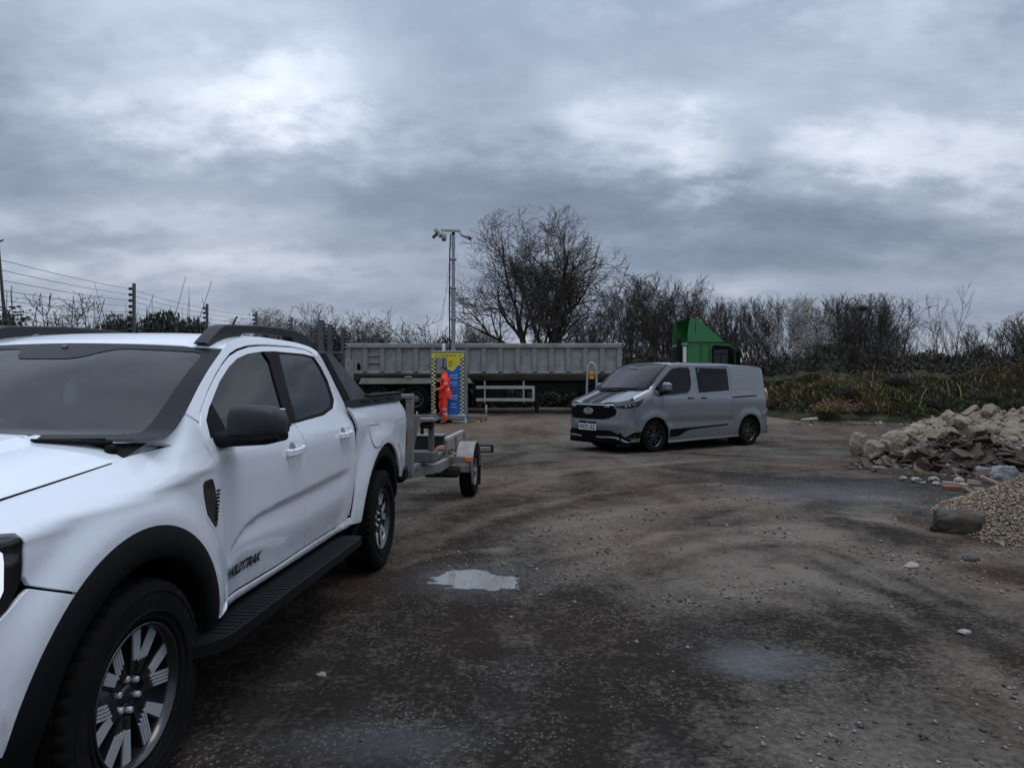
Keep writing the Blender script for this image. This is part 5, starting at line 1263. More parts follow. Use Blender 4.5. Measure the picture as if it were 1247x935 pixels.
def build_tower():
    Y = 22.45; g = rise(Y); t = thing('camera_tower', 'mobile camera tower cabinet with chequered frame, blue door and tall grey mast', 'camera tower', (-2.05, Y, g))
    CG = MT['cabgrey']; W2 = .515; zt = 2.24; zb = .20
    # frame of the cabinet
    m = MB(); m.box((W2+.02, .60, 1.22), (.05, 1.2, 2.04), CG, bev=.01); m.build('side_wall', t)
    m = MB(); m.box((-W2+.0, .60, 1.22), (.04, 1.2, 2.04), CG, bev=.01); m.build('side_wall', t)
    m = MB(); m.box((0, .60, zt), (1.10, 1.24, .09), CG, bev=.015); m.build('roof', t)
    m = MB(); m.box((0, 1.19, .75), (1.0, .04, 1.1), MT['maroon'], bev=.004); m.build('back_wall', t)
    m = MB(); m.box((0, .55, .16), (1.12, 1.5, .16), CG, bev=.02); m.build('floor_frame', t)
    for s in (-1, 1):
        m = MB(); m.box((0, 0, .95), (.124, .012, 1.90), MT['chequer']); o = m.build('chequered_strip', t); o.location = (s*(W2-.062)-.0, -.035, zb+.03)
    m = MB(); m.box((0, -.035, 2.13), (1.04, .014, .14), MT['yellow'], bev=.002); hd = m.build('header_sign', t)
    m = MB(); m.box((-.36, -.043, 2.135), (.035, .004, .05), MT['lens_dark'])
    for i in range(9): m.box((-.26+.063*i+.01*(i % 2), -.043, 2.13), (.045, .004, .032), MT['lens_dark'])
    m.box((.40, -.043, 2.135), (.035, .004, .05), MT['lens_dark']); o = m.build('header_print', hd); o['kind'] = 'stuff'
    # blue door standing in the right half, yellow drip at its top
    DX = .19; m = MB(); m.box((DX, -.06, 1.10), (.42, .035, 1.92), MT['blue'], bev=.004); d = m.build('door', t, 'blue printed door')
    yp = [(-.21, 2.06), (.21, 2.06), (.21, 1.80), (.17, 1.82), (.12, 1.80), (.08, 1.74), (.03, 1.66), (-.05, 1.63), (-.13, 1.65), (-.18, 1.70), (-.21, 1.68)]
    m = MB(); m.prism([(DX+a, b) for a, b in smooth_poly(yp, .04, 3)], -.0815, -.078, MT['yellow'], 'y'); yb = m.build('yellow_panel', d, recalc=True)
    m = MB(); el = [(.062*math.cos(2*PI*i/20), .105*math.sin(2*PI*i/20)) for i in range(20)]; e2 = [(a*.72, b*.82) for a, b in el]
    m.add([(DX-.10+a, -.0835, 1.87+b) for a, b in el]+[(DX-.10+a, -.0835, 1.87+b) for a, b in e2], [(i, (i+1) % 20, 20+(i+1) % 20, 20+i) for i in range(20)], MT['lens_dark'])
    m.box((DX-.10, -.0835, 1.87), (.015, .003, .12), MT['lens_dark']); m.build('emblem', d)
    m = MB(); rows = [(1.50, .26, .030, 5), (1.42, .26, .030, 5), (1.29, .24, .016, 8), (1.25, .24, .016, 8), (1.21, .24, .016, 8), (1.16, .10, .016, 3), (.84, .26, .045, 4), (.75, .24, .03, 7), (.58, .15, .035, 3), (.49, .20, .025, 6)]
    for z, w_, h_, n in rows:
        for i in range(n): m.box((DX-w_/2+w_*(i+.5)/n, -.0795, z), (w_/n*.78, .004, h_), MT['print'])
    o = m.build('door_print', d); o['kind'] = 'stuff'
    m = MB(); m.box((DX-.13, -.10, 1.06), (.10, .05, .12), MT['lens_dark'], bev=.01); m.build('door_lock', d)
    m = MB(); m.box((DX+.04, -.083, 1.03), (.09, .004, .06), MT['red'], bev=.001); m.build('red_sticker', d)
    # chassis, feet, outrigger
    m = MB(); m.bar((-1.35, .1, .17), (1.25, .1, .17), .10, .12, MT['steel'], .01); m.build('outrigger_beam', t)
    for x in (-1.30, 1.22):
        m = MB(); m.tube([(x, .1, .02), (x, .1, .55)], .035, MT['steel'], 10); m.build('jack_leg', t)
        m = MB(); m.lathe([(.0, .0), (.0, .17), (.018, .17), (.03, .06), (.03, 0)], MT['steel'], 20, 'z', c=(x, .1, 0)); m.build('jack_foot', t)
    m = MB(); m.prism([(.12, .03), (.62, .0), (.62, .06), (.56, .26), (.36, .26)], -.14, -.10, MT['white_plain'], 'y'); m.lathe([(-.145, .0), (-.145, .06), (-.13, .06)], MT['lens_dark'], 16, 'y', c=(.40, -.0, .13)); m.build('corner_bracket', t, recalc=True)
    # mast
    m = MB(); m.box((.13, .55, 3.2), (.13, .13, 2.4), MT['mast'], bev=.015); m.build('mast_section', t)
    m = MB(); m.box((.13, .55, 5.25), (.10, .10, 1.9), MT['mast'], bev=.012); m.build('mast_section', t)
    for z in (4.36, 3.35, 5.3): m = MB(); m.box((.13, .54, z), (.19, .19, .07), MT['mast'], bev=.01); m.build('mast_collar', t)
    m = MB(); m.tube([(.02, .48, 2.3), (.01, .48, 4.0), (.02, .48, 5.6), (.05, .50, 6.12)], .022, MT['chassis'], 8); m.build('mast_cable', t)
    m = MB(); m.bar((-.28, .55, 6.26), (.35, .55, 6.24), .08, .09, MT['cam_grey'], .015); m.box((.13, .55, 6.16), (.10, .10, .16), MT['mast'], bev=.01); m.build('cross_head', t)
    m = MB(); m.box((-.36, .50, 6.16), (.30, .26, .14), MT['cam_grey'], rot=(0, R(48), 0), bev=.02); m.box((-.45, .50, 6.08), (.04, .30, .26), MT['lens_dark'], rot=(0, R(48), 0), bev=.01); m.build('flood_lamp', t)
    for x, zz, tilt in ((-.17, 6.0, 75), ):
        m = MB(); m.lathe([(.0, 0), (.0, .075), (.12, .085), (.2, .08), (.25, .05), (.26, 0)], MT['cam_grey'], 16, 'z', c=(x, .45, 5.92)); m.lathe([(-.05, 0), (-.04, .05), (0, .07), (.02, .075)], MT['lens_dark'], 16, 'z', c=(x, .45, 5.92)); m.bar((x, .48, 6.16), (x+.03, .52, 6.25), .04, .04, MT['mast']); m.build('dome_camera', t)
    m = MB(); d_ = Vector((.80, -.35, -.45)).normalized(); a = Vector((.38, .50, 6.12)); m.tube([a, a+d_*.10, a+d_*.36], [.05, .06, .06], MT['cam_grey'], 12); m.tube([a+d_*.36, a+d_*.41], [.062, .045], MT['lens_dark'], 12); m.bar(a, a+Vector((-.05, .03, .12)), .05, .05, MT['mast']); m.bar(a+d_*.30+Vector((0, 0, .065)), a+d_*.46+Vector((0, 0, .06)), .11, .012, MT['cam_grey']); m.build('bullet_camera', t)
    for q, (bx, by) in enumerate(((-.48, .3), (-.42, 1.1), (.52, .3), (.62, .9))):
        m = MB(); m.tube([(.13+(.05 if bx > 0 else -.05), .55, 5.9 if q % 2 else 5.2), (bx, by, 2.28)], .0055, MT['mast'], 5); m.build('guy_wire', t)
    m = MB(); m.box((-.16, .3, 2.38), (.10, .10, .22), MT['white_plain'], bev=.015); m.lathe([(2.49, .04), (2.53, .03), (2.55, 0)], MT['white_plain'], 10, 'z', c=(-.16, .3, 0)); m.build('roof_beacon', t)
    m = MB(); m.tube([(-.2, .9, 2.2), (-.25, .8, 1.7), (-.1, .7, 1.35)], .018, MT['chassis'], 6); m.tube([(.0, .9, 2.2), (-.02, .8, 1.8), (-.15, .75, 1.4)], .018, MT['chassis'], 6); m.build('inner_cable', t)
MT['maroon'] = mat('dark_inside', (.028, .012, .012), .7)
build_tower()
# yellow wheel chocks beside the tower
def chock(x, y, rz, label):
    t = thing('wheel_chock', label, 'wheel chock', (x, y, rise(y)), rz, 'orange wheel chocks under the camera tower')
    m = MB(); m.prism([(-.14, 0), (.14, 0), (.14, .05), (.02, .11), (-.04, .11)], -.06, .06, MT['chock'], 'y'); m.build('block', t, recalc=True)
    m = MB(); m.tube([(.12, 0, .05), (.17, 0, .07), (.2, .04, .05)], .008, MT['chassis'], 6); m.build('handle', t)
MT['chock'] = mat('orange_chock', (.42, .19, .02), .6, var=.15)
chock(-2.85, 22.2, .3, 'orange wheel chock on the ground left of the worker’s boot')
chock(-1.05, 22.6, 1.2, 'orange wheel chock beside the right outrigger of the camera tower')

# ------------------------------------------------------------------ worker in orange
MT['hivis'] = mat('orange_hivis', (.85, .036, .008), .75, var=.10, vscale=14, bump=.3, bscale=18)
MT['band'] = mat('reflective_band', (.50, .46, .44), .4)
MT['skin'] = mat('skin', (.42, .22, .15), .55)
MT['hair'] = mat('dark_hair', (.008, .007, .007), .7)
MT['boot'] = mat('red_boot', (.32, .03, .02), .6)
MT['bootsole'] = mat('boot_sole', (.03, .025, .02), .8)
def skin_mesh(verts, edges, radii, lvl=2, root=0):
    me = bpy.data.meshes.new('figure'); me.from_pydata(verts, edges, []); me.update()
    o = bpy.data.objects.new('figure', me); COL.objects.link(o)
    md = o.modifiers.new('skin', 'SKIN'); md.use_smooth_shade = True
    sv = me.skin_vertices[0].data
    for i, r in enumerate(radii):
        sv[i].radius = (r, r) if not isinstance(r, tuple) else r
        sv[i].use_root = (i == root)
    ss = o.modifiers.new('sub', 'SUBSURF'); ss.levels = lvl; ss.render_levels = lvl
    out = bpy.data.meshes.new_from_object(o.evaluated_get(_dg())); bpy.data.objects.remove(o); return out
def build_person():
    y = 22.12; g = rise(y)
    t = thing('person', 'worker in orange high visibility suit standing at the blue cabinet door', 'person', (-2.10, y, g))
    # facing -x; near side is -y
    V = [(0, 0, .97), (0, 0, 1.10), (-.02, 0, 1.28), (-.02, 0, 1.44), (-.03, 0, 1.53), (-.06, -.0, 1.60), (-.075, 0, 1.70), (-.075, 0, 1.76),      # 0-7 spine head
         (.02, -.10, .92), (-.02, -.12, .52), (.03, -.12, .10), (-.06, -.12, .045), (-.15, -.13, .04),                                              # 8-12 near leg
         (.0, .10, .92), (-.16, .12, .60), (-.10, .12, .34), (-.18, .12, .29), (-.26, .12, .285),                                                    # 13-17 far leg on the step
         (.0, -.19, 1.42), (.06, -.26, 1.18), (-.16, -.24, 1.06), (-.25, -.22, 1.07),                                                              # 18-21 near arm
         (.0, .19, 1.42), (.02, .25, 1.18), (-.2, .20, 1.08), (-.29, .17, 1.09)]
    E = [(0, 1), (1, 2), (2, 3), (3, 4), (4, 5), (5, 6), (6, 7), (0, 8), (8, 9), (9, 10), (10, 11), (11, 12), (0, 13), (13, 14), (14, 15), (15, 16), (16, 17), (3, 18), (18, 19), (19, 20), (20, 21), (3, 22), (22, 23), (23, 24), (24, 25)]
    Rr = [(.16, .145), (.165, .15), (.175, .155), (.15, .13), (.062, .062), (.070, .066), (.098, .082), (.07, .06), .115, .088, .070, .062, .045, .115, .09, .068, .06, .045, .088, .072, .056, .040, .088, .072, .056, .040]
    me = skin_mesh(V, E, Rr, 2)
    for m in ('hivis', 'band', 'skin', 'boot', 'bootsole'): me.materials.append(MT[m])
    for p in me.polygons:
        c = p.center; i = 0
        arm = abs(c.y) > .17 and c.z > .98
        if c.z > 1.52 and abs(c.y) < .13: i = 2
        elif c.x < -.225 and 1.0 < c.z < 1.14 and abs(c.y) > .14: i = 2
        elif c.z < .13 and c.y < 0: i = 3 if c.z > .03 else 4
        elif c.y > 0.04 and c.z < .38 and c.x < -.05: i = 3
        elif 1.02 < c.z < 1.09 and not arm: i = 1
        elif arm and (1.24 < c.z < 1.29): i = 1
        elif (.44 < c.z < .49 or .28 < c.z < .33) and c.y < 0: i = 1
        p.material_index = i; p.use_smooth = True
    b = obj('body', me, t)
    # jacket hem and collar, hair, face
    m = MB(); n = 20; vs = []
    for z, rx, ry in ((.80, .205, .20), (.92, .20, .205), (1.02, .185, .20), (1.06, .175, .19)):
        for k in range(n): a = 2*PI*k/n; vs.append((.0+rx*math.cos(a)*(1+.04*math.sin(5*a)), ry*math.sin(a), z+.012*math.sin(3*a)))
    m.add(vs, [(q*n+k, q*n+(k+1) % n, (q+1)*n+(k+1) % n, (q+1)*n+k) for q in range(3) for k in range(n)], MT['hivis'], True); m.build('jacket_skirt', t)
    m = MB(); vs = []
    for z, r in ((1.44, .115), (1.50, .10), (1.555, .098), (1.57, .085)):
        for k in range(n): a = 2*PI*k/n; vs.append((-.025+r*1.05*math.cos(a), r*math.sin(a), z+.02*math.cos(a)))
    m.add(vs, [(q*n+k, q*n+(k+1) % n, (q+1)*n+(k+1) % n, (q+1)*n+k) for q in range(3) for k in range(n)], MT['hivis'], True); m.build('collar', t)
    m = MB(); vs = []; fs = []
    for i in range(9):
        th = PI*.56*i/8
        for k in range(18):
            a = 2*PI*k/18; front = max(0, -math.cos(a)); tt = th*(1-.42*front)
            vs.append((-.062+.112*math.sin(tt)*math.cos(a)+.008, .098*math.sin(tt)*math.sin(a), 1.712+.105*math.cos(tt)+.006*math.sin(7*a)))
    for i in range(8):
        for k in range(18): fs.append((i*18+k, i*18+(k+1) % 18, (i+1)*18+(k+1) % 18, (i+1)*18+k))
    m.add(vs, fs, MT['hair'], True); m.build('hair', t)
    m = MB(); m.tube([(-.155, 0, 1.715), (-.188, 0, 1.675), (-.178, 0, 1.66)], [.010, .016, .010], MT['skin'], 8); m.build('nose', t)
    for s in (-1, 1):
        m = MB(); m.lathe([(-.012, 0), (-.010, .010), (.004, .014), (.006, 0)], MT['lens_dark'], 10, 'x', c=(-.158, s*.034, 1.712)); m.build('eye', t)
        m = MB(); m.lathe([(-.012, 0), (-.008, .024), (.008, .028), (.012, 0)], MT['skin'], 12, 'y', c=(-.06, s*.090, 1.69)); m.build('ear', t)
    m = MB(); m.bar((-.168, -.022, 1.632), (-.168, .022, 1.632), .01, .008, MT['boot']); m.build('mouth', t)
    # hands: palm, four fingers and a thumb each
    for hy, base in ((-1, Vector((-.27, -.22, 1.075))), (1, Vector((-.31, .165, 1.095)))):
        hv = [(.03, 0, 0), (-.03, 0, 0), (-.065, 0, .002)]; he = [(0, 1), (1, 2)]; hr = [.028, .032, .030]
        for k in range(4):
            yy = (k-1.5)*.019; l = (.07, .08, .076, .06)[k]; i0 = len(hv)
            hv += [(-.068, yy, .004), (-.068-l*.5, yy, -.004), (-.068-l*.85, yy*.9, -.022)]; he += [(2, i0), (i0, i0+1), (i0+1, i0+2)]; hr += [.0105, .0095, .008]
        i0 = len(hv); hv += [(-.02, -hy*.036, .012), (-.055, -hy*.05, .016)]; he += [(1, i0), (i0, i0+1)]; hr += [.013, .010]
        hm = skin_mesh([tuple(base+Vector(v)) for v in hv], he, hr, 1); hm.materials.append(MT['skin'])
        for p in hm.polygons: p.use_smooth = True
        obj('hand', hm, t)
build_person()
def build_tablet():
    t = thing('clipboard', 'dark clipboard held up in both hands of the orange worker', 'clipboard', (-2.47, 22.10, rise(22.12)+1.11))
    m = MB(); m.box((0, 0, 0), (.24, .32, .012), MT['chassis'], rot=(0, R(-24), 0), bev=.004); m.build('board', t)
    m = MB(); m.box((.0, 0, .009), (.20, .28, .003), MT['print'], rot=(0, R(-24), 0)); m.build('sheet', t)
build_tablet()

# ------------------------------------------------------------------ small galvanised trailer on the tow bar
def build_small_trailer():
    t = thing('towed_trailer', 'small galvanised frame trailer hitched behind the white pickup', 'trailer', (-1.43, 9.55, 0), -.10)
    S_, CH = MT['steel'], MT['chassis']
    for s in (-1, 1):
        m = MB(); m.bar((s*.66, -1.15, .50), (s*.66, 1.15, .50), .06, .12, S_, .006); m.build('side_rail', t)
        m = MB(); m.bar((s*.66, -1.12, .50), (s*.10, -2.55, .48), .06, .11, S_, .006); m.build('drawbar_arm', t)
        m = MB(); m.bar((s*.50, -2.0, .565), (s*.56, .1, .60), .055, .05, S_, .006); m.build('inner_tube', t)
        w = wheel(t, (s*.86, 0, .325), .325, .185, .190, 'steel', s, tread=60)
        m = MB(); P = [(.40*math.cos(a), .36+.37*math.sin(a)) for a in [PI*i/16 for i in range(17)]]; Q = [(a*.965, .36+(b-.36)*.965) for a, b in P]
        m.prism([(a, b) for a, b in P+Q[::-1]], s*.74, s*.965, MT['mudguard'], 'x')
        m.build('mudguard', t, recalc=True)
        m = MB(); m.prism([(-.52, .55), (-.36, .56), (-.30, .22), (-.34, .20)], s*.945, s*.960, S_, 'x'); m.bar((s*.66, -.50, .53), (s*.95, -.50, .53), .05, .08, S_); br = m.build('mudguard_bracket', t, recalc=True)
        m = MB(); m.box((s*.93, -.535, .545), (.075, .02, .06), MT['amber'], bev=.006); m.build('side_reflector', br)
        m = MB(); m.prism([(.40, .42), (.44, .42), (.40, .10), (.37, .10)], s*.78, s*.955, CH, 'x'); m.build('mud_flap', t, recalc=True)
        m = MB(); m.bar((s*.66, -.6, .80), (s*.60, .95, .80), .045, .045, MT['guard'], .006); m.build('load_rail', t)
        for yy in (-.55, .15, .85): m = MB(); m.bar((s*.655, yy, .55), (s*.645, yy, .79), .03, .03, S_); m.build('rail_post', t)
        m = MB(); m.bar((s*.70, 1.15, .52), (s*1.0, 1.15, .52), .06, .07, S_, .006); m.box((s*.92, 1.24, .52), (.22, .06, .12), CH, bev=.01); tl = m.build('lamp_board', t)
        m = MB(); m.box((s*.92, 1.275, .52), (.18, .015, .08), MT['red'], bev=.004); m.build('tail_lamp', tl)
    for yy in (-1.12, -.45, .45, 1.12): m = MB(); m.bar((-.66, yy, .49), (.66, yy, .49), .07, .10, S_, .006); m.build('cross_member', t)
    m = MB(); m.bar((-.80, 0, .33), (.80, 0, .33), .07, .07, CH); m.build('axle', t)
    m = MB(); m.bar((-.60, .70, .64), (.36, .72, .64), .30, .22, CH, .01); m.bar((-.62, .72, .76), (.38, .72, .76), .34, .02, S_); m.build('tool_chest', t)
    m = MB(); m.box((.58, -.42, .37), (.46, .26, .13), CH, bev=.03); m.build('air_tank', t)
    m = MB(); m.bar((0, -2.50, .47), (0, -2.95, .46), .09, .10, S_, .01); m.box((0, -2.98, .47), (.10, .16, .10), CH, bev=.02); m.build('coupling', t)
    m = MB(); m.tube([(.18, -2.5, .06), (.18, -2.5, .75)], .03, S_, 10); m.lathe([(-.03, .02), (-.03, .07), (.03, .07), (.03, .02)], CH, 16, 'x', c=(.18, -2.5, .07)); m.build('jockey_wheel', t)
    # upright frame at the front with its top bar and winch stand
    m = MB(); m.bar((.53, -1.95, .50), (.53, -1.95, 1.345), .06, .08, S_, .008); m.build('upright', t)
    m = MB(); m.bar((-.45, -1.95, .50), (-.45, -1.95, 1.345), .085, .10, S_, .008); m.build('upright', t)
    m = MB(); m.bar((-.55, -1.95, 1.36), (.57, -1.95, 1.36), .10, .05, S_, .008); m.build('top_bar', t)
    m = MB(); m.bar((.50, -1.9, .62), (.60, -1.88, 1.15), .03, .06, S_); m.build('strut', t)
    m = MB(); m.box((.58, -1.42, 1.085), (.24, .24, .04), S_, bev=.006); m.box((.60, -1.42, 1.02), (.15, .14, .07), CH, bev=.02); m.tube([(.55, -1.46, 1.0), (.55, -1.46, .92)], .02, CH, 8); wt = m.build('winch_platform', t)
    m = MB(); m.tube([(.50, -1.5, 1.08), (.50, -1.5, 1.18)], .012, S_, 6); m.tube([(.68, -1.36, 1.08), (.68, -1.36, 1.20)], .014, S_, 6); m.build('platform_pin', wt)
    m = MB(); m.bar((.64, -1.38, .62), (.64, -1.38, 1.06), .06, .06, MT['chassis_grey'], .006); m.build('winch_post', t)
    m = MB(); m.box((.54, -1.36, .66), (.30, .26, .12), MT['chassis_grey'], bev=.01); m.build('post_foot', t)
    m = MB(); m.box((.55, -.2, .63), (.20, .30, .10), MT['rusty'], bev=.03); m.build('chain_heap', t)
    m = MB(); m.tube([(.62, -1.3, .42), (.55, -.9, .38), (.5, -.5, .40), (.45, 0, .36)], .012, CH, 6); m.build('brake_cable', t)
MT['mudguard'] = mat('galvanised_mudguard', (.24, .24, .225), .6, .2, var=.2, vscale=12, dirt=(.17, .13, .09), dirtamt=.7, dscale=9)
MT['rusty'] = mat('rusty_chain', (.17, .10, .06), .8, var=.4, vscale=30, bump=.8, bscale=60)
MT['chassis_grey'] = mat('dark_steel', (.10, .10, .10), .6, .2, var=.2, dirt=(.06, .045, .03), dirtamt=.5)
build_small_trailer()
# ------------------------------------------------------------------ bare trees
MT['bark'] = mat('bark', (.060, .053, .045), .9, var=.3, vscale=5, bump=.6, bscale=20, spec=.15)
MT['twig'] = mat('twig', (.062, .054, .047), .9, var=.3, vscale=2, spec=.15)
MT['twig_pale'] = mat('twig_pale', (.12, .108, .095), .9, var=.3, vscale=2, spec=.15)
MT['blossom'] = mat('blossom', (.44, .43, .40), .8, var=.2, vscale=3)
MT['ivy'] = mat('ivy_leaf', (.014, .024, .010), .5, var=.45, vscale=3)
MT['bramble'] = mat('bramble_leaf', (.034, .030, .020), .7, var=.5, vscale=2)
MT['bramble_stem'] = mat('bramble_stem', (.060, .040, .030), .8, var=.4, vscale=2)
class Segs:
    def __init__(s): s.a = []; s.b = []; s.ra = []; s.rb = []
    def add(s, a, b, ra, rb): s.a.append(a); s.b.append(b); s.ra.append(ra); s.rb.append(rb)
    def arrays(s, n):
        A = np.array(s.a); B = np.array(s.b); ra = np.array(s.ra)[:, None]; rb = np.array(s.rb)[:, None]
        d = B-A; d /= np.linalg.norm(d, axis=1)[:, None]+1e-9
        ref = np.where(np.abs(d[:, 2:3]) > .9, np.array([[1., 0, 0]]), np.array([[0, 0, 1.]]))
        u = np.cross(d, ref); u /= np.linalg.norm(u, axis=1)[:, None]; v = np.cross(d, u)
        V = np.zeros((len(A), 2*n, 3))
        for k in range(n):
            t = 2*PI*k/n; o = u*math.cos(t)+v*math.sin(t); V[:, k] = A+o*ra; V[:, n+k] = B+o*rb
        f = np.array([[k, (k+1) % n, n+(k+1) % n, n+k] for k in range(n)])
        F = f[None]+(np.arange(len(A))*2*n)[:, None, None]
        return V.reshape(-1, 3), F.reshape(-1, 4)
def quads_mesh(name, V, F, mats, mi=None, smooth=False):
    me = bpy.data.meshes.new(name); k = F.shape[1]
    me.vertices.add(len(V)); me.vertices.foreach_set('co', np.ascontiguousarray(V, dtype=np.float32).ravel())
    me.loops.add(F.size); me.loops.foreach_set('vertex_index', F.ravel().astype(np.int32))
    me.polygons.add(len(F)); me.polygons.foreach_set('loop_start', np.arange(0, F.size, k, dtype=np.int32))
    if smooth: me.polygons.foreach_set('use_smooth', np.ones(len(F), bool))
    me.update()
    for m in mats: me.materials.append(m)
    if mi is not None: me.polygons.foreach_set('material_index', mi.astype(np.int32)); me.update()
    return me
def grow(seed, H, stems, spread, ratio, lvls, up, minr, nseg=4, kids_=(4, 4, 3, 3, 2), trunk_r=.16, bare=.18, ang=(28, 60), dome=False):
    rd = random.Random(seed); tr, cr = Segs(), Segs(); tips = []
    def rv(): return Vector((rd.gauss(0, 1), rd.gauss(0, 1), rd.gauss(0, 1)))
    def go(p, d, Ln, r, lv):
        n = nseg+(2 if lv == 0 else 0); st = Ln/n; tgt = tr if lv <= 1 else cr
        pts = [(p.copy(), r)]
        for i in range(n):
            d = (d+rv()*(.09+.035*lv)+Vector((0, 0, up*(.10 if lv < 3 else .04)))).normalized()
            q = p+d*st; r2 = max(minr*.8, r*(1-.55/n)) if i < n-1 else max(minr*.7, r*.55)
            tgt.add(tuple(p), tuple(q), r, r2); p = q; r = r2; pts.append((p.copy(), r))
        if lv >= lvls: tips.append(p.copy()); return
        nk = kids_[min(lv, len(kids_)-1)]
        for k in range(nk):
            t = bare+(1-bare)*(k+rd.random())/nk if lv == 0 else .22+.78*(k+rd.random())/nk
            i = min(n, max(1, int(t*n+.5))); bp, br = pts[i]
            dd = (bp-pts[i-1][0]).normalized(); a = rd.uniform(*ang)*PI/180
            side = rv(); side = (side-dd*side.dot(dd)).normalized()
            nd = (dd*math.cos(a)+side*math.sin(a)*spread+Vector((0, 0, .12*up))).normalized()
            go(bp.copy(), nd, Ln*ratio*rd.uniform(.7, 1.15)*(1.1-.35*t), max(minr, br*rd.uniform(.5, .72)), lv+1)
        go(p.copy(), d, Ln*ratio*rd.uniform(.8, 1.1), max(minr, r*.9), lv+1)
    for s in range(stems):
        a = 2*PI*s/stems+rd.uniform(-.4, .4); tilt = 0 if stems == 1 else rd.uniform(.10, .42)*spread
        go(Vector((.12*math.cos(a)*(stems > 1), .12*math.sin(a)*(stems > 1), -.1)), Vector((math.sin(tilt)*math.cos(a), math.sin(tilt)*math.sin(a), math.cos(tilt))), H*.36, trunk_r*rd.uniform(.7, 1), 0)
    # bring to the wanted height
    zt = float(np.percentile([b[2] for b in cr.b], 97)); k = H/zt
    cap = H*1.07
    if True:
        keep = [i for i in range(len(cr.b)) if max(cr.b[i][2], cr.a[i][2])*k < cap and (not dome or (math.hypot(cr.b[i][0], cr.b[i][1])*k/(.46*H))**2+(max(0, cr.b[i][2]*k-.55*H)/(.47*H))**2 < 1+.25*noise.noise(Vector(cr.b[i])*.9))]
        for nm_ in ('a', 'b', 'ra', 'rb'): setattr(cr, nm_, [getattr(cr, nm_)[i] for i in keep])
        tips = [t for t in tips if t.z*k < cap]
    for S in (tr, cr):
        S.a = [tuple(c*k for c in p) for p in S.a]; S.b = [tuple(c*k for c in p) for p in S.b]
    return tr, cr, [t*k for t in tips]
def tree_meshes(name, *a, mt=None, blossom=0, **kw):
    tr, cr, tips = grow(*a, **kw)
    V, F = tr.arrays(7); mt_ = quads_mesh('trunk', V, F, [MT['bark']], smooth=True)
    V, F = cr.arrays(3); mats = [mt or MT['twig']]; mi = np.zeros(len(F))
    mc = quads_mesh('crown', V, F, mats, smooth=True)
    mb = None
    if blossom:
        P = np.array([tuple(t) for t in tips]); P = np.repeat(P, blossom, 0)+RNG.normal(0, .12, (len(P)*blossom, 3))
        mb = pebbles('blossom', P, RNG.uniform(.02, .05, len(P)), [MT['blossom']], [1.], flat=.8)
    return mt_, mc, mb
def plant_tree(ms, x, y, label, rz=0, sc=(1, 1, 1), group=None, name='bare_tree', dz=0.):
    t = thing(name, label, 'tree', (x, y, rise(y)+dz), rz, group); t.scale = sc
    obj('trunk', ms[0], t); obj('crown', ms[1], t)
    if ms[2]: o = obj('blossom', ms[2], t); o['kind'] = 'stuff'
    return t
def gx(px, Y): return (px-623.5)/856*Y
def gzp(py, Y): return EYE+(470.7-py)/856*Y
# the tall tree behind the tipper
big = tree_meshes('tall_tree', 21, 11.0, 3, .95, .70, 5, .40, .010, nseg=4, kids_=(6, 5, 4, 4, 3), trunk_r=.34, bare=.25, ang=(24, 62), dome=True)
bt = plant_tree(big, gx(662, 40), 40, 'tall wide bare tree standing directly behind the tipper trailer', .6, (1.08, 1.0, .99), name='tall_bare_tree')
up1 = tree_meshes('upright', 5, 7.5, 5, .5, .60, 4, .9, .011, kids_=(4, 4, 3, 3), trunk_r=.08, bare=.2, ang=(18, 42))
up2 = tree_meshes('upright', 8, 7.5, 5, .45, .62, 4, 1.0, .011, kids_=(4, 4, 3, 3), trunk_r=.07, bare=.15, ang=(16, 38))
up3 = tree_meshes('upright', 13, 7.5, 4, .65, .60, 4, .8, .011, kids_=(4, 4, 4, 3), trunk_r=.09, bare=.2, ang=(20, 48))
rnd1 = tree_meshes('round', 17, 7.0, 7, .9, .64, 4, .55, .012, kids_=(5, 5, 4, 4), trunk_r=.10, bare=.12, ang=(22, 58))
pal1 = tree_meshes('pale', 23, 6.5, 5, .75, .62, 4, .8, .010, kids_=(4, 4, 3, 3), trunk_r=.07, bare=.1, ang=(20, 48), mt=MT['twig_pale'], blossom=5)
spr = tree_meshes('sprawl', 37, 4.5, 5, 1.0, .66, 4, .45, .010, kids_=(3, 3, 3, 3), trunk_r=.05, bare=.2, ang=(25, 55), mt=MT['twig_pale'])
thin = tree_meshes('thin', 29, 7.5, 3, .75, .64, 3, .9, .012, kids_=(4, 3, 3), trunk_r=.08, bare=.25, ang=(20, 48), mt=MT['twig_pale'])
sap = tree_meshes('sapling', 31, 4.0, 1, .8, .62, 3, .7, .012, kids_=(6, 4, 3), trunk_r=.05, bare=.2, ang=(28, 52))
def at(ms, H0, px, py, Y, label, rz=0, w=1., group=None, name='bare_tree'):
    h = gzp(py, Y)-rise(Y); k = h/H0
    return plant_tree(ms, gx(px, Y), Y, label, rz, (k*w, k*w, k), group, name)
at(rnd1, 7.0, 806, 343, 46, 'dense round topped bare tree just left of the green cab', .3, 1.15)
at(up3, 7.5, 742, 366, 48, 'thin leaning bare tree between the tall tree and the dense round one', 1.1)
at(pal1, 6.5, 975, 372, 40, 'bare tree with pale blossom behind the grass bank, right of the van', .2, 1.0, name='blossom_tree')
nt = at(rnd1, 7.0, 1050, 368, 44, 'bare tree with a dark bird nest in its top', 2.1, 1.0)
at(thin, 7.5, 1148, 356, 42, 'tallest airy bare tree standing alone on the right', .9, .95)
at(rnd1, 7., 590, 402, 50, 'low bushy bare tree to the left foot of the tall tree', .9, 1.3)
k = 0
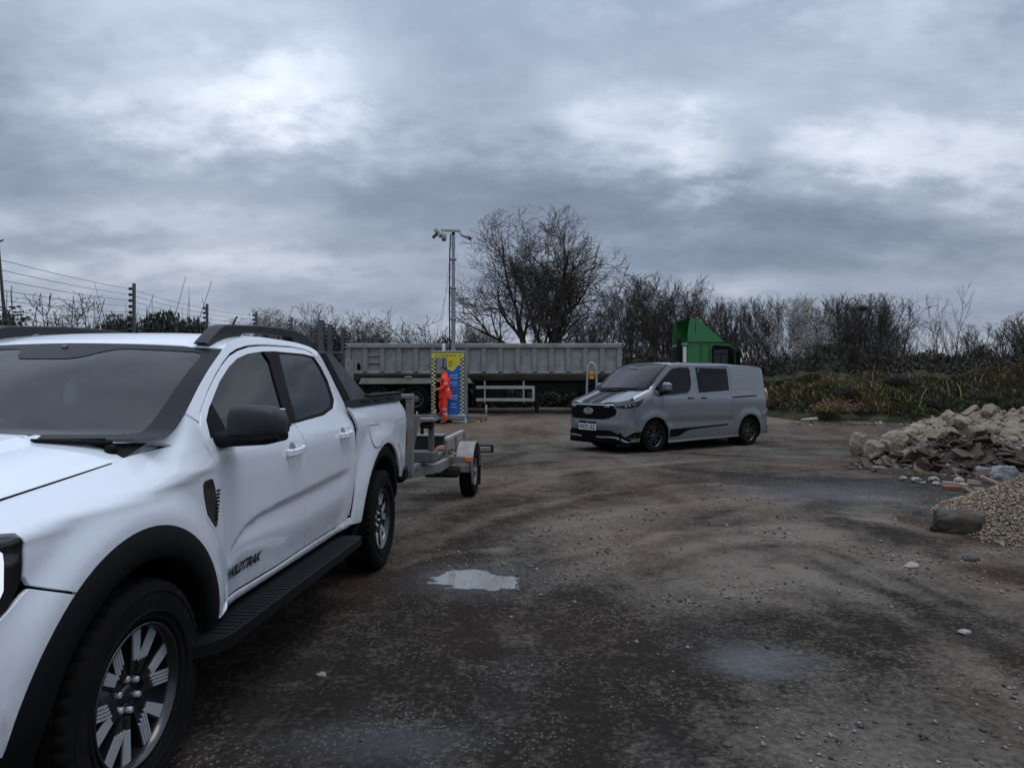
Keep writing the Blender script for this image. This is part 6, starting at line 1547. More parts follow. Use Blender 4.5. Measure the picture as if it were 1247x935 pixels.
for px, py, Y, ms, H0, w in ((705, 388, 50, up1, 7.5, 1.2), (722, 380, 52, up2, 7.5, 1.2), (768, 352, 52, up2, 7.5, 1.1), (836, 356, 50, up1, 7.5, 1.1), (862, 374, 53, up3, 7.5, 1.1), (880, 370, 51, up2, 7.5, 1), (897, 372, 54, up1, 7.5, 1), (914, 369, 52, up3, 7.5, 1), (931, 368, 53, up2, 7.5, 1), (949, 370, 54, up1, 7.5, 1.1), (998, 366, 52, up2, 7.5, 1.1),
                            (1018, 372, 50, up3, 7.5, 1.1), (1033, 370, 52, up1, 7.5, 1.1), (1072, 369, 51, up2, 7.5, 1.1), (1090, 374, 50, up3, 7.5, 1.1), (678, 396, 52, up3, 7.5, 1.3)):
    at(ms, H0, px, py, Y, 'slender upright bare tree in the close row behind the yard', k*1.7, w, 'upright bare trees in a close row'); k += 1
for px, py, Y, ms, w in ((1116, 395, 46, thin, 1.1), (1172, 392, 47, thin, 1.1), (1195, 400, 48, up3, 1.3), (1218, 398, 50, up1, 1.3), (1236, 386, 50, up3, 1.2), (1258, 390, 50, up2, 1.2), (1300, 380, 50, up1, 1.2)):
    at(ms, 7.5, px, py, Y, 'low scrubby bare tree rising over the dark hedge at the right', k*1.3, w, 'scrubby bare trees over the hedge'); k += 1
# nest
nz_ = thing('bird_nest', 'dark bird nest high in the bare tree on the right', 'nest', (gx(1051, 44), 44, gzp(376, 44)))
m = MB()
rd = random.Random(3)
for i in range(90):
    a, b = Vector((rd.gauss(0, .17), rd.gauss(0, .17), rd.gauss(0, .10))), Vector((rd.gauss(0, .17), rd.gauss(0, .17), rd.gauss(0, .10))); m.bar(a, b, .03, .03, MT['bark'])
o = m.build('nest_sticks', nz_); o['kind'] = 'stuff'
# small far trees on the left
at(sap, 4.0, 507, 387, 58, 'small fan shaped bare tree beyond the left end of the tipper', .2, 1.5)
at(sap, 4.0, 531, 393, 60, 'small bare tree beyond the tipper, just left of the mast', 2.2, 1.4)
at(spr, 4.5, 455, 384, 45, 'scraggly pale bare tree behind the tipper tail', .5, 1.0)
at(spr, 4.5, 388, 376, 40, 'wispy bare tree behind the thick fence posts', 1.9, .9)
at(pal1, 6.5, 331, 384, 40, 'pale rounded bare tree behind the fence, above the roof rail', 1.0, 1.3)
at(rnd1, 7., 362, 396, 42, 'low dark bare tree left of the thick fence posts', 2.0, 1.4)
at(spr, 4.5, 88, 370, 24, 'sprawling bare shrub seen over the truck roof on the far left', 2.4, 1.5, name='bare_shrub')
at(rnd1, 7., 430, 398, 48, 'low bare thicket tree behind the fence posts and tipper tail', 3.0, 1.8)

# ------------------------------------------------------------------ bushes and hedge
def bush_mesh(seed, n, leaf, stems, mt, squash=1., rough=.35):
    rg = np.random.default_rng(seed)
    u = rg.normal(0, 1, (n, 3)); u /= np.linalg.norm(u, axis=1)[:, None]; u[:, 2] = np.abs(u[:, 2])**.62*1.05-.12
    lob = 1+rough*(fbm(u[:, 0]*2.2+seed, u[:, 1]*2.2+u[:, 2]*1.9, seed, 3)-.5)*2
    P = u*(lob*rg.power(4.5, n))[:, None]*np.array([1, 1, squash]); P[:, 2] = np.maximum(P[:, 2], .0)
    a = rg.normal(0, 1, (n, 3)); a /= np.linalg.norm(a, axis=1)[:, None]; b = np.cross(a, rg.normal(0, 1, (n, 3))); b /= np.linalg.norm(b, axis=1)[:, None]
    s = leaf*rg.uniform(.5, 1.3, (n, 1))
    V = np.stack([P-a*s, P+b*s*.55, P+a*s, P-b*s*.55], 1).reshape(-1, 3); F = np.arange(4*n).reshape(-1, 4)
    leaves = quads_mesh('leaves', V, F, [mt])
    S = Segs()
    for i in range(stems):
        d = rg.normal(0, 1, 3); d[2] = abs(d[2])+.3; d /= np.linalg.norm(d); p = np.array([d[0]*.1, d[1]*.1, 0]); r = .02; dd = d.copy()
        L_ = rg.uniform(.8, 1.22)
        for q in range(4):
            dd = dd+rg.normal(0, .14, 3); e = p+dd*L_/4*np.array([1, 1, squash]); S.add(tuple(p), tuple(e), r, r*.7); p = e; r *= .7
    V, F = S.arrays(3)
    return leaves, quads_mesh('stems', V, F, [MT['bramble_stem']])
BU = [bush_mesh(101, 9000, .040, 90, MT['bramble'], .8), bush_mesh(102, 9000, .040, 120, MT['bramble'], .7), bush_mesh(103, 20000, .034, 40, MT['ivy'], .85, .45)]
def bush(k, x, y, r, h, label, rz=0, group=None, name='bush', ry=None):
    t = thing(name, label, 'bush', (x, y, rise(y)-.05), rz, group); t.scale = (r, ry or r, h)
    o = obj('leaves', BU[k][0], t); o['kind'] = 'stuff'; o = obj('stems', BU[k][1], t); o['kind'] = 'stuff'
    return t
def bpx(k, px, py, Y, rw, label, group=None, name='bush', rz=0, ry=None):
    return bush(k, gx(px, Y), Y, rw, (gzp(py, Y)-rise(Y)+.05)/ (.8, .7, .85)[k]/1.1, label, rz, group, name, ry)
bpx(2, 200, 374, 20.5, 1.5, 'round dark ivy clad bush behind the fence over the truck roof', name='ivy_bush')
bpx(2, 160, 380, 21.5, 1.2, 'paler bush leaning on the left of the ivy clad one', name='ivy_bush', rz=2)
bpx(2, 180, 377, 21.0, 1.3, 'middle of the ivy clad bushes, right behind the nearest fence post', name='ivy_bush', rz=5)
bpx(2, 138, 388, 21.5, 1.1, 'low left end of the ivy clad bushes behind the fence', name='ivy_bush', rz=6)
bpx(2, 236, 390, 20.8, 1.0, 'ragged right end of the ivy clad bushes by the fence', name='ivy_bush', rz=4)
bpx(0, 14, 376, 13.5, 1.4, 'dark bramble bush at the far left edge beside the truck', name='bramble_bush', rz=1)
bpx(1, 62, 390, 17.5, 2.0, 'low mossy bramble hedge behind the left roof rail', name='bramble_bush', rz=2)
bpx(1, 118, 396, 19.0, 1.7, 'low bramble clump between the bare shrub and the ivy bush', name='bramble_bush', rz=3)
for i, (px, py, Y) in enumerate(((270, 400, 30), (300, 402, 31), (332, 404, 32), (365, 402, 33), (398, 400, 34), (430, 402, 36), (465, 405, 38), (500, 408, 40), (535, 408, 41), (570, 405, 41))):
    bpx(i % 2, px, py, Y, 1.7, 'dark low hedge bush in the line behind the fence and tipper', 'hedge bushes on the left', 'hedge_bush', i*1.3)
for i, (px, py, Y) in enumerate(((590, 444, 33), (622, 440, 34), (655, 434, 35), (690, 430, 36), (725, 426, 37), (760, 424, 37), (795, 424, 38), (830, 426, 38), (866, 428, 38), (900, 428, 38), (932, 432, 37), (950, 422, 41))):
    bpx(i % 2, px, py, Y, 2.0, 'dark bramble hedge bush behind the tipper and the van', 'hedge bushes behind the lorry', 'hedge_bush', i*1.1)
for i, x_ in enumerate((-6.5, -4.9, -3.2, -1.5, .2, 1.9, 3.6, 5.2, 6.9, 8.6)):
    bush(i % 2, x_, 30.2+.3*(i % 3), 1.35, 1.5, 'low black bramble bush seen beneath the tipper trailer', i*1.4, 'low bushes under the tipper', 'bramble_bush')
for i, (px, py, Y, r) in enumerate(((1000, 424, 36, 1.7), (1015, 404, 38, 1.5), (1068, 412, 37, 1.6), (1090, 420, 36, 1.9), (1125, 424, 36, 2.0), (1165, 420, 36, 2.0), (1205, 418, 36, 2.0), (1245, 420, 36, 2.2), (1290, 418, 36, 2.2), (985, 434, 34, 1.6), (1110, 436, 33, 1.8), (1150, 434, 33, 1.9), (1190, 434, 33, 1.9), (1232, 432, 33, 2.0), (1280, 432, 33, 2.0))):
    bpx(i % 2, px, py, Y, r, 'tall dark thicket bush above the grass bank', 'thicket bushes on the bank', 'thicket_bush', i*1.2)

# ------------------------------------------------------------------ grass bank
def bank_h(x, y):
    """height of the bank above the yard"""
    a = sm_np(8.6, 10.5, x); f = 22.2+.5*np.sin(x*.8)+.35*(fbm(x*.7, y*.2, 3, 2)-.5)*2
    t = np.clip((y-f)/5.2, 0, 1)
    h = .25*sm_np(0, .10, t)+.45*sm_np(.12, .5, t)+.55*sm_np(.5, .95, t)
    h = h*(1-sm_np(31, 36, y)*.3)*a
    return h*(1+.5*(fbm(x*.45, y*.45, 8, 3)-.5)*2)+a*sm_np(0, .06, t)*((fbm(x*2.1, y*2.1, 9, 3)-.5)*.40+(fbm(x*.9, y*.9, 10, 2)-.5)*.45)
def build_bank():
    xs = np.arange(8.4, 34, .16); ys = np.concatenate([np.arange(21.2, 29, .12), np.arange(29, 40, .5)])
    X, Y = np.meshgrid(xs, ys); Z = np.vectorize(rise)(Y)+bank_h(X, Y)-.03
    nx, ny = len(xs), len(ys); i = np.arange(ny-1)[:, None]*nx+np.arange(nx-1)[None]
    F = np.stack([i, i+1, i+nx+1, i+nx], -1).reshape(-1, 4)
    m = bpy.data.materials.new('bank_soil'); m.use_nodes = True; T = m.node_tree; p = T.nodes['Principled BSDF']; p.inputs['Roughness'].default_value = .95; p.inputs['Specular IOR Level'].default_value = .1
    tc = N(T, 'ShaderNodeTexCoord'); n = N(T, 'ShaderNodeTexNoise'); n.inputs['Scale'].default_value = 1.6; n.inputs['Detail'].default_value = 9; n.inputs['Roughness'].default_value = .7; L(T, tc.outputs['Object'], n.inputs[0])
    cr = N(T, 'ShaderNodeValToRGB'); L(T, n.outputs[0], cr.inputs[0]); e = cr.color_ramp.elements
    e[0].position = .35; e[0].color = (.010, .009, .008, 1); e[1].position = .68; e[1].color = (.060, .066, .026, 1); x = e.new(.52); x.color = (.030, .028, .016, 1)
    L(T, cr.outputs[0], p.inputs['Base Color'])
    b = N(T, 'ShaderNodeBump'); b.inputs['Strength'].default_value = 1.; b.inputs['Distance'].default_value = .08; L(T, n.outputs[0], b.inputs['Height']); L(T, b.outputs[0], p.inputs['Normal'])
    me = quads_mesh('grass_bank', np.stack([X, Y, Z], -1).reshape(-1, 3), F, [m], smooth=True); tag(obj('grass_bank', me), kind='structure')
build_bank()
MT['grass1'] = mat('grass_green', (.078, .112, .034), .7, var=.4, vscale=1.2, spec=.2)
MT['grass2'] = mat('grass_olive', (.165, .150, .062), .7, var=.4, vscale=1.2, spec=.2)
MT['straw'] = mat('grass_straw', (.32, .25, .145), .8, var=.35, vscale=1.5, spec=.2)
MT['straw2'] = mat('dead_stem', (.14, .105, .075), .8, var=.35, vscale=1.5, spec=.2)
def blades(name, X, Y, Z, Ln, wd, lean, mats, mi, rg):
    n = len(X); a = rg.uniform(0, 2*PI, n); d = np.stack([np.cos(a), np.sin(a), np.zeros(n)], 1)
    d = d*rg.uniform(.2, 1, (n, 1))*lean[:, None]+np.array([[-.35, -.25, 0]])*lean[:, None]
    P = np.stack([X, Y, Z], 1); up = np.array([[0, 0, 1.]]); L_ = Ln[:, None]
    s = np.cross(d+1e-6, up); s /= np.linalg.norm(s, axis=1)[:, None]; w = wd[:, None]
    p1 = P+up*L_*.5+d*L_*.25; p2 = P+up*L_*.78+d*L_*.75; p3 = P+up*L_*.80+d*L_*1.1
    V = np.stack([P-s*w, P+s*w, p1-s*w*.8, p1+s*w*.8, p2-s*w*.5, p2+s*w*.5, p3, p3+s*w*.05], 1).reshape(-1, 3)
    f = np.array([[0, 1, 3, 2], [2, 3, 5, 4], [4, 5, 7, 6]]); F = (f[None]+(np.arange(n)*8)[:, None, None]).reshape(-1, 4)
    return quads_mesh(name, V, F, mats, np.repeat(mi, 3))
def build_grass():
    rg = np.random.default_rng(5); n = 90000
    x = 8.8+rg.power(.9, n)*19; y = 22.3+rg.power(.8, n)*6.8
    h = bank_h(x, y); dens = fbm(x*.5, y*.5, 15, 4); k = (h > .22) & (rg.uniform(0, 1, n) < .35+1.1*(dens-.2)); x, y, h, dens = x[k], y[k], h[k], dens[k]; n = len(x)
    z = np.vectorize(rise)(y)+h-.05
    dry = fbm(x*.35+7, y*.6, 25, 3); c = dry-.03+rg.normal(0, .10, n)+.012*(x-12)+.02*(y-24)
    mi = np.where(c < .47, 0, np.where(c < .60, 1, np.where(c < .70, 2, 3)))
    Ln = np.where(mi < 2, rg.uniform(.05, .17, n), rg.uniform(.10, .32, n)); wd = rg.uniform(.007, .016, n)*(1.1-.2*(mi > 1))
    me = blades('bank_grass', x, y, z, Ln, wd, rg.uniform(.8, 2.4, n), [MT['grass1'], MT['grass2'], MT['straw'], MT['straw2']], mi, rg)
    tag(obj('bank_grass', me), 'green and straw coloured rough grass on the bank', 'grass', kind='stuff')
    n = 800; x = 10+rg.power(1.2, n)*18; y = 23.4+rg.uniform(0, 5.2, n); z = np.vectorize(rise)(y)+bank_h(x, y)-.1
    k = bank_h(x, y) > .3; x, y, z = x[k], y[k], z[k]; n = len(x)
    me = blades('dead_stems', x, y, z, rg.uniform(.4, .95, n), rg.uniform(.006, .012, n), rg.uniform(.9, 2.2, n), [MT['straw'], MT['straw2']], (rg.uniform(0, 1, n) > .4).astype(int), rg)
    tag(obj('dead_stems', me), 'pale dead stems leaning over the grass bank', 'dead stems', kind='stuff')
build_grass()
for i in range(12):
    rd_ = random.Random(900+i); x_, y_ = rd_.uniform(9.2, 21), rd_.uniform(22.9, 27); s_ = rd_.uniform(.30, .55)
    t = thing('bramble_clump', 'low dark bramble clump growing in the rough grass of the bank', 'bramble', (x_, y_, rise(y_)+float(bank_h(np.array(x_), np.array(y_)))-.1), i*1.3, 'bramble clumps on the bank'); t.scale = (s_*1.2, s_, s_*rd_.uniform(.9, 1.3))
    o = obj('leaves', BU[i % 2][0], t); o['kind'] = 'stuff'; o = obj('stems', BU[i % 2][1], t); o['kind'] = 'stuff'
def scatter_bank_litter():
    rg = np.random.default_rng(9); n = 420; x = 8.8+rg.uniform(0, 14, n); y = 21.7+np.abs(rg.normal(0, .35, n))
    P = np.stack([x, y, np.vectorize(rise)(y)+np.maximum(0, bank_h(x, y))-.02], 1)
    o = obj('bank_litter', pebbles('bank_litter', P, .02+rg.power(.5, n)*.08, [MT['stone_grey'], MT['stone_dark'], MT['stone_pale'], MT['straw2']], [.2, .55, .07, .18]))
    tag(o, 'stones and rubbish strewn along the foot of the bank', 'litter', kind='stuff')
scatter_bank_litter()
def leaf_heap():
    rg = np.random.default_rng(19); x0, y0 = gx(1016, 22.6), 22.6; n = 900
    P = rg.normal(0, 1, (n, 3))*np.array([.36, .22, .17]); P[:, 2] = np.abs(P[:, 2])
    P += np.array([x0, y0, rise(y0)+.32])
    o = obj('leaf_heap', pebbles('leaf_heap', P, rg.uniform(.02, .05, n), [MT['dryleaf'], MT['straw']], [.8, .2], flat=.3))
    tag(o, 'heap of rusty brown dead leaves at the foot of the bank', 'leaf heap', kind='stuff')
MT['dryleaf'] = mat('dry_leaf', (.15, .085, .035), .8, var=.4, vscale=6)
leaf_heap()
t = thing('fallen_pipe', 'pale broken pipe lying at the foot of the bank by the van tail', 'pipe', (gx(982, 22.2), 22.0, rise(22.0)+.10), .1)
m = MB(); m.tube([(-.25, 0, .02), (.28, .05, .06)], .055, MT['stone_pale'], 10); m.build('pipe', t)

# ------------------------------------------------------------------ rubble, slates, bricks and the stone heap
MT['concrete'] = mat('concrete_lump', (.265, .215, .16), .9, var=.25, vscale=5, bump=.9, bscale=24, dirt=(.16, .13, .10), dirtamt=.6, dscale=4)
MT['chalk'] = mat('chalky_spoil', (.235, .19, .135), .95, var=.3, vscale=4, bump=1., bscale=10, dirt=(.10, .085, .065), dirtamt=.7, dscale=2.2, bdist=.05)
MT['greystone'] = mat('grey_stone', (.20, .205, .205), .85, var=.25, vscale=6, bump=.6, bscale=18, dirt=(.07, .065, .06), dirtamt=.6, dscale=4)
MT['slate'] = mat('brown_slate', (.070, .043, .031), .85, var=.5, vscale=6, bump=.4, bscale=20, dirt=(.09, .075, .06), dirtamt=.4, dscale=5)
MT['slate2'] = mat('grey_slate', (.105, .080, .062), .8, var=.4, vscale=6, bump=.4, bscale=20)
MT['slate_red'] = mat('red_tile', (.070, .038, .028), .85, var=.4, vscale=6, bump=.4, bscale=20)
MT['woodpale'] = mat('split_wood', (.19, .135, .10), .8, var=.3, vscale=12)
MT['brickred'] = mat('brick_red', (.19, .075, .05), .85, var=.25, vscale=10, bump=.5)
MT['brickpale'] = mat('brick_pale', (.33, .25, .19), .85, var=.2, vscale=10, bump=.5)
MT['moss'] = mat('moss', (.035, .055, .008), .95, var=.4, vscale=12, bump=1., bscale=40)
MT['soil'] = mat('dark_soil', (.030, .021, .015), .95, var=.4, vscale=8, bump=1., bscale=20, bdist=.04)
def rock_mesh(seed, sx, sy, sz, mt, sub=3, am=.34, cut=7, boxy=0):
    b = bmesh.new(); bmesh.ops.create_icosphere(b, subdivisions=sub, radius=1); rd = random.Random(seed); off = Vector((seed*3.7, seed*1.3, 0))
    pl = []
    for i in range(cut):
        n = Vector((rd.gauss(0, 1), rd.gauss(0, 1), rd.gauss(0, 1))).normalized(); pl.append((n, rd.uniform(.58, .88)))
    for v in b.verts:
        p = v.co.copy()
        for n, d in pl:
            q = p.dot(n)
            if q > d: p -= n*(q-d)*.92
        if boxy: p = Vector([math.copysign(abs(c)**boxy, c) for c in p])*.86
        p *= 1+am*.5*noise.noise(p*1.3+off)+am*.42*noise.noise(p*3.1+off)+am*.30*noise.noise(p*7+off)
        v.co = Vector((p.x*sx, p.y*sy, p.z*sz))
    me = bpy.data.meshes.new('stone'); b.to_mesh(me); b.free(); me.materials.append(mt)
    me.polygons.foreach_set('use_smooth', [True]*len(me.polygons)); me.set_sharp_from_angle(angle=R(38)); return me
def rock(name, label, cat, x, y, z, s, mt, seed, group=None, rz=0, **kw):
    o = obj(name, rock_mesh(seed, *s, mt, **kw)); o.location = (x, y, z); o.rotation_euler = (0, 0, rz)
    return tag(o, label, cat, group)
def gy(py): return 856*EYE/(py-470.7)
def build_spoil():
    # pale chalky spoil heap behind the slates
    cx, cy = 10.2, 15.6
    xs = np.arange(7.9, 15.0, .07); ys = np.arange(13.2, 18.6, .07); X, Y = np.meshgrid(xs, ys)
    e = np.hypot((X-cx-.6)/3.0, (Y-cy)/1.9); Z = .86*np.clip(1-e**1.5, 0, 1)**.85*(.72+.56*fbm(X*.9, Y*.9, 71, 3))
    Z += np.where(Z > .02, 1, 0)*((fbm(X*2.6, Y*2.6, 73, 3)-.5)*.42+(fbm(X*8, Y*8, 74, 3)-.5)*.26)-.03; Z = np.maximum(Z, -.05)
    nx, ny = len(xs), len(ys); i = np.arange(ny-1)[:, None]*nx+np.arange(nx-1)[None]; F = np.stack([i, i+1, i+nx+1, i+nx], -1).reshape(-1, 4)
    F = F[np.max(Z.ravel()[F], 1) > -.045]
    o = obj('spoil_heap', quads_mesh('spoil_heap', np.stack([X, Y, Z], -1).reshape(-1, 3), F, [MT['chalk']], smooth=True)); tag(o, 'pale chalky heap of spoil and broken concrete at the right', 'spoil heap', kind='stuff')
    rg = np.random.default_rng(2); n = 2600; k = rg.choice(X.size, n); P = np.stack([X.ravel()[k], Y.ravel()[k], Z.ravel()[k]], 1); P = P[P[:, 2] > .0]
    o = obj('spoil_stones', pebbles('spoil_stones', P, .015+rg.power(.42, len(P))*.055, [MT['concrete'], MT['stone_pale'], MT['stone_tan']], [.6, .1, .3])); tag(o, 'small broken stones over the chalky heap', 'rubble', kind='stuff')
    rd = random.Random(6); ms = [rock_mesh(500+i, 1, rd.uniform(.7, .95), rd.uniform(.55, .85), MT['concrete' if i % 3 else 'chalk'], sub=3, am=.36, cut=14) for i in range(6)]
    n = 0
    while n < 150:
        x, y = rd.uniform(8.3, 12.6), rd.uniform(13.6, 17); i_, j_ = int((y-13.2)/.07), int((x-7.9)/.07); z = Z[i_, j_]
        if z < .06 or (x > 8.6 and y < 13.9): continue
        s = rd.choice((.05, .06, .07, .09, .11, .15, .19))*rd.uniform(.8, 1.2)
        o = obj('spoil_rock', ms[n % 6]); o.location = (x, y, z+s*.15); o.scale = (s, s, s); o.rotation_euler = (rd.uniform(-.5, .5), rd.uniform(-.5, .5), rd.uniform(0, 6.3)); tag(o, 'angular pale broken stone lying on the chalky spoil heap', 'rubble', 'broken stones on the spoil heap'); n += 1
build_spoil()
def lump(px0, px1, py0, py1, Y, label, seed, mt='concrete', zb=None, name='concrete_lump', **kw):
    w = (px1-px0)/856*Y/2; h = (py1-py0)/856*Y/2; z = gzp((py0+py1)/2, Y)
    return rock(name, label, 'rubble', gx((px0+px1)/2, Y), Y, z, (w*1.12, w*.95, h*1.15), MT[mt], seed, sub=4, am=.34, cut=16, **kw)
lump(1036, 1056, 529, 556, 14.9, 'tall pointed pale concrete lump, the outermost on the left of the heap', 1)
lump(1053, 1076, 537, 562, 14.0, 'squat pale concrete lump next to the pointed one', 2)
lump(1073, 1105, 524, 552, 14.6, 'large pitted concrete lump left of the slate pile', 3)
lump(1096, 1116, 519, 537, 15.2, 'rounded pale concrete lump behind the pitted one', 4)
lump(1107, 1130, 515, 533, 15.6, 'smooth domed concrete lump on the left shoulder of the spoil heap', 5)
lump(1126, 1141, 515, 528, 15.8, 'small round stone on the left shoulder of the spoil heap', 6)
lump(1194, 1211, 493, 507, 15.6, 'upright round stone on the very top of the spoil heap', 7)
lump(1186, 1206, 566, 588, 11.6, 'light grey stone at the right of the slates', 8, 'greystone')
lump(1202, 1238, 563, 593, 11.2, 'largest grey boulder beside the gravel heap, dark on its face', 9, 'greystone')
lump(1234, 1262, 541, 560, 12.2, 'white topped stone at the right edge of the picture', 10, 'stone_pale')
lump(1218, 1240, 522, 536, 14.4, 'rough lump low on the front of the spoil heap', 11)
lump(1160, 1182, 506, 522, 15.0, 'jagged lump high on the left slope of the spoil heap', 12)
bo = rock('boulder', 'long rounded dark boulder alone on the ground by the gravel heap', 'boulder', gx(1162, 7.15), 7.15, .10, (.30, .20, .145), MT['boulderm'] if 'boulderm' in MT else MT['greystone'], 44, am=.22, cut=3, boxy=.62, sub=4)
MT['boulderm'] = mat('dark_boulder', (.040, .034, .027), .85, var=.3, vscale=7, bump=.6, bscale=25, dirt=(.16, .125, .085), dirtamt=.5, dscale=3)
bo.data.materials[0] = MT['boulderm']
# soil bed under the slates
def build_slates():
    xs = np.arange(6.0, 10.4, .06); ys = np.arange(11.2, 14.6, .06); X, Y = np.meshgrid(xs, ys)
    e = np.hypot((X-8.15)/1.75, (Y-12.8)/1.35); Z = .50*np.clip(1-e**1.6, 0, 1)*(.65+.7*fbm(X*1.6, Y*1.6, 81, 3))+np.where(e < 1, 1, 0)*(fbm(X*6, Y*6, 82, 3)-.5)*.10-.02
    e2 = np.hypot((X-6.6)/.55, (Y-12.0)/.30); Z = np.maximum(Z, .10*np.clip(1-e2**2, 0, 1)+(fbm(X*6, Y*6, 82, 3)-.5)*.05-.02*1)
    nx, ny = len(xs), len(ys); i = np.arange(ny-1)[:, None]*nx+np.arange(nx-1)[None]; F = np.stack([i, i+1, i+nx+1, i+nx], -1).reshape(-1, 4); F = F[np.max(Z.ravel()[F], 1) > -.015]
    o = obj('soil_heap', quads_mesh('soil_heap', np.stack([X, Y, Z], -1).reshape(-1, 3), F, [MT['soil']], smooth=True)); tag(o, 'dark soil and crumbs under the broken slates', 'soil', kind='stuff')
    def hz(x, y):
        e = math.hypot((x-8.15)/1.75, (y-12.8)/1.35); return .50*max(0, 1-e**1.6)*(.65+.7*float(fbm(np.array(x*1.6), np.array(y*1.6), 81, 3)))
    rd = random.Random(12); n = 0
    def slab(x, y, z, w, d, h, rot, mt, name, label, group=None):
        m = MB(); k = 6; P = []
        base = [(-w/2, -d/2), (w*.1, -d/2*rd.uniform(.85, 1.1)), (w/2, -d/2*rd.uniform(.7, 1)), (w/2*rd.uniform(.8, 1.05), d*.05), (w/2*rd.uniform(.7, 1), d/2), (-w*.1, d/2*rd.uniform(.85, 1.1)), (-w/2*rd.uniform(.75, 1), d/2*rd.uniform(.8, 1))]
        m.prism(base, -h/2, h/2, mt, 'z'); o = m.build(name); o.location = (x, y, z); o.rotation_euler = rot
        return tag(o, label, 'slate' if 'slate' in name or 'tile' in name else 'plank' if 'plank' in name else 'brick', group)
    # the large pieces one can tell apart: px, py, depth, width, length, tilt
    big_ = [(1095, 556, 12.6, .10, .62, (.35, .1, -1.0), 'woodpale', 'plank', 'pale edged split board slanting down the left of the slate pile'),
            (1110, 552, 12.7, .32, .50, (.5, -.3, -.8), 'slate2', 'slate', 'broad grey slate leaning on the left of the pile'),
            (1118, 546, 12.8, .10, .55, (.7, .3, .5), 'slate', 'plank', 'dark board standing up at the left of the pile'),
            (1136, 562, 12.2, .11, .42, (1.15, .1, .15), 'slate2', 'plank', 'pale grey upright board in the middle of the slate pile'),
            (1126, 540, 13.0, .09, .50, (.6, .5, .9), 'woodpale', 'plank', 'thin pale board leaning across the top of the slate pile'),
            (1215, 560, 12.0, .55, .42, (.45, .2, .2), 'slate2', 'slate', 'large flat brown slab at the right of the slate pile'),
            (1150, 578, 11.7, .50, .22, (.15, .05, .35), 'slate', 'slate', 'long dark slate lying flat at the front of the pile'),
            (1070, 570, 12.1, .40, .10, (.2, .1, .5), 'woodpale', 'plank', 'short split board lying at the left foot of the pile'),
            (1200, 548, 12.6, .08, .30, (.9, .2, .7), 'stone_pale', 'plank', 'small whitish board stuck in the right of the slate pile'),
            (1181, 500, 15.3, .14, .42, (.5, .2, -1.1), 'woodpale', 'plank', 'plank end sticking out of the top of the spoil heap')]
    for px, py, Y, w, d, rot, mt, nm, lb in big_:
        slab(gx(px, Y), Y, gzp(py, Y), w, d, .035 if nm == 'slate' else .05, rot, MT[mt], nm, lb)
    for i in range(150):
        a = rd.uniform(0, 2*PI); r = rd.random()**.6; x = 8.15+1.75*r*math.cos(a); y = 12.6+1.25*r*math.sin(a)
        z = hz(x, y)+rd.uniform(.0, .06)
        slab(x, y, z, rd.uniform(.10, .32), rd.uniform(.14, .40), rd.uniform(.014, .05), (rd.gauss(.25, .5), rd.gauss(0, .5), rd.uniform(0, 6.3)), MT[rd.choice(['slate', 'slate', 'slate', 'slate2', 'slate2', 'slate_red'])], 'slate', 'broken brown roof slate lying in the heap of slates', 'broken slates in the heap')
    rg = np.random.default_rng(31); n_ = 1500; a_ = rg.uniform(0, 6.28, n_); r_ = rg.power(1.6, n_); x_ = 8.0+2.0*r_*np.cos(a_); y_ = 12.5+1.5*r_*np.sin(a_)
    o = obj('slate_crumbs', pebbles('slate_crumbs', np.stack([x_, y_, np.array([hz(p, q) for p, q in zip(x_, y_)])], 1), .012+rg.power(.45, n_)*.055, [MT['slate'], MT['slate2'], MT['slate_red'], MT['stone_tan']], [.45, .25, .1, .2], flat=.5)); tag(o, 'broken crumbs and chips among the slates', 'crumbs', kind='stuff')
    # moss patches
    for px, py, Y, s, lb in ((1126, 576, 11.7, .13, 'bright green cushion of moss at the front of the slates'), (1104, 578, 11.8, .16, 'dark green moss at the left front of the slates'), (1108, 538, 13.6, .12, 'moss tuft between the pitted concrete lump and the slates'), (1190, 597, 10.1, .16, 'moss on the bricks in front of the gravel heap')):
        rock('moss_patch', lb, 'moss', gx(px, Y), Y, gzp(py, Y)-.02, (s, s*.7, s*.42), MT['moss'], int(px), am=.5, cut=0)
    # bricks and white stones in front
    def brick(px, py, Y, rot, mt, lb, s=(.215, .10, .065)):
        m = MB(); m.box((0, 0, 0), s, MT[mt], bev=.006); o = m.build('brick'); o.location = (gx(px, Y), Y, max(.03, gzp(py, Y))); o.rotation_euler = rot; tag(o, lb, 'brick')
    brick(1157, 593, 10.35, (0, .1, .2), 'brickpale', 'pale brick lying on top of the red one by the gravel heap')
    brick(1158, 600, 9.95, (0, 0, -.1), 'brickred', 'red brick on the ground left of the mossy tile')
    brick(1172, 597, 10.2, (.1, 0, .5), 'brickpale', 'small pale half brick right of the red brick', (.12, .10, .065))
    brick(1186, 592, 10.5, (0, .2, .4), 'brickpale', 'pale orange brick between white stone and moss', (.18, .10, .07))
    brick(1206, 588, 10.7, (.1, .45, -.4), 'brickpale', 'long buff brick leaning on the largest grey boulder', (.28, .09, .05))
    brick(1179, 604, 9.75, (.5, .1, .6), 'slate2', 'mossy tile tipped up in front of the bricks', (.18, .15, .03))
    brick(1192, 603, 9.8, (.0, .1, .2), 'brickpale', 'buff brick fragment right of the mossy tile', (.11, .08, .05))
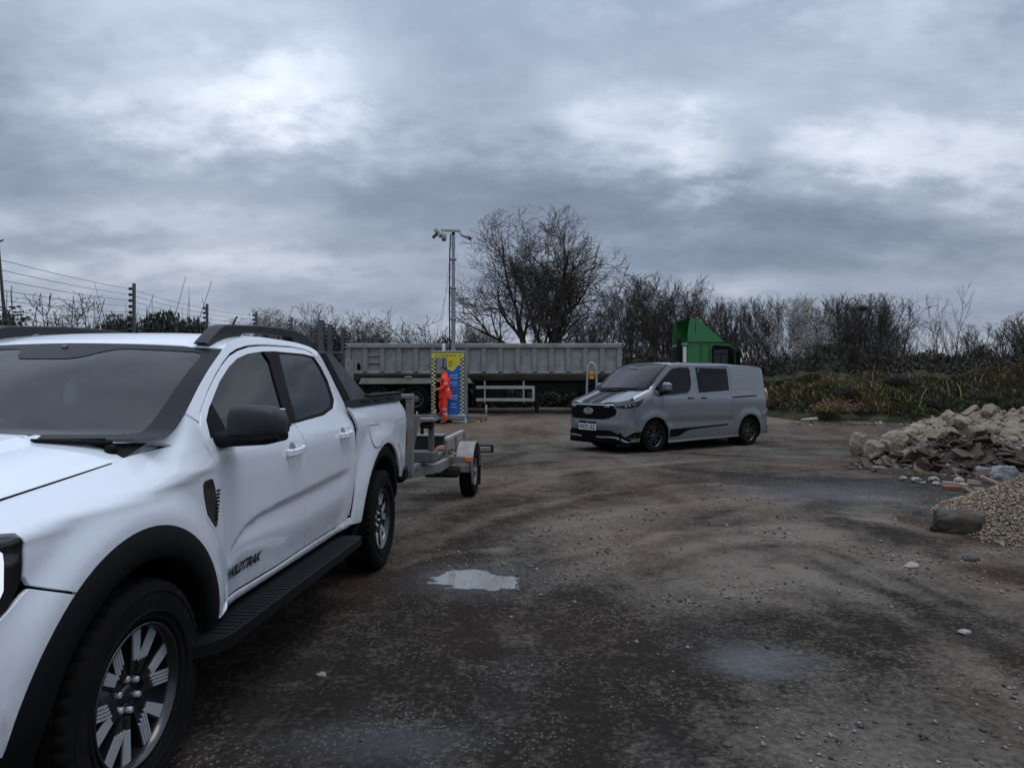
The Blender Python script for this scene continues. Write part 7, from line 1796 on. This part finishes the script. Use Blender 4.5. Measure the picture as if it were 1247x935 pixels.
    for q, (px, py, Y, s, lb) in enumerate(((1099, 585, 11.1, .06, 'white stone furthest left in front of the slates'), (1115, 588, 10.8, .085, 'flat white stone second from the left before the slates'), (1123, 591, 10.6, .045, 'tiny white stone beside the flat one'), (1137, 587, 10.9, .085, 'broad white stone in front of the middle slates'), (1140, 592, 10.5, .06, 'dull white stone just before the broad one'), (1167, 588, 10.7, .085, 'peaked white stone behind the pale brick'))):
        rock('white_stone', lb, 'stone', gx(px, Y), Y, s*.35, (s, s*.8, s*(.95 if px == 1167 else .6)), MT['stone_pale'], 200+q, sub=3, am=.5, cut=12)
build_slates()
def build_gravel_heap():
    cx, cy = 7.1, 6.9; xs = np.arange(4.2, 10, .07); ys = np.arange(4.2, 9.8, .07); X, Y = np.meshgrid(xs, ys)
    e = np.hypot((X-cx)/2.55, (Y-cy)/2.6)+.12*(fbm(X*1.1, Y*1.1, 91, 3)-.5); Z = 1.15*np.clip(1-e, 0, 1)**.95+(fbm(X*5, Y*5, 92, 3)-.5)*.05*(e < 1)-.03
    nx, ny = len(xs), len(ys); i = np.arange(ny-1)[:, None]*nx+np.arange(nx-1)[None]; F = np.stack([i, i+1, i+nx+1, i+nx], -1).reshape(-1, 4); F = F[np.max(Z.ravel()[F], 1) > -.02]
    me = quads_mesh('gravel_heap', np.stack([X, Y, Z], -1).reshape(-1, 3), F, [MT['gravelm']], smooth=True); o = obj('gravel_heap', me); tag(o, 'tan heap of stone chippings at the right edge', 'gravel heap', kind='stuff')
    rg = np.random.default_rng(4); n = 26000; x = 4.2+rg.power(.9, n)*3.2; y = 4.4+rg.uniform(0, 5.4, n)
    e = np.hypot((x-cx)/2.55, (y-cy)/2.6)+.12*(fbm(x*1.1, y*1.1, 91, 3)-.5); k = (e < 1.0) | (rg.uniform(0, 1, n) < np.exp(-(e-1)*22)*.3); x, y, e = x[k], y[k], e[k]
    z = 1.15*np.clip(1-e, 0, 1)**.95+(fbm(x*5, y*5, 92, 3)-.5)*.05*(e < 1)-.025
    o = obj('heap_chippings', pebbles('heap_chippings', np.stack([x, y, z], 1), .010+rg.power(.5, len(x))*.020, [MT['stone_tan'], MT['stone_tan2'], MT['stone_dark'], MT['stone_pale']], [.40, .42, .12, .06]))
    tag(o, 'loose tan chippings covering the gravel heap', 'gravel', kind='stuff')
MT['gravelm'] = mat('gravel_tan', (.13, .10, .07), .9, var=.5, vscale=60, bump=1., bscale=60)
MT['stone_tan2'] = mat('stone_buff', (.27, .20, .12), .85, var=.25, vscale=30)
build_gravel_heap()
# separate stones lying on the yard
for q, (px, py, s, lb, mt) in enumerate(((1109, 690, .05, 'lone pale stone on the bare yard left of the gravel heap', 'stone_pale'), (1182, 681, .06, 'dark flat stone on the ground below the boulder', 'stone_dark'), (886, 905, .018, 'small dark stone near the bottom of the yard', 'stone_dark'), (392, 822, .022, 'small pale stone in the dark ground near the truck', 'stone_grey'), (546, 711, .030, 'dark stone poking out of the puddle', 'stone_dark'), (1175, 772, .03, 'pale pebble on the wheel tracks at the right', 'stone_pale'))):
    Y = gy(py); rock('yard_stone', lb, 'stone', gx(px, Y), Y, float(ground_h(gx(px, Y), Y))+s*.25, (s*1.3, s, s*.6), MT[mt], 300+q, sub=2)

# ------------------------------------------------------------------ security fence on the left
MT['post'] = mat('fence_post', (.10, .105, .11), .5, .5, var=.15, vscale=5)
MT['insulator'] = mat('insulator', (.008, .008, .009), .4)
MT['wire'] = mat('fence_wire', (.07, .075, .08), .4, .6)
def build_fence():
    t = thing('electric_fence', 'multi strand electric fence with grey posts and black insulators on the left', 'fence', (-7.7, 15, 0))
    posts = [(-14, 15, 8.2, 298), (163, 345, 15.0, 345), (252, 370, 18.7, 370), (312, 379, 20.6, 379), (355, 386, 22.4, 386)]
    pts = []
    for px, _, Y, py in posts:
        x = gx(px, Y)+7.7; top = gzp(py, Y); pts.append((x, Y-15, top))
        m = MB(); m.box((x, Y-15, top/2), (.065, .045, top), MT['post'], bev=.008); p = m.build('post', t)
        for q in range(10):
            z = top-.12-.125*q; m = MB(); m.tube([(x-.035, Y-15-.02, z), (x-.075, Y-15-.03, z), (x-.10, Y-15-.03, z-.005)], [.030, .036, .018], MT['insulator'], 8); m.build('insulator', p)
    ext = (pts[0][0]-.35, pts[0][1]-5, pts[0][2])
    m = MB(); m.box((ext[0], ext[1], ext[2]/2), (.065, .045, ext[2]), MT['post'], bev=.008); m.build('post', t)
    chain = [ext]+pts
    for q in range(10):
        P = []
        for i in range(len(chain)-1):
            a, b = Vector(chain[i]), Vector(chain[i+1])
            for k in range(6): v = a.lerp(b, k/6); P.append((v.x-.085, v.y-.03, v.z-.12-.125*q-.03*math.sin(PI*k/6)))
        v = chain[-1]; P.append((v[0]-.085, v[1]-.03, v[2]-.12-.125*q))
        m = MB(); m.tube(P, .0042, MT['wire'], 4); m.build('wire', t)
build_fence()
def gatepost(px, py, Y, w, label, insul):
    x = gx(px, Y); g = rise(Y); top = gzp(py, Y)-g
    t = thing('gate_post', label, 'fence post', (x, Y, g)); m = MB(); m.box((0, 0, top/2), (w, w*.8, top), MT['post'], bev=.01); m.box((0, 0, top+.01), (w*1.12, w*.9, .02), MT['post'], bev=.004); m.build('post', t)
    for q in range(insul):
        z = top-.10-.11*q; m = MB(); m.tube([(w/2, -.02, z), (w/2+.05, -.03, z), (w/2+.085, -.03, z)], [.028, .036, .02], MT['insulator'], 8); m.build('insulator', t)
    return t
gatepost(391, 391, 21.0, .17, 'thickest dark fence post, leftmost of three by the tipper tail', 6)
gatepost(402, 396, 22.0, .14, 'dark fence post in the middle of three by the tipper tail', 4)
gatepost(417.5, 400, 22.6, .12, 'grey fence post with insulators right beside the tipper tail', 6)
gatepost(441, 403, 30.0, .10, 'distant thin fence post with insulators behind the tipper', 5)
gatepost(458, 409, 31.0, .22, 'short dark post behind the tipper tail', 0)
gatepost(378, 397, 27.0, .09, 'distant thin post left of the thickest dark post', 4)
t = thing('gate_rail', 'grey horizontal rail between the fence posts by the tipper tail', 'rail', (gx(405, 22.3), 22.3, gzp(430, 22.3)))
m = MB(); m.box((0, 0, 0), (.62, .06, .08), MT['post'], bev=.008); m.box((0, 0, -.35), (.62, .05, .06), MT['post'], bev=.008); m.build('rail', t)
t = thing('leaning_pole', 'thin dark pole leaning at the far left edge with a climbing stem', 'pole', (gx(13, 11.0), 11.0, 0))
m = MB(); m.tube([(0, 0, 0), (-.03, 0, 1.8), (-.14, 0, 3.0), (-.20, 0, 3.72)], [.03, .028, .022, .016], MT['bark'], 8); m.tube([(-.20, 0, 3.72), (-.12, 0, 3.76)], .012, MT['bark'], 6); m.build('pole', t)
rg = np.random.default_rng(77); n = 520
P = np.stack([rg.normal(-.02, .13, n), rg.normal(0, .15, n), 1.5+rg.power(1.1, n)*1.2], 1); P[:, 0] += (2.7-P[:, 2])*.15*rg.normal(0, 1, n)
o = obj('climbing_leaves', pebbles('climbing_leaves', P, rg.uniform(.018, .045, n), [MT['ivy']], [1.], flat=.4), t); o['kind'] = 'stuff'
